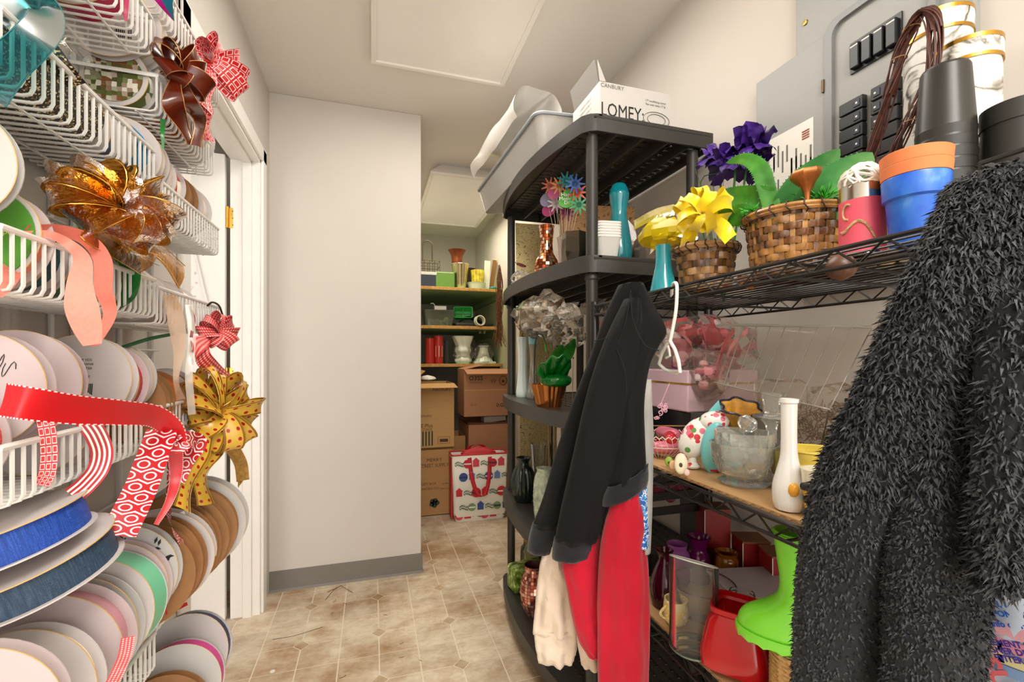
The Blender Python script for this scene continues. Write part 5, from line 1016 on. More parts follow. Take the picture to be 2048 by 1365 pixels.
# stacked boxes at the left end
LIL = M('lilac_pink_paper', '#dcbccb', .35, var=.06, vs=12); BKP = M('black_gloss_card', '#17161a', .2)
o = thing('black_box', 'black glossy film wrapped box under the pink box on the middle wire shelf', 'gift box', (.86, 1.055, LZ + .018)); MB().box(-.10, .10, -.10, .10, 0, .085).build('box_body', BKP, o, smooth=0, bevel=.003); b = MB(); b.grid(lambda u, v: Vector((-.103 + .206 * u, -.103 - .008 * abs(noise.noise(Vector((u * 6, v * 4, 2)))), .002 + .085 * v)), 18, 10); b.build('film_wrap', WRAP, o, smooth=12)
one(MB().box(-.11, .11, -.115, .10, 0, .0175), 'wooden_board', 'cream wooden board under the black box', 'board', M('cream_board', '#d9cfb0', .6), (.86, 1.055, LZ), smooth=0, bevel=.003)
o = thing('pink_box', 'lilac pink gift box with a thin gold band on the black box', 'gift box', (.86, 1.055, LZ + .104)); MB().box(-.11, .11, -.10, .10, 0, .105).build('box_body', LIL, o, smooth=0, bevel=.004); MB().box(-.1105, .1105, -.1008, .1005, .068, .073).build('gold_band', GOLD, o, smooth=0); b = MB(); b.grid(lambda u, v: Vector((-.112 + .224 * u, -.104 - .008 * abs(noise.noise(Vector((u * 5, v * 4, 7)))), .002 + .105 * v)), 18, 12); b.build('film_wrap', WRAP, o, smooth=12)
film_bag('clear film bag of pink and red tissue strips on the pink box', Vector((.87, 1.05, LZ + .275)), (1.25, 1.1, .72), .105, 51, ['#e58b95', '#d4515f', '#f0b6bd', '#c93a48', '#f3d5d6'], 26, .026)
film_bag('clear crackling film bag with pale pink scrolls in front of the pink box', Vector((.80, .95, LZ + .20)), (.7, 1.0, .9), .065, 53, ['#eeb0b4', '#e48b98', '#f6e4e2'], 14, .012)
for i in range(7):
    a = i * .9; P = spline([Vector((.80, .95, LZ + .23)) + Vector((.02 * math.cos(a), .04 * math.sin(a), -.04)), Vector((.84, .98, LZ + .27)) + Vector((.04 * math.cos(a), .06 * math.sin(a), 0)), Vector((.86, 1.0, LZ + .30)) + Vector((.07 * math.cos(a), .10 * math.sin(a), .01))], 12)
    b = MB(); b.strip([q - P[0] for q in P], Vector((.3, .5, .8)), .016, 2); one(b, 'paper_strip', ('rose', 'pale pink', 'crimson')[i % 3] + ' paper strip curling in the tissue bag, ' + ('first', 'first', 'first', 'second', 'second', 'second', 'third')[i] + ' of its colour from the left', 'paper strip', M('pink_paper_%d' % (i % 3), ('#e9848f', '#f0b0b8', '#cf4553')[i % 3], .5), P[0], group='pink paper strips')
PKP = M('pale_pink_plastic', '#eab4c4', .35)
def scroll(label, c, r, seed):
    o = thing('scroll_pick', label, 'floral pick', c); g = random.Random(seed); b = MB()
    for k in range(11):
        q = Vector((g.uniform(-1, 1), 0, g.uniform(-1.4, 1.2))) * r * .75; a0 = g.uniform(0, 6); rr_ = r * g.uniform(.22, .42); b.tube([Vector((0, 0, 0)) + _S * (q.x + rr_ * (1 - i / 18) * math.cos(a0 + i * .55)) + Vector((0, 0, q.z + rr_ * (1 - i / 18) * math.sin(a0 + i * .55))) for i in range(14)], .0014, 5)
    b.build('scroll_word', PKP, o); MB().tube([(0, 0, r), Vector((.01, 0, r + .05)) + _S * .012], .0011, 5).build('stick', PKP, o)
scroll('pale pink scroll word pick hanging in front of the black box', onX(1322, 822, .67), .017, 2)
one(MB().tube([onX(1288, 852, .68), onX(1412, 853, .74)], .0014, 5), 'skewer', 'thin wooden skewer lying across the front of the black box', 'skewer', M('bamboo'), None or (0, 0, 0))
# large clear tray leaning at the back
o = thing('clear_tray', 'large clear ribbed plastic tray propped up at the back of the middle wire shelf', 'tray', (0, 0, 0)); CT = glass('clear_tray_plastic', '#fcfaf6', .9, .06, 1.18, .06, '#f4eee4')
c00, c10, c11, c01 = onX(1432, 800, .90), onX(1560, 985, .80), onX(1745, 860, .93), onX(1470, 652, .985)
c11t = onX(1740, 668, 1.02)
def tray(u, v):
    top = onX(1462, 650, .82).lerp(onX(1745, 655, .90), u); mid = onX(1428, 765, .775).lerp(onX(1660, 820, .80), u); bot = onX(1500, 862, .80).lerp(onX(1640, 905, .84), u)
    p = top.lerp(mid, v / .6) if v < .6 else mid.lerp(bot, (v - .6) / .4); return p
b = MB(); b.grid(tray, 53, 16); b.build('tray_wall', CT, o, solid=.0012, smooth=30)
b = MB()
for k in range(1, 9): u = k / 9; b.tube([tray(u, v / 10) for v in range(0, 7)], .0011, 5)
b.tube([tray(u / 20, 0) for u in range(21)], .0028, 6); b.tube([tray(u / 20, .6) for u in range(21)], .002, 6); b.build('ribs', glass('clear_rib', '#f6f4ee', 1.0, .05, 1.6, .35, '#ece6da'), o)
o = thing('arched_clear_box', 'small clear plastic box with an arched corner inside the ribbed tray', 'box', onX(1560, 830, .86)); tubmesh([(.05, .03, 0), (.05, .03, .07), (.04, .022, .078)], .012).build('box_body', CT, o, smooth=30)
# moss bag
p = onX(1672, 900, .925); p.z = LZ + .006; o = thing('moss_bag', 'clear bag of brown dried moss with a yellow card leaning at the wall', 'bag', p); MOSS = M('dry_moss', '#7a6038', .9, var=.5, vs=90); g = random.Random(12)
b = MB()
for k in range(420):
    c = Vector((g.uniform(-.03, .05), g.uniform(-.10, .09), g.uniform(.05, .13))); d = Vector((g.uniform(-1, 1), g.uniform(-1, 1), g.uniform(-1, 1))).normalized() * .02; b.tube([c, c + d * .5 + Vector((0, 0, .004)), c + d], .0009, 3)
q = b.build('moss_strands', MOSS, o); q['kind'] = 'stuff'
crumple((0, 0, 0), .105, 20, 61, (.5, 1.15, .85), .3).build('film_bag', BAGF, o, (.02, 0, .085), smooth=12)
b = MB(); b.add([(-.045, -.055, .012), (-.06, -.10, .02), (-.05, -.09, .095), (-.035, -.045, .085)], [(0, 1, 2, 3)]); b.build('yellow_card', M('yellow_card', '#e3b62a', .5), o, smooth=0, solid=.001)
b = MB(); [b.box(-.052, -.051, .0 + i * .006, .003 + i * .006, .03, .055) for i in range(7)]; b.build('barcode', INK, o, smooth=0)
# ---------------------------------------------------------------- lower wire shelf
CLR2 = glass('clear_thick_glass', '#fdfdfb', .9, .02, 1.2, .02, '#f6f6f2')
o = thing('cylinder_vase', 'tall clear glass cylinder vase with a slanted rim on the lower wire shelf', 'vase', Bt(1387, 1296)); b = MB(); N = 40; vs = []; fs = []
for k, (rr_, zf) in enumerate(((.045, 0), (.047, .004), (.047, 1), (.0445, 1), (.0445, .01), (.0, .01))):
    for j in range(N):
        a = 6.283 * j / N; zt = .175 + .018 * math.cos(a + 2.6); z = zt if zf == 1 else zf; vs.append((max(.0003, rr_) * math.cos(a), max(.0003, rr_) * math.sin(a), z))
for k in range(5): fs += [(k * N + j, k * N + (j + 1) % N, (k + 1) * N + (j + 1) % N, (k + 1) * N + j) for j in range(N)]
fs.append(tuple(range(N - 1, -1, -1))); b.add(vs, fs); b.build('vase_wall', CLR2, o); MB().tube([(.0458 * math.cos(6.283 * j / N), .0458 * math.sin(6.283 * j / N), .175 + .018 * math.cos(6.283 * j / N + 2.6)) for j in range(N)], .0016, 6, True).build('rim', glass('rim_glass', '#ffffff', 1.0, .05, 1.6, .5, '#e6e6e0'), o); MB().tube([(.046 * math.cos(6.283 * j / N), .046 * math.sin(6.283 * j / N), .003) for j in range(N)], .002, 6, True).build('foot_ring', glass('green_edge_glass', '#b9cbb4', .9, .05, 1.5, .3, '#9fb59a'), o)
o = thing('glass_bowl', 'clear round glass bowl behind the cylinder vase', 'bowl', Vector((.715, .86, BZ))); MB().lathe(shell(smooth_prof([(.028, 0), (.05, .012), (.064, .04), (.07, .07), (.071, .078)], 18), .002), 40).build('bowl_body', CLR2, o); MB().tube([(.07 * math.cos(6.283 * j / N), .07 * math.sin(6.283 * j / N), .078) for j in range(N)], .0016, 6, True).build('rim', glass('purple_rim', '#8a6a80', .9, .05, 1.6, .4, '#6a4a5c'), o)
RJ = glass('red_jar_glass', '#f0343a', 1.0, .02, 1.5, .38, '#f01822', .12, 22)
o = thing('square_jar', 'big ruby red square glass jar at the front of the lower wire shelf', 'jar', Vector((.668, .708, BZ)), (0, 0, R_(38))); o.scale = (.95, .95, 1.1); MB().lathe(shell([(.052, 0), (.062, .008), (.064, .03), (.05, .085), (.042, .094), (.046, .098), (.046, .106)], .004), 48, sq=5).build('jar_body', RJ, o, smooth=40)
LIME = M('lime_rubber', '#78d62e', .28, coat=.35, var=.05, vs=10)
# rubber boot: shaft, foot, welt, sole
bo = thing('rubber_boot', 'lime green miniature rubber boot standing on the rope wrapped pot', 'boot', Vector((.662, .590, BZ + .112)), (0, 0, R_(128)))
bo.scale = (1.22, 1.22, 1.22)
def ring(cx, z, rx, ry, n=22): return [(cx + rx * math.cos(6.283 * j / n), ry * math.sin(6.283 * j / n), z) for j in range(n)]
secs = [(.012, .012, .050, .029), (.012, .024, .0495, .029), (.009, .036, .045, .0275), (-.002, .048, .034, .025), (-.012, .062, .024, .022), (-.015, .08, .0225, .0215), (-.013, .11, .0245, .023), (-.011, .14, .027, .025), (-.011, .155, .028, .026)]
b = MB(); n_ = 22; vs = [v for cx, z, rx, ry in secs for v in ring(cx, z, rx, ry)]; b.add(vs, [(k * n_ + j, k * n_ + (j + 1) % n_, (k + 1) * n_ + (j + 1) % n_, (k + 1) * n_ + j) for k in range(len(secs) - 1) for j in range(n_)]); b.build('boot_upper', LIME, bo, solid=.003, smooth=60, subd=1)
b = MB(); vs = [v for z, e in ((0, .002), (.008, .004), (.013, .003)) for v in ring(.012, z, .050 + e, .029 + e, 44)]; vs = [(x * 1.0, y, z - (.003 if (i % 44) % 3 == 0 and z == 0 else 0)) for i, (x, y, z) in enumerate(vs)]; b.add(vs, [(k * 44 + j, k * 44 + (j + 1) % 44, (k + 1) * 44 + (j + 1) % 44, (k + 1) * 44 + j) for k in range(2) for j in range(44)] + [tuple(range(43, -1, -1)), tuple(range(88, 132))]); b.build('sole', LIME, bo, smooth=30)
MB().tube(ring(-.011, .150, .0295, .0275), .0032, 6, True).build('cuff', LIME, bo)
o = thing('rope_pot', 'round pot wrapped in tan rope under the lime boot', 'plant pot', Vector((.672, .58, BZ))); MB().lathe(shell([(.034, 0), (.036, .107)], .004), 30).build('pot_body', KRAFT, o)
b = MB()
for k in range(15): b.tube([((.038 + .0012 * math.sin(j * 1.9)) * math.cos(6.283 * j / 48), (.038 + .0012 * math.sin(j * 1.9)) * math.sin(6.283 * j / 48), .0035 + k * .007 + .0006 * math.sin(j * 1.9)) for j in range(48)], .0036, 6, True)
b.build('rope_wrap', M('jute_rope', '#b8915a', .8, var=.3, vs=200), o)
o = thing('glass_jar', 'small clear screw top glass jar behind the red square jar', 'jar', Vector((.735, .765, BZ))); MB().lathe(shell(smooth_prof([(.028, 0), (.031, .006), (.031, .07), (.024, .085)], 14) + [(.0235, .088), (.025, .090), (.0235, .093), (.025, .097), (.0235, .101)], .002), 34).build('jar_body', CLR2, o)
o = thing('plastic_container', 'translucent white lidded plastic container in the middle of the lower wire shelf', 'container', Vector((.84, .835, BZ)), (0, 0, R_(-12))); tubmesh([(.07, .06, 0), (.078, .068, .065)], .015).build('container_body', glass('milky_plastic', '#e6e0e6', .7, .2, 1.4, .55, '#d6ced6'), o, solid=.002); MB().box(-.082, .082, -.072, .072, .065, .075).build('lid', glass('milky_lid', '#f0ecf2', .7, .2, 1.4, .6, '#ded8e2'), o, smooth=0, bevel=.006)
PUR2 = glass('deep_purple_glass', '#3a1e8a', 1.0, .03, 1.55, .4, '#3a1a80')
o = thing('purple_bowl', 'deep purple flared glass bowl beside the lime boot', 'bowl', Vector((.79, .655, BZ))); MB().lathe(shell(smooth_prof([(.022, 0), (.03, .008), (.028, .03), (.038, .055), (.05, .075), (.053, .082)], 20), .003), 36).build('bowl_body', PUR2, o)
one(crumple((0, 0, 0), .025, 12, 71, (1, 1, .9), .2), 'toy_ball', 'small blue and yellow crumpled toy behind the purple bowl', 'toy', mosaic('toy_patch', ['#1f7fbf', '#d9d23a', '#2a9ac0', '#6ab04a'], 60, .4, 0), Vector((.835, .715, BZ + .022)))
def vase(label, x, y, prof, mat, name='glass_vase', n=32, cat='vase', amp=None, z=None):
    o = thing(name, label, cat, Vector((x, y, BZ if z is None else z))); MB().lathe(shell(smooth_prof(prof, 26), .0025), n, amp=amp).build('vase_body', mat, o); return o
MAG = glass('magenta_glass', '#8a1470', .95, .04, 1.55, .5, '#8a1272'); LILG = glass('lilac_frosted_glass', '#b86ac0', .8, .25, 1.5, .7, '#b565bd'); AMBG = glass('amber_glass', '#c07a1a', .95, .04, 1.5, .45, '#a8620f'); WINE = glass('wine_glass', '#5a0a2a', 1.0, .04, 1.55, .6, '#4a0a22')
vase('magenta glass vase with a flared neck at the back of the lower wire shelf', .82, 1.0, [(.026, 0), (.034, .03), (.03, .065), (.02, .085), (.024, .105), (.031, .118)], MAG)
vase('frosted lilac glass jar behind the cylinder vase', .765, 1.015, [(.028, 0), (.032, .02), (.032, .07), (.024, .085), (.026, .10)], LILG, 'lilac_jar', cat='jar')
vase('amber glass jar beside the magenta vase', .86, .945, [(.024, 0), (.028, .02), (.028, .07), (.024, .085), (.028, .095)], AMBG, 'amber_jar', cat='jar')
vase('dark wine red bottle vase next to the red cloth', .665, .93, [(.028, 0), (.033, .02), (.034, .05), (.024, .085), (.014, .105), (.015, .118), (.021, .13)], WINE, 'bottle_vase')
RBX = M('red_gift_card', '#8e1512', .4, var=.1)
for i, (x, y, h, z, lab) in enumerate(((.90, 1.04, .10, .075, 'dark red gift box raised highest by the wall'), (.945, .955, .115, 0, 'dark red gift box left of the pair at the wall'), (.945, .865, .115, 0, 'dark red gift box right of the pair at the wall'))):
    o = thing('gift_box', lab, 'gift box', (x, y, BZ + z), (0, 0, R_(-20))); MB().box(-.034, .034, -.034, .034, 0, h).build('box_body', RBX, o, smooth=0, bevel=.002); MB().box(-.035, .035, -.035, .035, h, h + .004).build('box_top', M('brown_box_top', '#7a4a26', .6), o, smooth=0); MB().box(-.0352, -.0335, -.0352, -.0335, 0, h).build('white_edge', WLB, o, smooth=0)
one(MB().box(-.036, .036, -.036, .036, 0, .074), 'base_carton', 'plain dark carton under the highest red gift box', 'box', M('dark_red_card', '#4a1210', .5), (.90, 1.04, BZ), (0, 0, R_(-20)), smooth=0)
n = NT('yellow_flower_mug'); v_ = n.coords(); n.bsdf(n.ramp(n.noise(v_, 60, 2), [(.45, '#e9d9a0'), (.55, '#e8c344'), (.62, '#f4f0e4')]), .2)
o = thing('flower_mug', 'small white and yellow mug left of the cylinder vase', 'mug', Vector((.645, .86, BZ))); MB().lathe(shell(smooth_prof([(.02, 0), (.025, .008), (.027, .03), (.025, .052)], 12), .0025), 28).build('mug_body', n.m, o); MB().tube([(-.026 - .014 * math.sin(math.pi * i / 8), 0, .012 + .028 * i / 8) for i in range(9)], .003, 6).build('handle', n.m, o)
# lowest level
one(MB().lathe(shell(smooth_prof([(.045, 0), (.06, .008), (.075, .05), (.08, .07), (.085, .078)], 18), .008), 40), 'stone_bowl', 'grey white stone bowl on the lowest wire shelf', 'bowl', M('grey_stoneware', '#c3c4c4', .5, var=.12, vs=30), Vector((.70, .88, WZ[3] + .004)))
o = thing('black_crate', 'black slatted crate with pink things behind the hanging clothes', 'crate', Vector((.87, 1.05, WZ[2] + .18 - .168))); 
for z in (.16, .20, .24, .28): MB().box(-.09, .09, -.06, -.055, z, z + .022).build('slat', M('crate_black', '#181715', .5), o, smooth=0)
o.location = Vector((.80, 1.12, BZ)); [MB().box(x, x + .006, -.06, .04, 0, .31).build('crate_side', M('crate_black'), o, smooth=0) for x in (-.09, .084)]; MB().box(-.08, .08, -.05, .04, 0, .006).build('crate_floor', M('crate_black'), o, smooth=0)
for i in range(4): one(ell(MB(), (0, 0, 0), (.02, .02, .03)), 'pink_pompom', ('first', 'second', 'third', 'fourth')[i] + ' pink ornament from the left inside the black crate', 'ornament', PKG, Vector((.74 + .04 * i, 1.12, BZ + .20 + .02 * (i % 2))), group='pink ornaments in the crate')
# ================================================================== clothes on hangers at the front of the wire rack
def clothmat(name, col, col2, sc=220, rough=.9, sheen=.25):
    n = NT(name); v = n.coords(); f = n.noise(v, 5, 3); b = n.bsdf(n.ramp(f, [(.35, col), (.65, col2)]), rough, spec=.2, bump=n.noise(v, sc, 2), bs=.25, bd=.0015); b.inputs['Sheen Weight'].default_value = sheen; MATS[name] = n.m; return n.m
SWT = clothmat('black_fleece', '#0e0d0e', '#151415', sheen=.04); SWR = clothmat('black_ribbing', '#17171a', '#1f1f24', 500); REDC = clothmat('red_crepe', '#aa0e26', '#be142e', 320); CRM = clothmat('cream_jersey', '#d8c4b0', '#e3d2c0', 320); GRY = clothmat('grey_fleck', '#8a8a88', '#b8b6b2', 420)
def onG(px, py, off):
    """the hanging plane of the garments, at a slant in front of the rack"""
    d = _ray(px, py); nx, ny = .89, .456; k = nx * .555 + ny * .88 + (off - .575); return Vector((0, 0, CAMH)) + d * (k / (nx * d.x + ny * d.y))
PLANE = onG
def loft(stations, X, depth, n=40, m=30, fold=(.12, 7, 1.0), seed=0, ends=True, hang=(0, 0)):
    """stations: left px, right px, row; gives a soft closed sleeve of cloth hung at X; returns mesh builder and rings"""
    cs = []; 
    for st in stations:
        l, r, y = st[:3]; a, c = PLANE(l, y, X), PLANE(r, y, X)
        mid = (a + c) / 2; cs.append((mid, dep(mid) * (r - l) / FPX / 2))
    ctr = spline([c[0] for c in cs], m); hw = [max(.004, v.x) for v in spline([Vector((c[1], 0, 0)) for c in cs], m)]
    b = MB(); vs = []; amp, k, tw = fold
    for i in range(m):
        v = i / (m - 1)
        for j in range(n):
            a = 6.2832 * j / n; w = 1 + amp * .55 * math.sin(k * a + tw * v * 3 + seed + 1.4 * noise.noise(Vector((seed, v * 3, a)))) * (.25 + .75 * v) + amp * 1.5 * noise.noise(Vector((math.cos(a) * 1.7 + seed, math.sin(a) * 1.7, v * 4))) + amp * .7 * noise.noise(Vector((math.cos(a) * 4 + seed, math.sin(a) * 4, v * 9)))
            vs.append(ctr[i] + _S * (hw[i] * math.cos(a) * (1 + .08 * (w - 1))) + _F * (depth * math.sin(a) * w) + Vector((0, 0, (hang[0] + (hang[1] - hang[0]) * v ** 2) * math.cos(a))))
    fs = [(i * n + j, i * n + (j + 1) % n, (i + 1) * n + (j + 1) % n, (i + 1) * n + j) for i in range(m - 1) for j in range(n)]
    if ends: fs += [tuple(range(n - 1, -1, -1))]
    b.add(vs, fs); return b, vs, n, m
def cut(b_vs, n, m, i0): return b_vs[i0 * n:]
sw = thing('sweatshirt', 'black fleece sweatshirt hanging from the wire rack over a red garment', 'sweatshirt')
def garment(o, name, st, X, dp, mat, fold=(.12, 7, 1), seed=0, **k):
    b, vs, n, m = loft(st, X, dp, fold=fold, seed=seed, **k); return b.build(name, mat, o, smooth=80, solid=.0025), vs, n, m
garment(sw, 'body', [(1246, 1284, 570), (1236, 1302, 605), (1232, 1333, 662), (1238, 1318, 695), (1240, 1298, 735), (1238, 1286, 810), (1230, 1288, 880), (1217, 1293, 955)], .552, .036, SWT, (.14, 5, 1), 2, hang=(0, .026))
garment(sw, 'hem_band', [(1215, 1295, 948), (1208, 1297, 968), (1206, 1296, 988)], .552, .040, SWR, (.08, 5, 0), 2, m=8, ends=False, hang=(.026, .026))
garment(sw, 'sleeve', [(1238, 1282, 572), (1210, 1275, 635), (1180, 1245, 720), (1146, 1215, 810), (1116, 1185, 900), (1090, 1158, 990), (1068, 1130, 1050)], .535, .03, SWT, (.16, 6, 1.4), 5)
garment(sw, 'cuff', [(1067, 1130, 1046), (1060, 1120, 1075), (1056, 1112, 1102)], .535, .029, SWR, (.1, 5, 0), 5, m=8, ends=False)
garment(sw, 'sleeve', [(1250, 1280, 600), (1212, 1284, 680), (1182, 1276, 770), (1160, 1262, 860), (1140, 1240, 950), (1122, 1212, 1030), (1112, 1196, 1080)], .512, .03, SWT, (.16, 6, 1.2), 9)
garment(sw, 'cuff', [(1111, 1196, 1076), (1107, 1188, 1098), (1106, 1178, 1116)], .512, .029, SWR, (.1, 5, 0), 9, m=8, ends=False)
# seams
b = MB()
for P in ([(1190, 682), (1215, 678), (1228, 690), (1250, 740), (1254, 790)], [(1262, 580), (1252, 640), (1236, 690)], [(1262, 590), (1266, 640), (1290, 690), (1318, 702)]): b.tube(spline([onG(x, y, .479) for x, y in P], 20), .0011, 5)
b.build('seam', M('dark_thread', '#0c0c0d', .9), sw)
rg = thing('red_garment', 'bright red crepe garment hanging below the black sweatshirt', 'garment')
garment(rg, 'body', [(1234, 1278, 985), (1214, 1288, 1040), (1204, 1294, 1100), (1199, 1300, 1200), (1198, 1301, 1300), (1200, 1296, 1420)], .548, .027, REDC, (.3, 8, .6), 3, m=40)
garment(rg, 'sleeve', [(1130, 1200, 1070), (1126, 1206, 1120), (1136, 1210, 1180), (1148, 1210, 1240), (1160, 1208, 1285), (1172, 1206, 1305)], .535, .03, REDC, (.3, 5, 2.2), 7)
cg = thing('cream_garment', 'cream gathered garment hanging behind the red one near the floor shelf', 'garment')
garment(cg, 'sleeve', [(1092, 1125, 1085), (1080, 1142, 1140), (1074, 1152, 1200), (1068, 1160, 1265)], .552, .026, CRM, (.42, 9, .3), 1)
garment(cg, 'gathered_cuff', [(1070, 1160, 1258), (1073, 1156, 1290), (1078, 1148, 1322)], .552, .024, CRM, (.4, 9, .3), 1, m=10, ends=False)
garment(cg, 'hem', [(1150, 1215, 1230), (1156, 1216, 1280), (1164, 1214, 1330)], .575, .022, CRM, (.35, 9, .3), 4, m=12)
gg = thing('grey_garment', 'grey flecked garment edge showing behind the black sweatshirt', 'garment'); garment(gg, 'body', [(1262, 1302, 760), (1262, 1306, 880), (1264, 1304, 1000), (1266, 1300, 1105)], .578, .014, GRY, (.2, 6, .5), 6)
n = NT('blue_print_cloth'); v_ = n.coords(); n.bsdf(n.ramp(n.noise(v_, 110, 2), [(.44, '#1d5fae'), (.5, '#e8eef4'), (.56, '#2f86cf')], 'CONSTANT'), .8)
bgm = thing('blue_print_garment', 'blue and white patterned cloth edge beside the red garment', 'garment'); garment(bgm, 'body', [(1262, 1294, 960), (1262, 1296, 1040), (1266, 1296, 1095)], .568, .012, n.m, (.2, 6, .5), 8)
# white hangers
HNG = M('white_plastic_hanger', '#e9e7e2', .35)
b = MB(); b.tube(spline([onX(1343, 592, .612), onX(1345, 572, .600), onX(1350, 566, .592), onX(1354, 575, .588), onX(1352, 620, .588), onX(1345, 660, .588), onX(1340, 684, .588)], 22), .0036, 8)
o = thing('coat_hanger', 'white plastic hanger hooked on the front rail of the wire rack', 'hanger'); b.build('hook', HNG, o)
b = MB(); b.tube([onX(1340, 682, .588), onX(1350, 700, .59), onX(1357, 722, .592), onX(1360, 744, .594), onX(1352, 748, .60), onX(1330, 740, .61), onX(1318, 728, .615), onX(1324, 706, .605), onX(1336, 684, .590)], .0038, 8, True); b.build('frame', HNG, o)
b = MB(); b.tube([onX(1332, 682, .60), onX(1338, 700, .60), onX(1340, 712, .60), onX(1332, 716, .60)], .0028, 6); b.build('notch', HNG, o)
# ------------------------------------------------------------------ fuzzy cardigan
FUZ = None
n = NT('charcoal_loop_yarn'); gi = n.add('NewGeometry'); f = n.noise(gi.outputs['Position'], 900, 1); f2 = n.noise(gi.outputs['Position'], 12, 2)
col = n.mix(.5, n.ramp(f, [(.3, '#0b0b0d'), (.58, '#1f2024'), (.82, '#4a4d54')]), n.ramp(f2, [(.3, '#121215'), (.7, '#222428')])); n.bsdf(col, .55, spec=.5); FUZ = n.m; MATS['charcoal_loop_yarn'] = FUZ
FUB = clothmat('charcoal_knit_ground', '#0d0d0f', '#161619', 300)
PLANE = onX
fc = thing('fuzzy_cardigan', 'charcoal black shaggy loop knit cardigan hanging at the right front', 'cardigan')
parts = [('sleeve', [(1950, 2004, 352), (1924, 2034, 395), (1882, 2060, 470), (1836, 2062, 560), (1794, 2046, 650), (1748, 2016, 760), (1710, 1990, 840), (1675, 1962, 920), (1648, 1932, 1000), (1628, 1900, 1080), (1612, 1858, 1200), (1604, 1826, 1365), (1600, 1815, 1450)], .500, .028, 24000, (.12, 5, 1.5)),
         ('front_panel', [(1860, 1980, 640), (1838, 2000, 760), (1818, 2005, 880), (1800, 1996, 1000), (1790, 1984, 1100), (1785, 1972, 1220), (1782, 1965, 1365), (1780, 1960, 1450)], .516, .024, 14000, (.12, 5, 1.0)),
         ('back_panel', [(1960, 2060, 352), (1965, 2150, 420), (1975, 2200, 560), (1970, 2210, 760), (1965, 2210, 960), (1970, 2205, 1080), (1976, 2200, 1178)], .532, .022, 9000, (.12, 5, 1.0))]
for pi, (nm, st, X, dp, cnt, fold) in enumerate(parts):
    q, vs, n_, m_ = garment(fc, nm, st, X, dp, FUB, fold, pi * 3 + 1, m=44)
    g = random.Random(70 + pi); b = MB(); V = []; Fs = []
    low = [st[0][2] + (st[-1][2] - st[0][2]) * i / (m_ - 1) for i in range(m_)]
    for k in range(cnt):
        i, j = g.randrange(m_ - 1), g.randrange(n_); s_, t_ = g.random(), g.random()
        a, c, d, e = vs[i * n_ + j], vs[i * n_ + (j + 1) % n_], vs[(i + 1) * n_ + (j + 1) % n_], vs[(i + 1) * n_ + j]
        p = a.lerp(c, s_).lerp(e.lerp(d, s_), t_); nn = (c - a).cross(e - a)
        if nn.length < 1e-9: continue
        nn.normalize()
        ctr_ = sum((vs[i * n_ + h] for h in (0, n_ // 4, n_ // 2, 3 * n_ // 4)), Vector()) / 4
        if nn.dot(p - ctr_) < 0: nn = -nn
        if nn.dot(p - Vector((0, 0, CAMH))) > .25 * (p - Vector((0, 0, CAMH))).length and g.random() < .7: continue
        py = HOR - (p.z - CAMH) / max(.05, dep(p)) * FPX
        L_ = g.uniform(.008, .014) if (py < 1000 or pi == 2) else g.uniform(.005, .008)
        rd = Vector((g.uniform(-1, 1), g.uniform(-1, 1), g.uniform(-1.6, .3))); d1 = (nn * 1.0 + rd * .55).normalized(); d2 = (nn * .25 + rd + Vector((0, 0, -.5))).normalized(); sd = d1.cross(rd).normalized() * g.uniform(.0007, .0012)
        p1, p2 = p + d1 * L_ * .5, p + d1 * L_ * .5 + d2 * L_ * .6; z = len(V)
        V += [p - sd, p + sd, p1 + sd, p1 - sd, p2]; Fs += [(z, z + 1, z + 2, z + 3), (z + 3, z + 2, z + 4)]
    b.add(V, Fs); o = b.build('shaggy_loops', FUZ, q, smooth=0); o['kind'] = 'stuff'
# knitted rib columns on the lower sleeve
# printed plastic bag behind the cardigan
PBG = M('pale_blue_film', '#c9d6ea', .25, var=.05); o = thing('printed_bag', 'pale clothing bag printed with blue safety warnings at the lower right', 'plastic bag')
a, c, d, e = onX(1955, 1150, .60), onX(2150, 1150, .60), onX(2150, 1470, .60), onX(1955, 1470, .60)
b = MB(); b.grid(lambda u, v: a.lerp(c, u).lerp(e.lerp(d, u), v) + Vector((.006 * noise.noise(Vector((u * 3, v * 4, 0))), 0, 0)), 12, 14); b.build('bag_front', PBG, o, solid=.012, smooth=60)
bm = Matrix((Vector((0, -1, 0)), Vector((0, 0, 1)), Vector((-1, 0, 0)))).transposed() @ Matrix.Rotation(R_(24), 3, 'Z'); BI = M('blue_ink', '#1f5fc4', .5); PI_ = M('purple_ink', '#4a3a9a', .5)
for i, (s_, px, py, m) in enumerate((('SUFFOCATION, KEEP THIS PLASTIC BAG', 2040, 1212, BI), ('SMALL COMPONENTS MAY CLING TO', 2044, 1232, BI), ('for info on recycling', 2030, 1252, BI), ('AVERTISSEMENT SUFFOCATION', 2040, 1292, PI_), ('ELOIGNER DES ENFANTS', 2044, 1308, PI_), ('AFIN D EVITER TOUT RISQUE', 2048, 1324, PI_))): text(s_, .0075, m, o, onX(px, py, .592), bm, bold=.0003)
text('SU', .024, M('coral_ink', '#e06a70', .5), o, onX(1992, 1348, .591), bm @ Matrix.Rotation(R_(-80), 3, 'Z'), bold=.001)
for i, (px, py, w, h, col) in enumerate(((2030, 1268, .03, .012, '#e3a9b6'), (2034, 1300, .03, .012, '#d98fa2'), (2034, 1330, .028, .008, '#d8cf9a'), (2030, 1350, .03, .01, '#7f9cc9'), (1990, 1300, .012, .02, '#f0c9a0'))):
    MB().obox((0, 0, 0), (.0006, w, h), (R_(-8), 0, 0)).build('print_patch', M('print_patch_%d' % i, col, .5), o, onX(px, py, .5925), smooth=0)
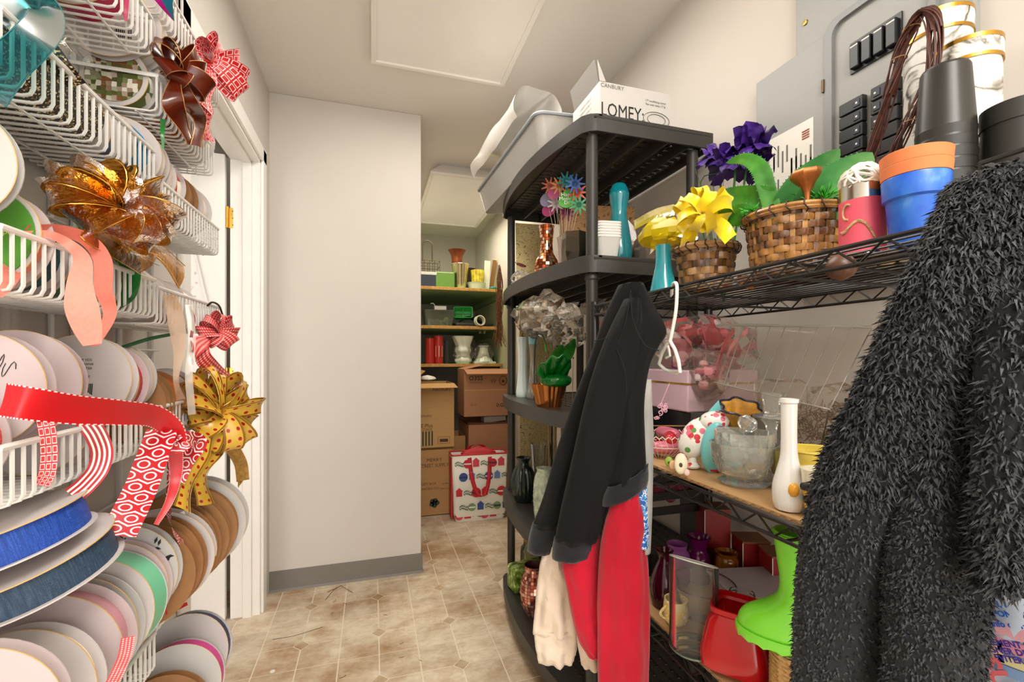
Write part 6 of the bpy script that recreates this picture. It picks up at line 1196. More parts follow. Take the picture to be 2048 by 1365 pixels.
# ================================================================== ribbon racks on the left wall
WHW = M('white_coated_wire', '#d6d3cd', .35); RX, BXK = -.35, -.468
# wall grid that carries the baskets
b = MB()
for y in (.60, .74, .88, .935, 1.08, 1.215): b.tube([(XL + .006, y, .25), (XL + .006, y, 2.05)], .004, 6)
for i in range(19): z = .28 + i * .098; b.tube([(XL + .012, .575, z), (XL + .012, .90, z)], .0025, 5); b.tube([(XL + .012, .915, z), (XL + .012, 1.235, z)], .0025, 5)
one(b, 'wall_grid', 'white wire grid panels on the left wall behind the ribbon baskets', 'wire grid', WHW)
def wire_basket(label, y0, y1, zr, h=.062, mesh_end=False):
    o = thing('ribbon_basket', label, 'wire basket', ((RX + BXK) / 2, (y0 + y1) / 2, zr - h)); ox, oy = o.location.x, o.location.y; x0, x1, a, c = BXK - ox, RX - ox, y0 - oy, y1 - oy
    MB().tube([(x0, a, h), (x1, a, h), (x1, c, h), (x0, c, h)], .0037, 8, True).build('rim', WHW, o)
    n = int(round((y1 - y0) / .0155)); b = MB()
    for i in range(n + 1):
        y = a + (c - a) * i / n; b.tube([(x1, y, h), (x1, y, .008), (x1 - .003, y, .002), (x1 - .009, y, 0), (x0, y, 0), (x0, y, h)], .002, 5)
    for e in (c,):
        for k in range(1, 7): x = x0 + (x1 - x0) * k / 7; b.tube([(x, e, h), (x, e, 0)], .0014, 4)
        if mesh_end:
            for k in range(1, 5): b.tube([(x0, e, h * k / 5), (x1, e, h * k / 5)], .001, 4)
    for x in (x0 + .03, x1 - .03): b.tube([(x, a, -.002), (x, c, -.002)], .0018, 5)
    if mesh_end:
        for k in range(1, 8): b.tube([(x1, a + (c - a) * .55, h * k / 8), (x1, c, h * k / 8)], .0009, 4)
    b.build('wires', WHW, o); return o
ROWS = {'A1': (.575, .893, 1.707), 'A2': (.915, 1.235, 1.80), 'B1': (.575, .903, 1.49), 'B2': (.915, 1.20, 1.625), 'C2': (.915, 1.235, 1.45), 'D1': (.575, .905, 1.275), 'D2': (.915, 1.24, 1.265), 'E1': (.575, .86, 1.056), 'E2': (.915, 1.20, 1.06), 'F1': (.575, .905, .682), 'F2': (.915, 1.245, .738), 'G2': (.915, 1.245, .38)}
BN = {'A1': 'topmost near', 'A2': 'topmost far', 'B1': 'second near', 'B2': 'second far', 'C2': 'third far', 'D1': 'third near', 'D2': 'fourth far', 'E1': 'fourth near', 'E2': 'fifth far', 'F1': 'lowest near', 'F2': 'sixth far', 'G2': 'lowest far'}
for k, (y0, y1, z) in ROWS.items(): wire_basket('white wire ribbon basket, the ' + BN[k] + ' one from the ceiling down', y0, y1, z, mesh_end=k in ('F2', 'C2'))
# spools
WF = M('white_card_flange', '#beb6b3', .6, var=.04, vs=14); KF = M('kraft_flange', '#8d6238', .7, var=.1, vs=30); GF = M('grey_card_flange', '#b8b4b0', .6, var=.04); PF = M('pinkish_card_flange', '#beaeae', .6, var=.04); EDGE = M('card_edge_tan', '#c9a56a', .7)
def ribmat(col, kind='satin'):
    nm = 'ribbon_%s_%s' % (col[1:], kind)
    if nm in MATS: return MATS[nm]
    n = NT(nm); v = n.coords(); c = col; r = .35; bp = None
    if kind == 'weave':
        f = n.noise(n.coords(scale=(1, 1, 30)), 40, 3); f2 = n.noise(n.coords(scale=(30, 30, 1)), 40, 3); g = n.math('ADD', n.math('MULTIPLY', f, .5), n.math('MULTIPLY', f2, .5)); a = lin(col)
        c = n.ramp(g, [(.35, tuple(x * .55 for x in a)), (.52, a), (.66, tuple(min(1, x * 1.5 + .03) for x in a))]); r = .7; bp = g
    elif kind == 'glitter':
        vo = n.add('TexVoronoi'); n.link(v, vo.inputs['Vector']); vo.inputs['Scale'].default_value = 520; s = n.add('SeparateColor'); n.link(vo.outputs['Color'], s.inputs[0]); c = n.ramp(s.outputs[0], [(0, col), (.72, col), (.8, '#8a6a2c'), (.96, '#e9d9a8')]); r = .3; bp = vo.outputs['Distance']
    elif kind == 'print':
        vo = n.add('TexVoronoi'); n.link(v, vo.inputs['Vector']); vo.inputs['Scale'].default_value = 60; s = n.add('SeparateColor'); n.link(vo.outputs['Color'], s.inputs[0]); c = n.mix(n.ramp(s.outputs[1], [(.6, (0, 0, 0)), (.62, (1, 1, 1))], 'CONSTANT'), col, '#e8e2d4')
    n.bsdf(c, r, bump=bp, bs=.3, bd=.001); MATS[nm] = n.m; return n.m
SM = {}
def disc(R, fl, hole=0):
    key = (round(R, 4), fl.name, hole)
    if key not in SM:
        if hole: SM[key] = MB().lathe([(R, -.0008), (R, .0008), (hole, .0008), (hole, -.0008)], 44, closed=True).mesh('flange', fl)
        else: SM[key] = MB().lathe([(0, -.0008), (R, -.0008), (R, .0008), (0, .0008)], 44).mesh('flange', fl)
    return SM[key]
def spool(label, c, R, wd, fl=WF, rib=None, rr_=.86, rot=(0, 0, 0), deco=None, group='ribbon spools in the wire baskets', hole=0):
    """axis runs along local y; near flange at -wd/2"""
    o = thing('ribbon_spool', label, 'ribbon spool', c, rot, group); A = Matrix.Rotation(R_(90), 3, 'X'); e = (R_(90), 0, 0)
    f1 = link('flange', disc(R, fl, hole), o, (0, -wd / 2, 0), e); link('flange', disc(R, fl, hole), o, (0, wd / 2, 0), e)
    if rib: MB().lathe([(R * rr_, -wd / 2 + .001), (R * rr_ * 1.004, 0), (R * rr_, wd / 2 - .001)], 40, mat=A).build('ribbon_roll', rib, o)
    MB().tube([(R * math.cos(6.2832 * j / 44), -wd / 2, R * math.sin(6.2832 * j / 44)) for j in range(44)], .0009, 4, True).build('card_edge', EDGE if fl is not KF else KF, o)
    fr2 = Matrix(((1, 0, 0), (0, 0, -1), (0, 1, 0))); y = -wd / 2 - .0016
    if deco == 'barcode':
        b = MB(); g = random.Random(len(label)); x = -.018
        while x < .018: w = g.choice((.0006, .0012, .0018)); b.box(x, x + w, y, y + .0004, -.022, -.006); x += w + g.choice((.0008, .0014))
        b.build('barcode', INK, o, smooth=0)
        for i in range(5): text(('RIBBON 9 YDS', 'MADE IN CHINA', '100 POLYESTER', 'KEEP DRY', 'WIRED EDGE')[i], .0048, INK, o, (0, y, .028 - i * .006), fr2)
        for i in range(2): text(('0 41926 53218', 'ITEM 8831')[i], .0045, INK, o, (0, y, -.027 - i * .006), fr2)
    elif deco == 'barcode_small':
        b = MB(); [b.box(.012 + i * .0028, .0135 + i * .0028, y, y + .0004, -.030, -.012) for i in range(9)]; b.build('barcode', INK, o, smooth=0); text('0 1 2880 12', .005, INK, o, (.024, y, -.034), fr2)
    elif deco == 'green': MB().lathe([(0, 0), (R * .93, 0), (R * .93, .0006), (0, .0006)], 44, (0, y, 0), A).build('printed_face', M('green_label', '#4d8a2c', .5), o); text('on', .012, M('yellow_print', '#d6d36a', .5), o, (.01, y - .001, .02), fr2); text('kaleidoscope', .008, M('yellow_print'), o, (.012, y - .001, .004), fr2); text('9 yards', .008, M('yellow_print'), o, (.012, y - .001, -.012), fr2)
    elif deco == 'scribble':
        b = MB()
        for k in range(7): q = [Vector((-.03 + k * .01 + .006 * math.cos(t + k), y, .022 + .008 * math.sin(1.6 * t) + .004 * (k % 3))) for t in [i * .5 for i in range(10)]]; b.tube(q, .0004, 4)
        b.tube([(-.03 + i * .0035, y, -.012 + (.006 if i % 2 else 0)) for i in range(16)], .0005, 4); b.build('drawn_scroll', INK, o)
    elif deco == 'floral':
        b = MB(); g = random.Random(4)
        for k in range(46): a_, r_ = g.uniform(-.4, 2.6), R * g.uniform(.45, .92); cc = Vector((r_ * math.cos(a_), y, r_ * math.sin(a_))); d = Vector((g.uniform(-1, 1), 0, g.uniform(-1, 1))).normalized() * .006; e_ = Vector((-d.z, 0, d.x)) * .4; b.add([cc - d, cc + e_, cc + d, cc - e_], [(0, 1, 2, 3)])
        b.build('printed_leaves', INK, o, smooth=0)
    elif deco == 'sticker': MB().box(-.012, .014, y, y + .0004, -.008, .008).build('sticker', M('sticker_pink', '#d9b9a9', .5), o, smooth=0); MB().box(-.008, .01, y - .0003, y, -.004, .005).build('sticker_print', INK, o, smooth=0)
    elif deco == 'yellow': MB().lathe([(0, 0), (R * .8, 0), (R * .8, .0006), (0, .0006)], 40, (0, y, 0), A).build('printed_face', mosaic('yellow_fruit_print', ['#e9d81a', '#b7c81e', '#e9d81a', '#3f9a2a', '#f1e34a'], 60, .5, 0), o)
    elif deco == 'mossy': MB().lathe([(0, 0), (R * .86, 0), (R * .86, .0006), (0, .0006)], 40, (0, y, 0), A).build('printed_face', mosaic('mossy_print', ['#4a5a24', '#7a4a24', '#e6e0d0', '#5f7030', '#3a2a18'], 130, .5, 0), o)
    elif deco == 'dots':
        MB().lathe([(0, 0), (R * .78, 0), (R * .78, .0006), (0, .0006)], 40, (0, y, 0), A).build('printed_face', M('navy_print', '#1d2c40', .5), o); b = MB(); g = random.Random(9); [b.lathe([(0, 0), (.005, 0), (.005, .0004), (0, .0004)], 9, (g.uniform(-.6, .6) * R, y - .0006, g.uniform(-.6, .6) * R), A) for _ in range(10)]; b.build('printed_dots', M('red_print', '#c8281e', .5), o, smooth=0)
    elif deco == 'logo': text('CWI', .012, INK, o, (.0, y, .008), fr2, bold=.001); text('RIBBON WORKS', .005, INK, o, (0, y, .02), fr2); [text('4 1 0 2', .006, INK, o, (0, y, -.004 - i * .008), fr2, bold=.0004) for i in range(3)]
    return o
def row(key, items, X=None):
    y0, y1, zr = ROWS[key]; z0 = zr - .06; used = {}
    for (Y, R, wd, fl, rib, lab, *opt) in items:
        op = opt[0] if opt else {}; x = op.pop('x', None) or (X or max(-.412, XL + .016 + R)); tilt = op.pop('tilt', rnd.uniform(-7, 3)); yaw = op.pop('yaw', rnd.uniform(-7, 7)); up = op.pop('up', 0)
        spool(lab, (x, Y + wd / 2, z0 + R + .003 + up), R, wd, fl, ribmat(*rib) if rib else None, rot=(R_(tilt), 0, R_(yaw)), **op)
row('A1', [(.73, .05, .03, WF, ('#d8d21c', 'print'), 'spool with a yellow and green fruit print face in the topmost near basket', dict(deco='yellow')), (.80, .05, .05, WF, ('#b5134a',), 'white spool wound with dark magenta ribbon in the topmost near basket'),
           (.905, .064, .014, WF, ('#e9e6e0',), 'white spool with a slanted black barcode beyond the topmost near basket', dict(deco='barcode_small', hole=.012, x=-.417, up=-.012)), (.935, .064, .03, WF, ('#efece6',), 'plain white spool right behind the barcode spool at the top', dict(x=-.414, up=-.006))])
row('A2', [(.985, .05, .05, WF, ('#e8e4dc',), 'plain white spool at the near end of the topmost far basket'), (1.05, .052, .05, KF, ('#6d4a22', 'weave'), 'kraft brown spool in the topmost far basket'), (1.12, .05, .05, WF, ('#dcd2c0',), 'white spool at the back of the topmost far basket')])
row('B2', [(.925, .05, .03, WF, ('#5a6b2c', 'print'), 'spool with green and brown printed ribbon in the second far basket', dict(deco='mossy')), (.965, .056, .014, WF, None, 'flat white spool behind the green printed spool'), (.985, .054, .03, WF, ('#a4451c',), 'white spool wound with rust ribbon in the second far basket'),
           (1.02, .056, .018, WF, ('#2a2140',), 'white spool with a thin violet black ribbon'), (1.045, .05, .03, KF, ('#a65a2a', 'weave'), 'rust burlap spool in the second far basket'), (1.09, .06, .03, WF, ('#dfd6cf',), 'big white spool with a small black logo in the second far basket', dict(deco='logo')), (1.14, .062, .04, GF, ('#c9c6c0',), 'grey white spool at the far end of the second far basket')])
row('B1', [(.585, .052, .195, WF, ('#1c130f', 'glitter'), 'wide roll of black and gold glitter mesh in the second near basket', dict(rr_=1.02, x=-.412, tilt=0, yaw=0)), (.80, .048, .014, WF, None, 'plain white spool in front of the navy printed spool', dict(x=-.43)),
           (.825, .05, .03, WF, ('#243852',), 'navy spool face with red dots in the second near basket', dict(deco='dots', x=-.425)), (.862, .05, .04, WF, ('#0f7ba8', 'weave'), 'bright blue ribbon spool at the end of the second near basket', dict(rr_=1.0, x=-.405))])
row('C2', [(.92, .058, .02, WF, ('#e4ddd2',), 'white spool at the near end of the third far basket', dict(up=.04)), (.95, .056, .022, WF, ('#b98a5a',), 'white spool with tan ribbon in the third far basket', dict(up=.045)), (.985, .056, .02, WF, ('#ece7e0',), 'thin white spool in the middle of the third far basket', dict(up=.03)),
           (1.02, .055, .035, WF, ('#b01c22', 'print'), 'red and white printed ribbon spool in the third far basket', dict(up=.03)), (1.075, .056, .04, KF, ('#7a5230', 'weave'), 'brown burlap spool in the third far basket', dict(up=.025)), (1.135, .058, .05, WF, ('#c9c3b8',), 'silvery white spool at the far end of the third far basket', dict(up=.02))])
row('D1', [(.575, .06, .012, GF, None, 'pale grey disc rising from the third near basket', dict(up=.06, x=-.40)), (.635, .058, .02, WF, ('#e98a74',), 'green faced spool of coral ribbon in the third near basket', dict(deco='green')), (.665, .052, .035, WF, ('#1c4a52', 'weave'), 'dark teal ribbon spool in the third near basket'),
           (.71, .05, .05, WF, ('#1e6b2c',), 'green satin ribbon spool in the third near basket'), (.775, .05, .03, WF, ('#14502a',), 'white spool of dark green ribbon in the third near basket'), (.835, .05, .05, WF, ('#dfdad0',), 'white ribbon spool at the end of the third near basket')])
row('D2', [(.925, .05, .03, WF, ('#d9d2c4',), 'white spool at the near end of the fourth far basket'), (.97, .046, .04, WF, ('#caa98a',), 'tan ribbon spool in the fourth far basket'), (1.03, .046, .04, WF, ('#8d2430', 'print'), 'maroon dotted ribbon spool in the fourth far basket'), (1.10, .046, .05, WF, ('#e8e2d6',), 'small white spool at the far end of the fourth far basket')])
row('E1', [(.59, .052, .02, WF, ('#d8514a', 'weave'), 'white spool of coral glitter ribbon at the front of the fourth near basket', dict(up=.01)), (.625, .062, .016, PF, None, 'white spool face with a hand drawn scroll in the fourth near basket', dict(deco='scribble', up=.05)), (.675, .064, .014, PF, ('#b02028',), 'pinkish spool behind the scroll spool in the fourth near basket', dict(up=.05)),
           (.72, .058, .03, WF, ('#f0d9d4', 'print'), 'white spool of heart printed ribbon low in the fourth near basket'), (.80, .064, .02, WF, ('#efe9e4',), 'white spool with a printed barcode label in the fourth near basket', dict(deco='barcode', up=.05)), (.835, .062, .03, PF, ('#a51a1c',), 'pinkish spool of red ribbon in the fourth near basket', dict(up=.045))])
row('E2', [(.89, .058, .02, GF, ('#c9b39a',), 'pale grey spool with a square black logo in the fifth far basket', dict(deco='logo', up=.05)), (.925, .06, .03, KF, ('#6b3a1c',), 'brown spool at the near end of the fifth far basket'), (.975, .06, .05, KF, ('#d06a1c',), 'orange ribbon spool in the fifth far basket'), (1.05, .06, .05, WF, ('#7a4a2a',), 'white and brown spool in the fifth far basket')])
U = dict
row('F1', [(.585, .08, .02, PF, ('#d9cfc4',), 'largest white disc at the very front of the lowest near basket', U(x=-.39, tilt=-4, up=.07)), (.67, .078, .02, WF, ('#e6e0d8',), 'white spool with a tilted barcode in the lowest near basket', U(deco='barcode_small', x=-.392, up=.045)), (.72, .08, .035, PF, ('#c08a92',), 'pinkish spool of dusty rose ribbon in the lowest near basket', U(x=-.39, up=.06)),
           (.775, .078, .018, GF, None, 'grey spool behind the dusty rose spool', U(x=-.392, up=.058)), (.80, .08, .05, WF, ('#6fc49a',), 'spool of mint green ribbon in the lowest near basket', U(x=-.39, rr_=.985, up=.064)), (.86, .078, .02, PF, ('#d8c8c0',), 'pale spool behind the mint green ribbon', U(x=-.392, up=.072)), (.89, .08, .02, GF, ('#8d6a5a',), 'grey spool printed with black leaves in the lowest near basket', U(deco='floral', x=-.39, up=.085)), (.92, .075, .012, KF, ('#8a5a34',), 'brown spool at the end of the lowest near basket', U(x=-.395, up=.09))])
row('F2', [(.925, .085, .03, KF, ('#a5682c',), 'tan brown spool at the near end of the sixth far basket', dict(x=-.385)), (.965, .088, .02, KF, ('#c4221c',), 'kraft spool of red ribbon in the sixth far basket', dict(x=-.382)), (.995, .09, .02, WF, ('#e9e4dc',), 'white ribbon spool in the sixth far basket', dict(x=-.38)), (1.03, .09, .022, KF, ('#9a5a2c',), 'kraft spool with copper brown ribbon in the sixth far basket', dict(x=-.38)), (1.07, .092, .02, KF, ('#b8763c',), 'kraft spool with orange brown ribbon in the sixth far basket', dict(x=-.378)), (1.11, .094, .022, KF, ('#c8895a',), 'kraft spool with peach ribbon in the sixth far basket', dict(x=-.376)), (1.15, .10, .03, GF, ('#b9b4b0',), 'large plain grey spool at the far end of the sixth far basket', dict(x=-.372))])
# flat lying blue spools over the lowest near basket and flat spools in the lowest far basket
def flat(label, c, R, wd, fl, rib, rx, ry, deco=None): spool(label, c, R, wd, fl, ribmat(*rib), .93, (R_(rx), R_(ry), 0), deco)
flat('wide royal blue linen ribbon spool lying flat under the fourth near basket', Vector((-.40, .665, .945)), .076, .036, WF, ('#0f3f96', 'weave'), -84, -14)
flat('wide denim blue linen ribbon spool lying flat under the royal blue one', Vector((-.392, .69, .893)), .085, .036, WF, ('#233a50', 'weave'), -80, -14)
row('G2', [(.925, .075, .03, WF, ('#d8d2c8',), 'white spool with a paper label at the near end of the lowest far basket', dict(deco='barcode_small', x=-.39, tilt=-14)), (.975, .078, .025, KF, ('#8a5a34',), 'kraft brown spool in front of the tan one in the lowest far basket', dict(x=-.388, up=.03, tilt=-14)), (1.02, .08, .025, KF, ('#b5763c',), 'tan kraft spool in the lowest far basket', dict(x=-.386, up=.045, tilt=-14)), (1.075, .082, .04, GF, ('#d01484',), 'hot pink satin ribbon spool in the lowest far basket', dict(x=-.384, up=.065, tilt=-14, rr_=.97)), (1.14, .082, .03, GF, ('#101c4a',), 'navy ribbon spool with a small sticker in the lowest far basket', dict(x=-.384, up=.095, tilt=-14, deco='sticker', rr_=.95))])
# ------------------------------------------------------------------ loose ribbons and bows
def uvmat(name, fn, rough=.45, tr=0):
    n = NT(name); uv = n.add('UVMap'); sx = n.add('SeparateXYZ'); n.link(uv.outputs[0], sx.inputs[0]); c = fn(n, sx.outputs[0], sx.outputs[1]); b = n.bsdf(c, rough)
    if tr:
        t = n.add('BsdfTransparent'); t.inputs[0].default_value = (1, 1, 1, 1); m = n.add('MixShader'); m.inputs[0].default_value = tr; n.link(b.outputs[0], m.inputs[1]); n.link(t.outputs[0], m.inputs[2]); n.link(m.outputs[0], n.out.inputs[0])
    MATS[name] = n.m; return n.m
def gt(n, a, b): return n.math('GREATER_THAN', a, b)
def hexpat(n, u, v, L=5.2, s=1.6):
    x, y = n.math('MULTIPLY', u, s), n.math('MULTIPLY', v, L * s * .577)
    def d(ox, oy):
        fx = n.math('SUBTRACT', n.math('FRACT', n.math('ADD', x, ox)), .5); fy = n.math('MULTIPLY', n.math('SUBTRACT', n.math('FRACT', n.math('ADD', y, oy)), .5), 1.732); return n.math('SQRT', n.math('ADD', n.math('MULTIPLY', fx, fx), n.math('MULTIPLY', fy, fy)))
    a, b_ = d(0, 0), d(.5, .5); e = n.math('ABSOLUTE', n.math('SUBTRACT', a, b_)); mn = n.math('MINIMUM', a, b_)
    r = n.math('ABSOLUTE', n.math('SUBTRACT', mn, .27)); ln = n.math('MAXIMUM', n.math('LESS_THAN', e, .10), n.math('LESS_THAN', r, .045))
    return n.mix(ln, '#b5121c', '#f0dede')
HEX = uvmat('red_hexagon_ribbon', hexpat)
def boxdots(n, u, v, L=11.0):
    x, y = n.math('MULTIPLY', u, 3), n.math('MULTIPLY', v, L); fx = n.math('ABSOLUTE', n.math('SUBTRACT', n.math('FRACT', x), .5)); fy = n.math('ABSOLUTE', n.math('SUBTRACT', n.math('FRACT', y), .5)); m = n.math('MAXIMUM', fx, fy); ring = n.math('MULTIPLY', gt(n, m, .30), n.math('LESS_THAN', m, .40)); return n.mix(ring, '#c8161c', '#f3d9d6')
BOXD = uvmat('red_box_print_ribbon', boxdots)
def stitched(n, u, v): e = n.math('ABSOLUTE', n.math('SUBTRACT', u, .5)); d = n.math('MULTIPLY', gt(n, e, .46), gt(n, n.math('FRACT', n.math('MULTIPLY', v, 42)), .45)); return n.mix(d, '#d21a22', '#f6ecec')
STI = uvmat('red_stitched_ribbon', stitched, .35)
def stripes(n, u, v): return n.mix(gt(n, n.math('FRACT', n.math('MULTIPLY', u, 4.5)), .55), '#a81a22', '#efe2da')
STR = uvmat('candy_stripe_ribbon', stripes, .5)
def gingham(n, u, v):
    a = gt(n, n.math('FRACT', n.math('MULTIPLY', u, 4)), .5); b_ = gt(n, n.math('FRACT', n.math('MULTIPLY', v, 26)), .5); s = n.math('MULTIPLY', n.math('ADD', a, b_), .5); return n.ramp(s, [(0, '#b3121a'), (.5, '#d4494a'), (1, '#eeb8b0')])
GIN = uvmat('red_gingham_ribbon', gingham, .5); 
def golddot(n, u, v):
    x, y = n.math('SUBTRACT', n.math('FRACT', n.math('MULTIPLY', u, 2.0)), .5), n.math('SUBTRACT', n.math('FRACT', n.math('MULTIPLY', v, 11)), .5); d = n.math('ADD', n.math('MULTIPLY', x, x), n.math('MULTIPLY', y, y)); e = n.math('ABSOLUTE', n.math('SUBTRACT', u, .5)); base = n.mix(gt(n, e, .4), '#cfa63c', '#8a5f1e'); return n.mix(n.math('LESS_THAN', d, .035), base, '#a5161a')
GDT = uvmat('gold_red_dot_ribbon', golddot, .28); GLD = M('gold_sheer_edge', '#caa23e', .3, .4); BURL = M('gold_burlap', '#a9803c', .7, .1, var=.3, vs=120)
BRN = M('brown_satin', '#5a1c0a', .22, coat=.3, var=.35, vs=18); BRNE = M('brown_wire_edge', '#c9905a', .4, .5)
GSH = glass('gold_organza', '#e0a040', 1.0, .12, 1.6, .26, '#8a4a10', 1.0, 70); GSE = M('gold_cord', '#d9a84a', .25, .8)
CORAL = M('coral_grosgrain', '#ee8574', .6, var=.06, vs=200, bump=.3, bsc=500); TEALS = glass('teal_organza', '#4fabb0', .6, .3, 1.2, .22, '#0c626c'); TAUP = glass('taupe_organza', '#d9bfa4', .6, .25, 1.35, .6, '#c9a88a'); WSH = glass('white_organza', '#f2ece6', .7, .25, 1.35, .5, '#e9e2d8'); GRNS = M('green_satin', '#1f7a2e', .25, var=.2, vs=10)
def ribbon(label, pts, w, mat, X=None, twist=0, cat='ribbon', name='loose_ribbon', edge=None, cup=.04, n=44, roll=0):
    """pts: (px, row, X); a band turned to face the aisle, twisting by twist turns"""
    P = spline([onX(*p) for p in pts], n); b0 = P[0].copy(); b = MB(); vs = []
    def sd(t):
        i = min(n - 1, int(round(t * (n - 1)))); tg = (P[min(n - 1, i + 1)] - P[max(0, i - 1)]).normalized(); v = (P[i] - Vector((0, 0, CAMH))).normalized(); s = tg.cross(v); s = s.normalized() if s.length > .05 else Vector((0, 0, 1)); return Matrix.Rotation(R_(roll) + twist * 6.2832 * t, 3, tg) @ s
    b.strip([p - b0 for p in P], sd, w, 5, cup=cup); o = tag(b.build(name, mat, None, b0, smooth=80), label, cat)
    if edge:
        for s in (-1, 1): MB().tube([P[i] - b0 + sd(i / (n - 1)).normalized() * (s * (w(i / (n - 1)) if callable(w) else w) / 2) for i in range(n)], .0007, 4).build('wired_edge', edge, o)
    return o
XF = -.335
ribbon('sheer teal ribbon loop hanging over the topmost near basket', [(-30, 190, XF - .012), (15, 130, XF - .005), (62, 85, XF + .005), (92, 45, XF), (86, 12, XF - .02), (40, 0, XF - .03), (-20, 20, XF - .02)], .028, TEALS, edge=M('teal_edge', '#0f6a70', .4))
ribbon('red ribbon with white stitched edges stretched across the fourth near basket', [(5, 800, -.345), (60, 808, XF + .01), (150, 820, XF + .02), (240, 826, XF + .025), (310, 834, XF + .025), (345, 862, XF + .025), (352, 905, XF + .02)], .033, STI, roll=10)
ribbon('red printed hearts ribbon falling down inside the fourth near basket', [(78, 812, -.36), (92, 850, -.345), (98, 900, -.342), (95, 945, -.344), (82, 972, -.35)], .014, BOXD)
ribbon('striped candy red and white ribbon curling out of the fourth near basket', [(172, 842, -.345), (192, 870, XF), (204, 905, XF + .004), (196, 940, XF), (172, 970, XF - .004), (146, 992, -.345)], .022, STR)
ribbon('red hexagon print ribbon tail hanging to the mint green spool', [(325, 860, XF + .015), (305, 915, XF + .02), (285, 970, XF + .02), (262, 1020, XF + .02), (236, 1072, XF + .015)], .040, HEX, roll=14)
ribbon('red hexagon print ribbon tail curling towards the gold bow', [(335, 868, XF + .016), (352, 890, XF + .03), (375, 880, XF + .035), (396, 888, XF + .03), (372, 920, XF + .02), (352, 960, XF + .02)], .030, HEX, roll=-20)
ribbon('thin red hexagon ribbon end dangling over the black leaf spool', [(348, 905, XF + .01), (345, 965, XF + .01), (338, 1020, XF + .01), (345, 1060, XF + .014), (366, 1092, XF + .01)], .018, HEX, twist=.35)
ribbon('narrow red ribbon streamer below the stitched ribbon', [(350, 895, XF + .02), (352, 950, XF + .02), (340, 1000, XF + .02), (312, 1050, XF + .01)], lambda t: .022 * (1 - .75 * t) + .001, STI)
ribbon('coral grosgrain ribbon loop hanging far out of the third near basket', [(52, 470, -.36), (100, 470, -.345), (140, 490, XF), (165, 520, XF + .02), (160, 570, XF + .03), (165, 620, XF + .035), (185, 690, XF + .04)], lambda t: .008 + .03 * t ** 2 * (1 if t < .8 else 1 - .75 * ((t - .8) / .2) ** 1.5), CORAL)
ribbon('coral grosgrain ribbon strand curving over the third near basket rim', [(52, 456, -.36), (120, 460, -.35), (175, 480, XF), (205, 520, XF + .015), (208, 580, XF + .025), (220, 630, XF + .03), (190, 692, XF + .035)], lambda t: .008 + .014 * math.sin(math.pi * t), CORAL, roll=35)
ribbon('coral ribbon end tucked inside the third near basket', [(40, 510, -.385), (25, 540, -.37), (8, 565, -.36), (-15, 585, -.36)], .016, CORAL)
ribbon('sheer taupe ribbon hanging from the fourth far basket', [(340, 590, XF), (352, 640, XF + .01), (358, 700, XF + .012), (352, 760, XF + .01), (362, 800, XF + .008)], lambda t: .016 + .008 * math.sin(6 * t), TAUP)
ribbon('sheer white ribbon strip hanging beside the taupe one', [(378, 610, XF), (384, 680, XF + .01), (378, 750, XF + .012), (384, 830, XF + .01)], .012, WSH)
ribbon('narrow maroon ribbon hanging over the fourth far basket rim', [(378, 612, XF), (388, 640, XF + .008), (382, 680, XF + .008), (384, 730, XF)], .005, M('maroon_ribbon', '#7a1018', .4))
ribbon('green satin ribbon folds draped inside the third near basket', [(212, 480, -.38), (245, 505, -.36), (262, 545, -.352), (258, 590, -.352), (232, 620, -.36)], .030, GRNS, twist=.2)
ribbon('long dark green ribbon end poking out of the third near basket', [(235, 500, -.36), (262, 525, -.345), (285, 528, XF)], lambda t: .016 * (1 - t) + .002, M('dark_green_ribbon', '#0e3a1c', .4))
ribbon('thin green ribbon lying over the fifth far basket', [(245, 695, -.38), (300, 678, -.36), (350, 668, -.345)], .006, M('dark_green_ribbon'))
ribbon('narrow bright green ribbon hanging below the second far basket', [(326, 238, -.352), (325, 265, -.345), (326, 298, -.345)], lambda t: .008 * (1 - .6 * t), GRNS)
ribbon('magenta and blue pennant ribbon tip at the top of the far baskets', [(318, -30, XF), (330, 5, XF), (348, 42, XF)], lambda t: .045 * (1 - t) + .001, uvmat('magenta_blue_ribbon', lambda n, u, v: n.mix(gt(n, u, .38), '#c01a8c', '#1a7a9a'), .4))
ribbon('dark magenta ribbon end hanging in the topmost near basket', [(248, -10, -.352), (250, 20, -.35), (252, 42, -.35)], lambda t: .012 * (1 - .7 * t), M('dark_magenta_ribbon', '#a51048', .4))
ribbon('red and white gingham ribbon end in the lowest near basket', [(256, 1275, -.30), (250, 1310, -.30), (238, 1340, -.30), (222, 1372, -.305)], .014, GIN)
ribbon('narrow red ribbon end across the sixth far basket corner', [(332, 1224, -.34), (352, 1218, -.335), (375, 1208, -.33)], lambda t: .010 * (1 - .4 * t), M('red_satin_ribbon', '#cf1e1e', .35))
ribbon('narrow white satin ribbon dropping over the sixth far basket', [(362, 1025, -.345), (374, 1060, XF), (385, 1105, XF + .005), (408, 1148, XF + .01)], .010, M('white_satin_ribbon', '#ece6e2', .3))
ribbon('clear glossy film strip folded over the second near basket', [(92, 92, -.39), (120, 70, -.37), (138, 82, -.36), (150, 120, -.352), (170, 160, -.35)], .035, WRAP)
ribbon('dark glitter mesh end rising above the second near basket rim', [(60, 62, -.37), (95, 95, -.36), (125, 135, -.352), (155, 172, -.35)], .020, ribmat('#1c130f', 'glitter'))
AV = Vector((.75, -.62, .1))
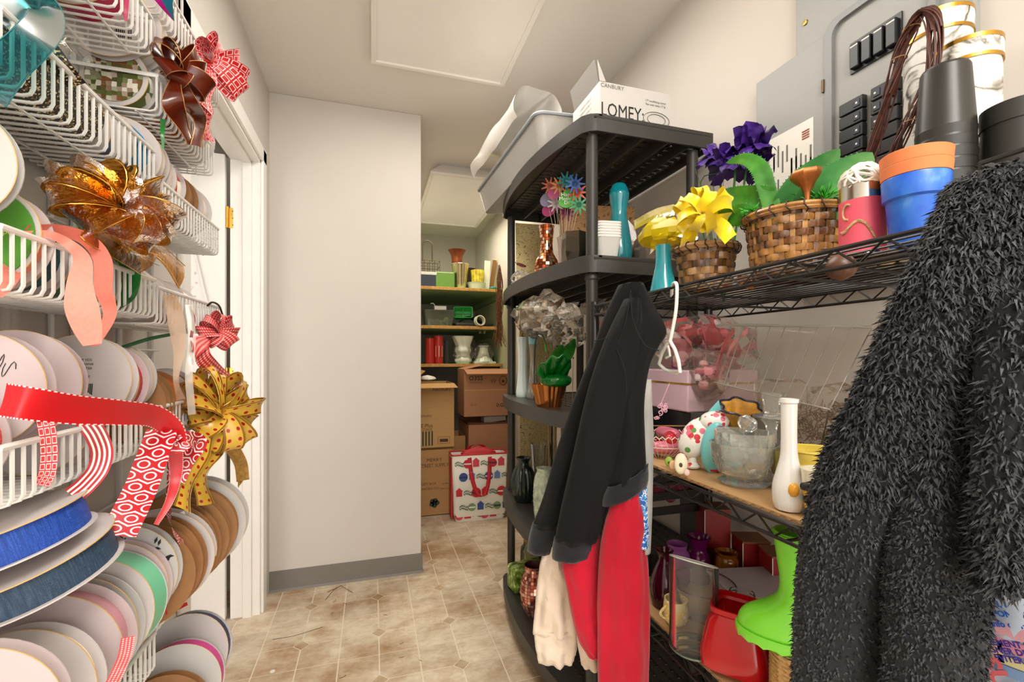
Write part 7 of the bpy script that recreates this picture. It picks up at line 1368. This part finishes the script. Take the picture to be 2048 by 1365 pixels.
bow_thing('shiny brown satin bow on the second far basket', onX(355, 145, -.325), AV, [(150, .05, .035), (110, .045, .03), (60, .05, .035), (20, .045, .03), (-20, .05, .03), (200, .035, .03), (240, .03, .03)], .034, [BRN], [[onX(352, 150, -.325), onX(345, 200, -.32), onX(362, 245, -.32), onX(385, 290, -.32)], [onX(360, 150, -.325), onX(372, 200, -.315), onX(400, 240, -.315), (onX(392, 292, -.315))], [onX(362, 150, -.325), onX(395, 180, -.315), onX(410, 205, -.31)]], seed=3, edge=BRNE)
bow_thing('red and white box print bow at the end of the second far basket', onX(418, 130, -.325), AV, [(75, .06, .03), (35, .075, .035), (0, .075, .035), (-30, .07, .03), (110, .04, .03)], .042, [BOXD], [[onX(418, 130, -.325), onX(412, 165, -.32), onX(408, 215, -.32)], [onX(425, 130, -.325), onX(452, 160, -.315), onX(468, 195, -.31)], [onX(408, 195, -.325), onX(405, 235, -.325), onX(416, 282, -.325)]], seed=4)
bow_thing('huge sheer gold organza bow between the second and third near baskets', onX(225, 420, -.33), AV, [(165, .075, .04), (145, .065, .06), (185, .075, .05), (120, .055, .04), (90, .05, .06), (60, .055, .04), (35, .06, .06), (10, .06, .04), (-15, .065, .06), (-40, .06, .04), (-70, .05, .05), (215, .06, .05), (250, .05, .05)], .044, [GSH], [[onX(225, 420, -.33), onX(270, 460, -.325), onX(320, 500, -.32), onX(365, 555, -.315)], [onX(225, 420, -.33), onX(190, 450, -.325), onX(240, 500, -.32), onX(300, 530, -.318)]], seed=6, edge=GSE, cup=.12)
bow_thing('red gingham bow hanging below the fourth far basket', onX(428, 668, -.325), AV, [(80, .045, .03), (40, .045, .03), (0, .045, .03), (-40, .04, .03), (130, .04, .03), (180, .04, .03), (220, .035, .03)], .032, [GIN], [[onX(425, 670, -.325), onX(405, 710, -.32), onX(432, 740, -.315), onX(480, 772, -.31)], [onX(420, 675, -.325), onX(395, 690, -.32), onX(388, 712, -.32)]], seed=7)
bow_thing('gold bow with red dots hanging beside the door below the gingham bow', onX(425, 830, -.315), AV, [(100, .10, .05), (80, .085, .03), (55, .09, .06), (30, .085, .03), (5, .095, .06), (-20, .085, .03), (125, .095, .05), (150, .07, .06), (180, .055, .03), (-50, .09, .05), (-80, .08, .06), (215, .055, .05), (250, .075, .03)], .040, [GDT], [[onX(425, 830, -.315), onX(460, 880, -.31), onX(478, 920, -.31), onX(485, 962, -.31)], [onX(420, 840, -.315), onX(400, 900, -.31), onX(375, 960, -.31), onX(365, 1020, -.31)], [onX(425, 830, -.315), onX(470, 800, -.305), onX(508, 815, -.30)], [onX(420, 840, -.315), onX(428, 900, -.31), onX(400, 950, -.31), onX(412, 1010, -.31)]], seed=9, edge=GLD, cup=.1)
ribbon('gold burlap ribbon tail with dark edges below the gold bow', [(455, 880, -.31), (470, 905, -.305), (482, 930, -.30), (486, 962, -.30)], .026, BURL, edge=BRNE)
one(MB().tube(spline([onX(415, 612, -.33), onX(425, 605, -.325), onX(438, 612, -.32), onX(445, 630, -.32)], 12), .0022, 5), 'floral_wire', 'dark curled floral wire above the gingham bow', 'wire', M('dark_wire'))
# cloth hanging in the next room on the door
b = MB(); b.grid(lambda u, v: Vector((-.10 + .20 * (u - .5) * (.3 + .7 * v), .01 * math.sin(9 * u), -.34 * v)), 20, 14); n = NT('white_floral_cloth'); v_ = n.coords(); n.bsdf(n.ramp(n.noise(v_, 45, 2), [(.62, '#f2efec'), (.68, '#d9c4c4')]), .8)
one(b, 'hanging_cloth', 'white cloth with faint pink print hanging on the open door', 'cloth', n.m, (-.66, 2.205, 1.70), (0, 0, R_(4)), smooth=70, solid=.002)
# litter on the floor
g = random.Random(21)
for i in range(9):
    x, y = g.uniform(-.3, .5), g.uniform(1.7, 2.4); a = g.uniform(0, 6.28); L_ = g.uniform(.01, .03); one(MB().tube([(0, 0, .0022), (L_ * .5 * math.cos(a), L_ * .5 * math.sin(a), .003), (L_ * math.cos(a + .4), L_ * math.sin(a + .4), .0022)], .0007, 4), 'floor_litter', 'tiny dried stem scrap lying on the floor', 'litter', M('dry_stem', '#4a3a1e', .8), (x, y, 0), group='dried scraps on the floor')
b = MB(); b.tube([onZ(655, 1185, .003), onZ(682, 1172, .012), onZ(705, 1186, .003)], .0012, 5); b.tube([onZ(682, 1172, .012), onZ(668, 1180, .004), onZ(651, 1200, .003)], .001, 5); one(b, 'dried_twig', 'forked dry twig lying by the grey baseboard', 'twig', M('dry_stem'))
one(MB().tube(spline([onZ(545, 1280, .002), onZ(590, 1272, .002), onZ(645, 1255, .002)], 10), .0008, 4), 'floor_hair', 'long thin dry grass blade lying across the floor tiles', 'grass', M('dry_stem'))
one(MB().lathe([(0, 0), (.009, 0), (.008, .002), (0, .0025)], 14), 'floor_button', 'small round white disc lying on the floor tiles', 'disc', WLB, onZ(545, 1344, .0012))
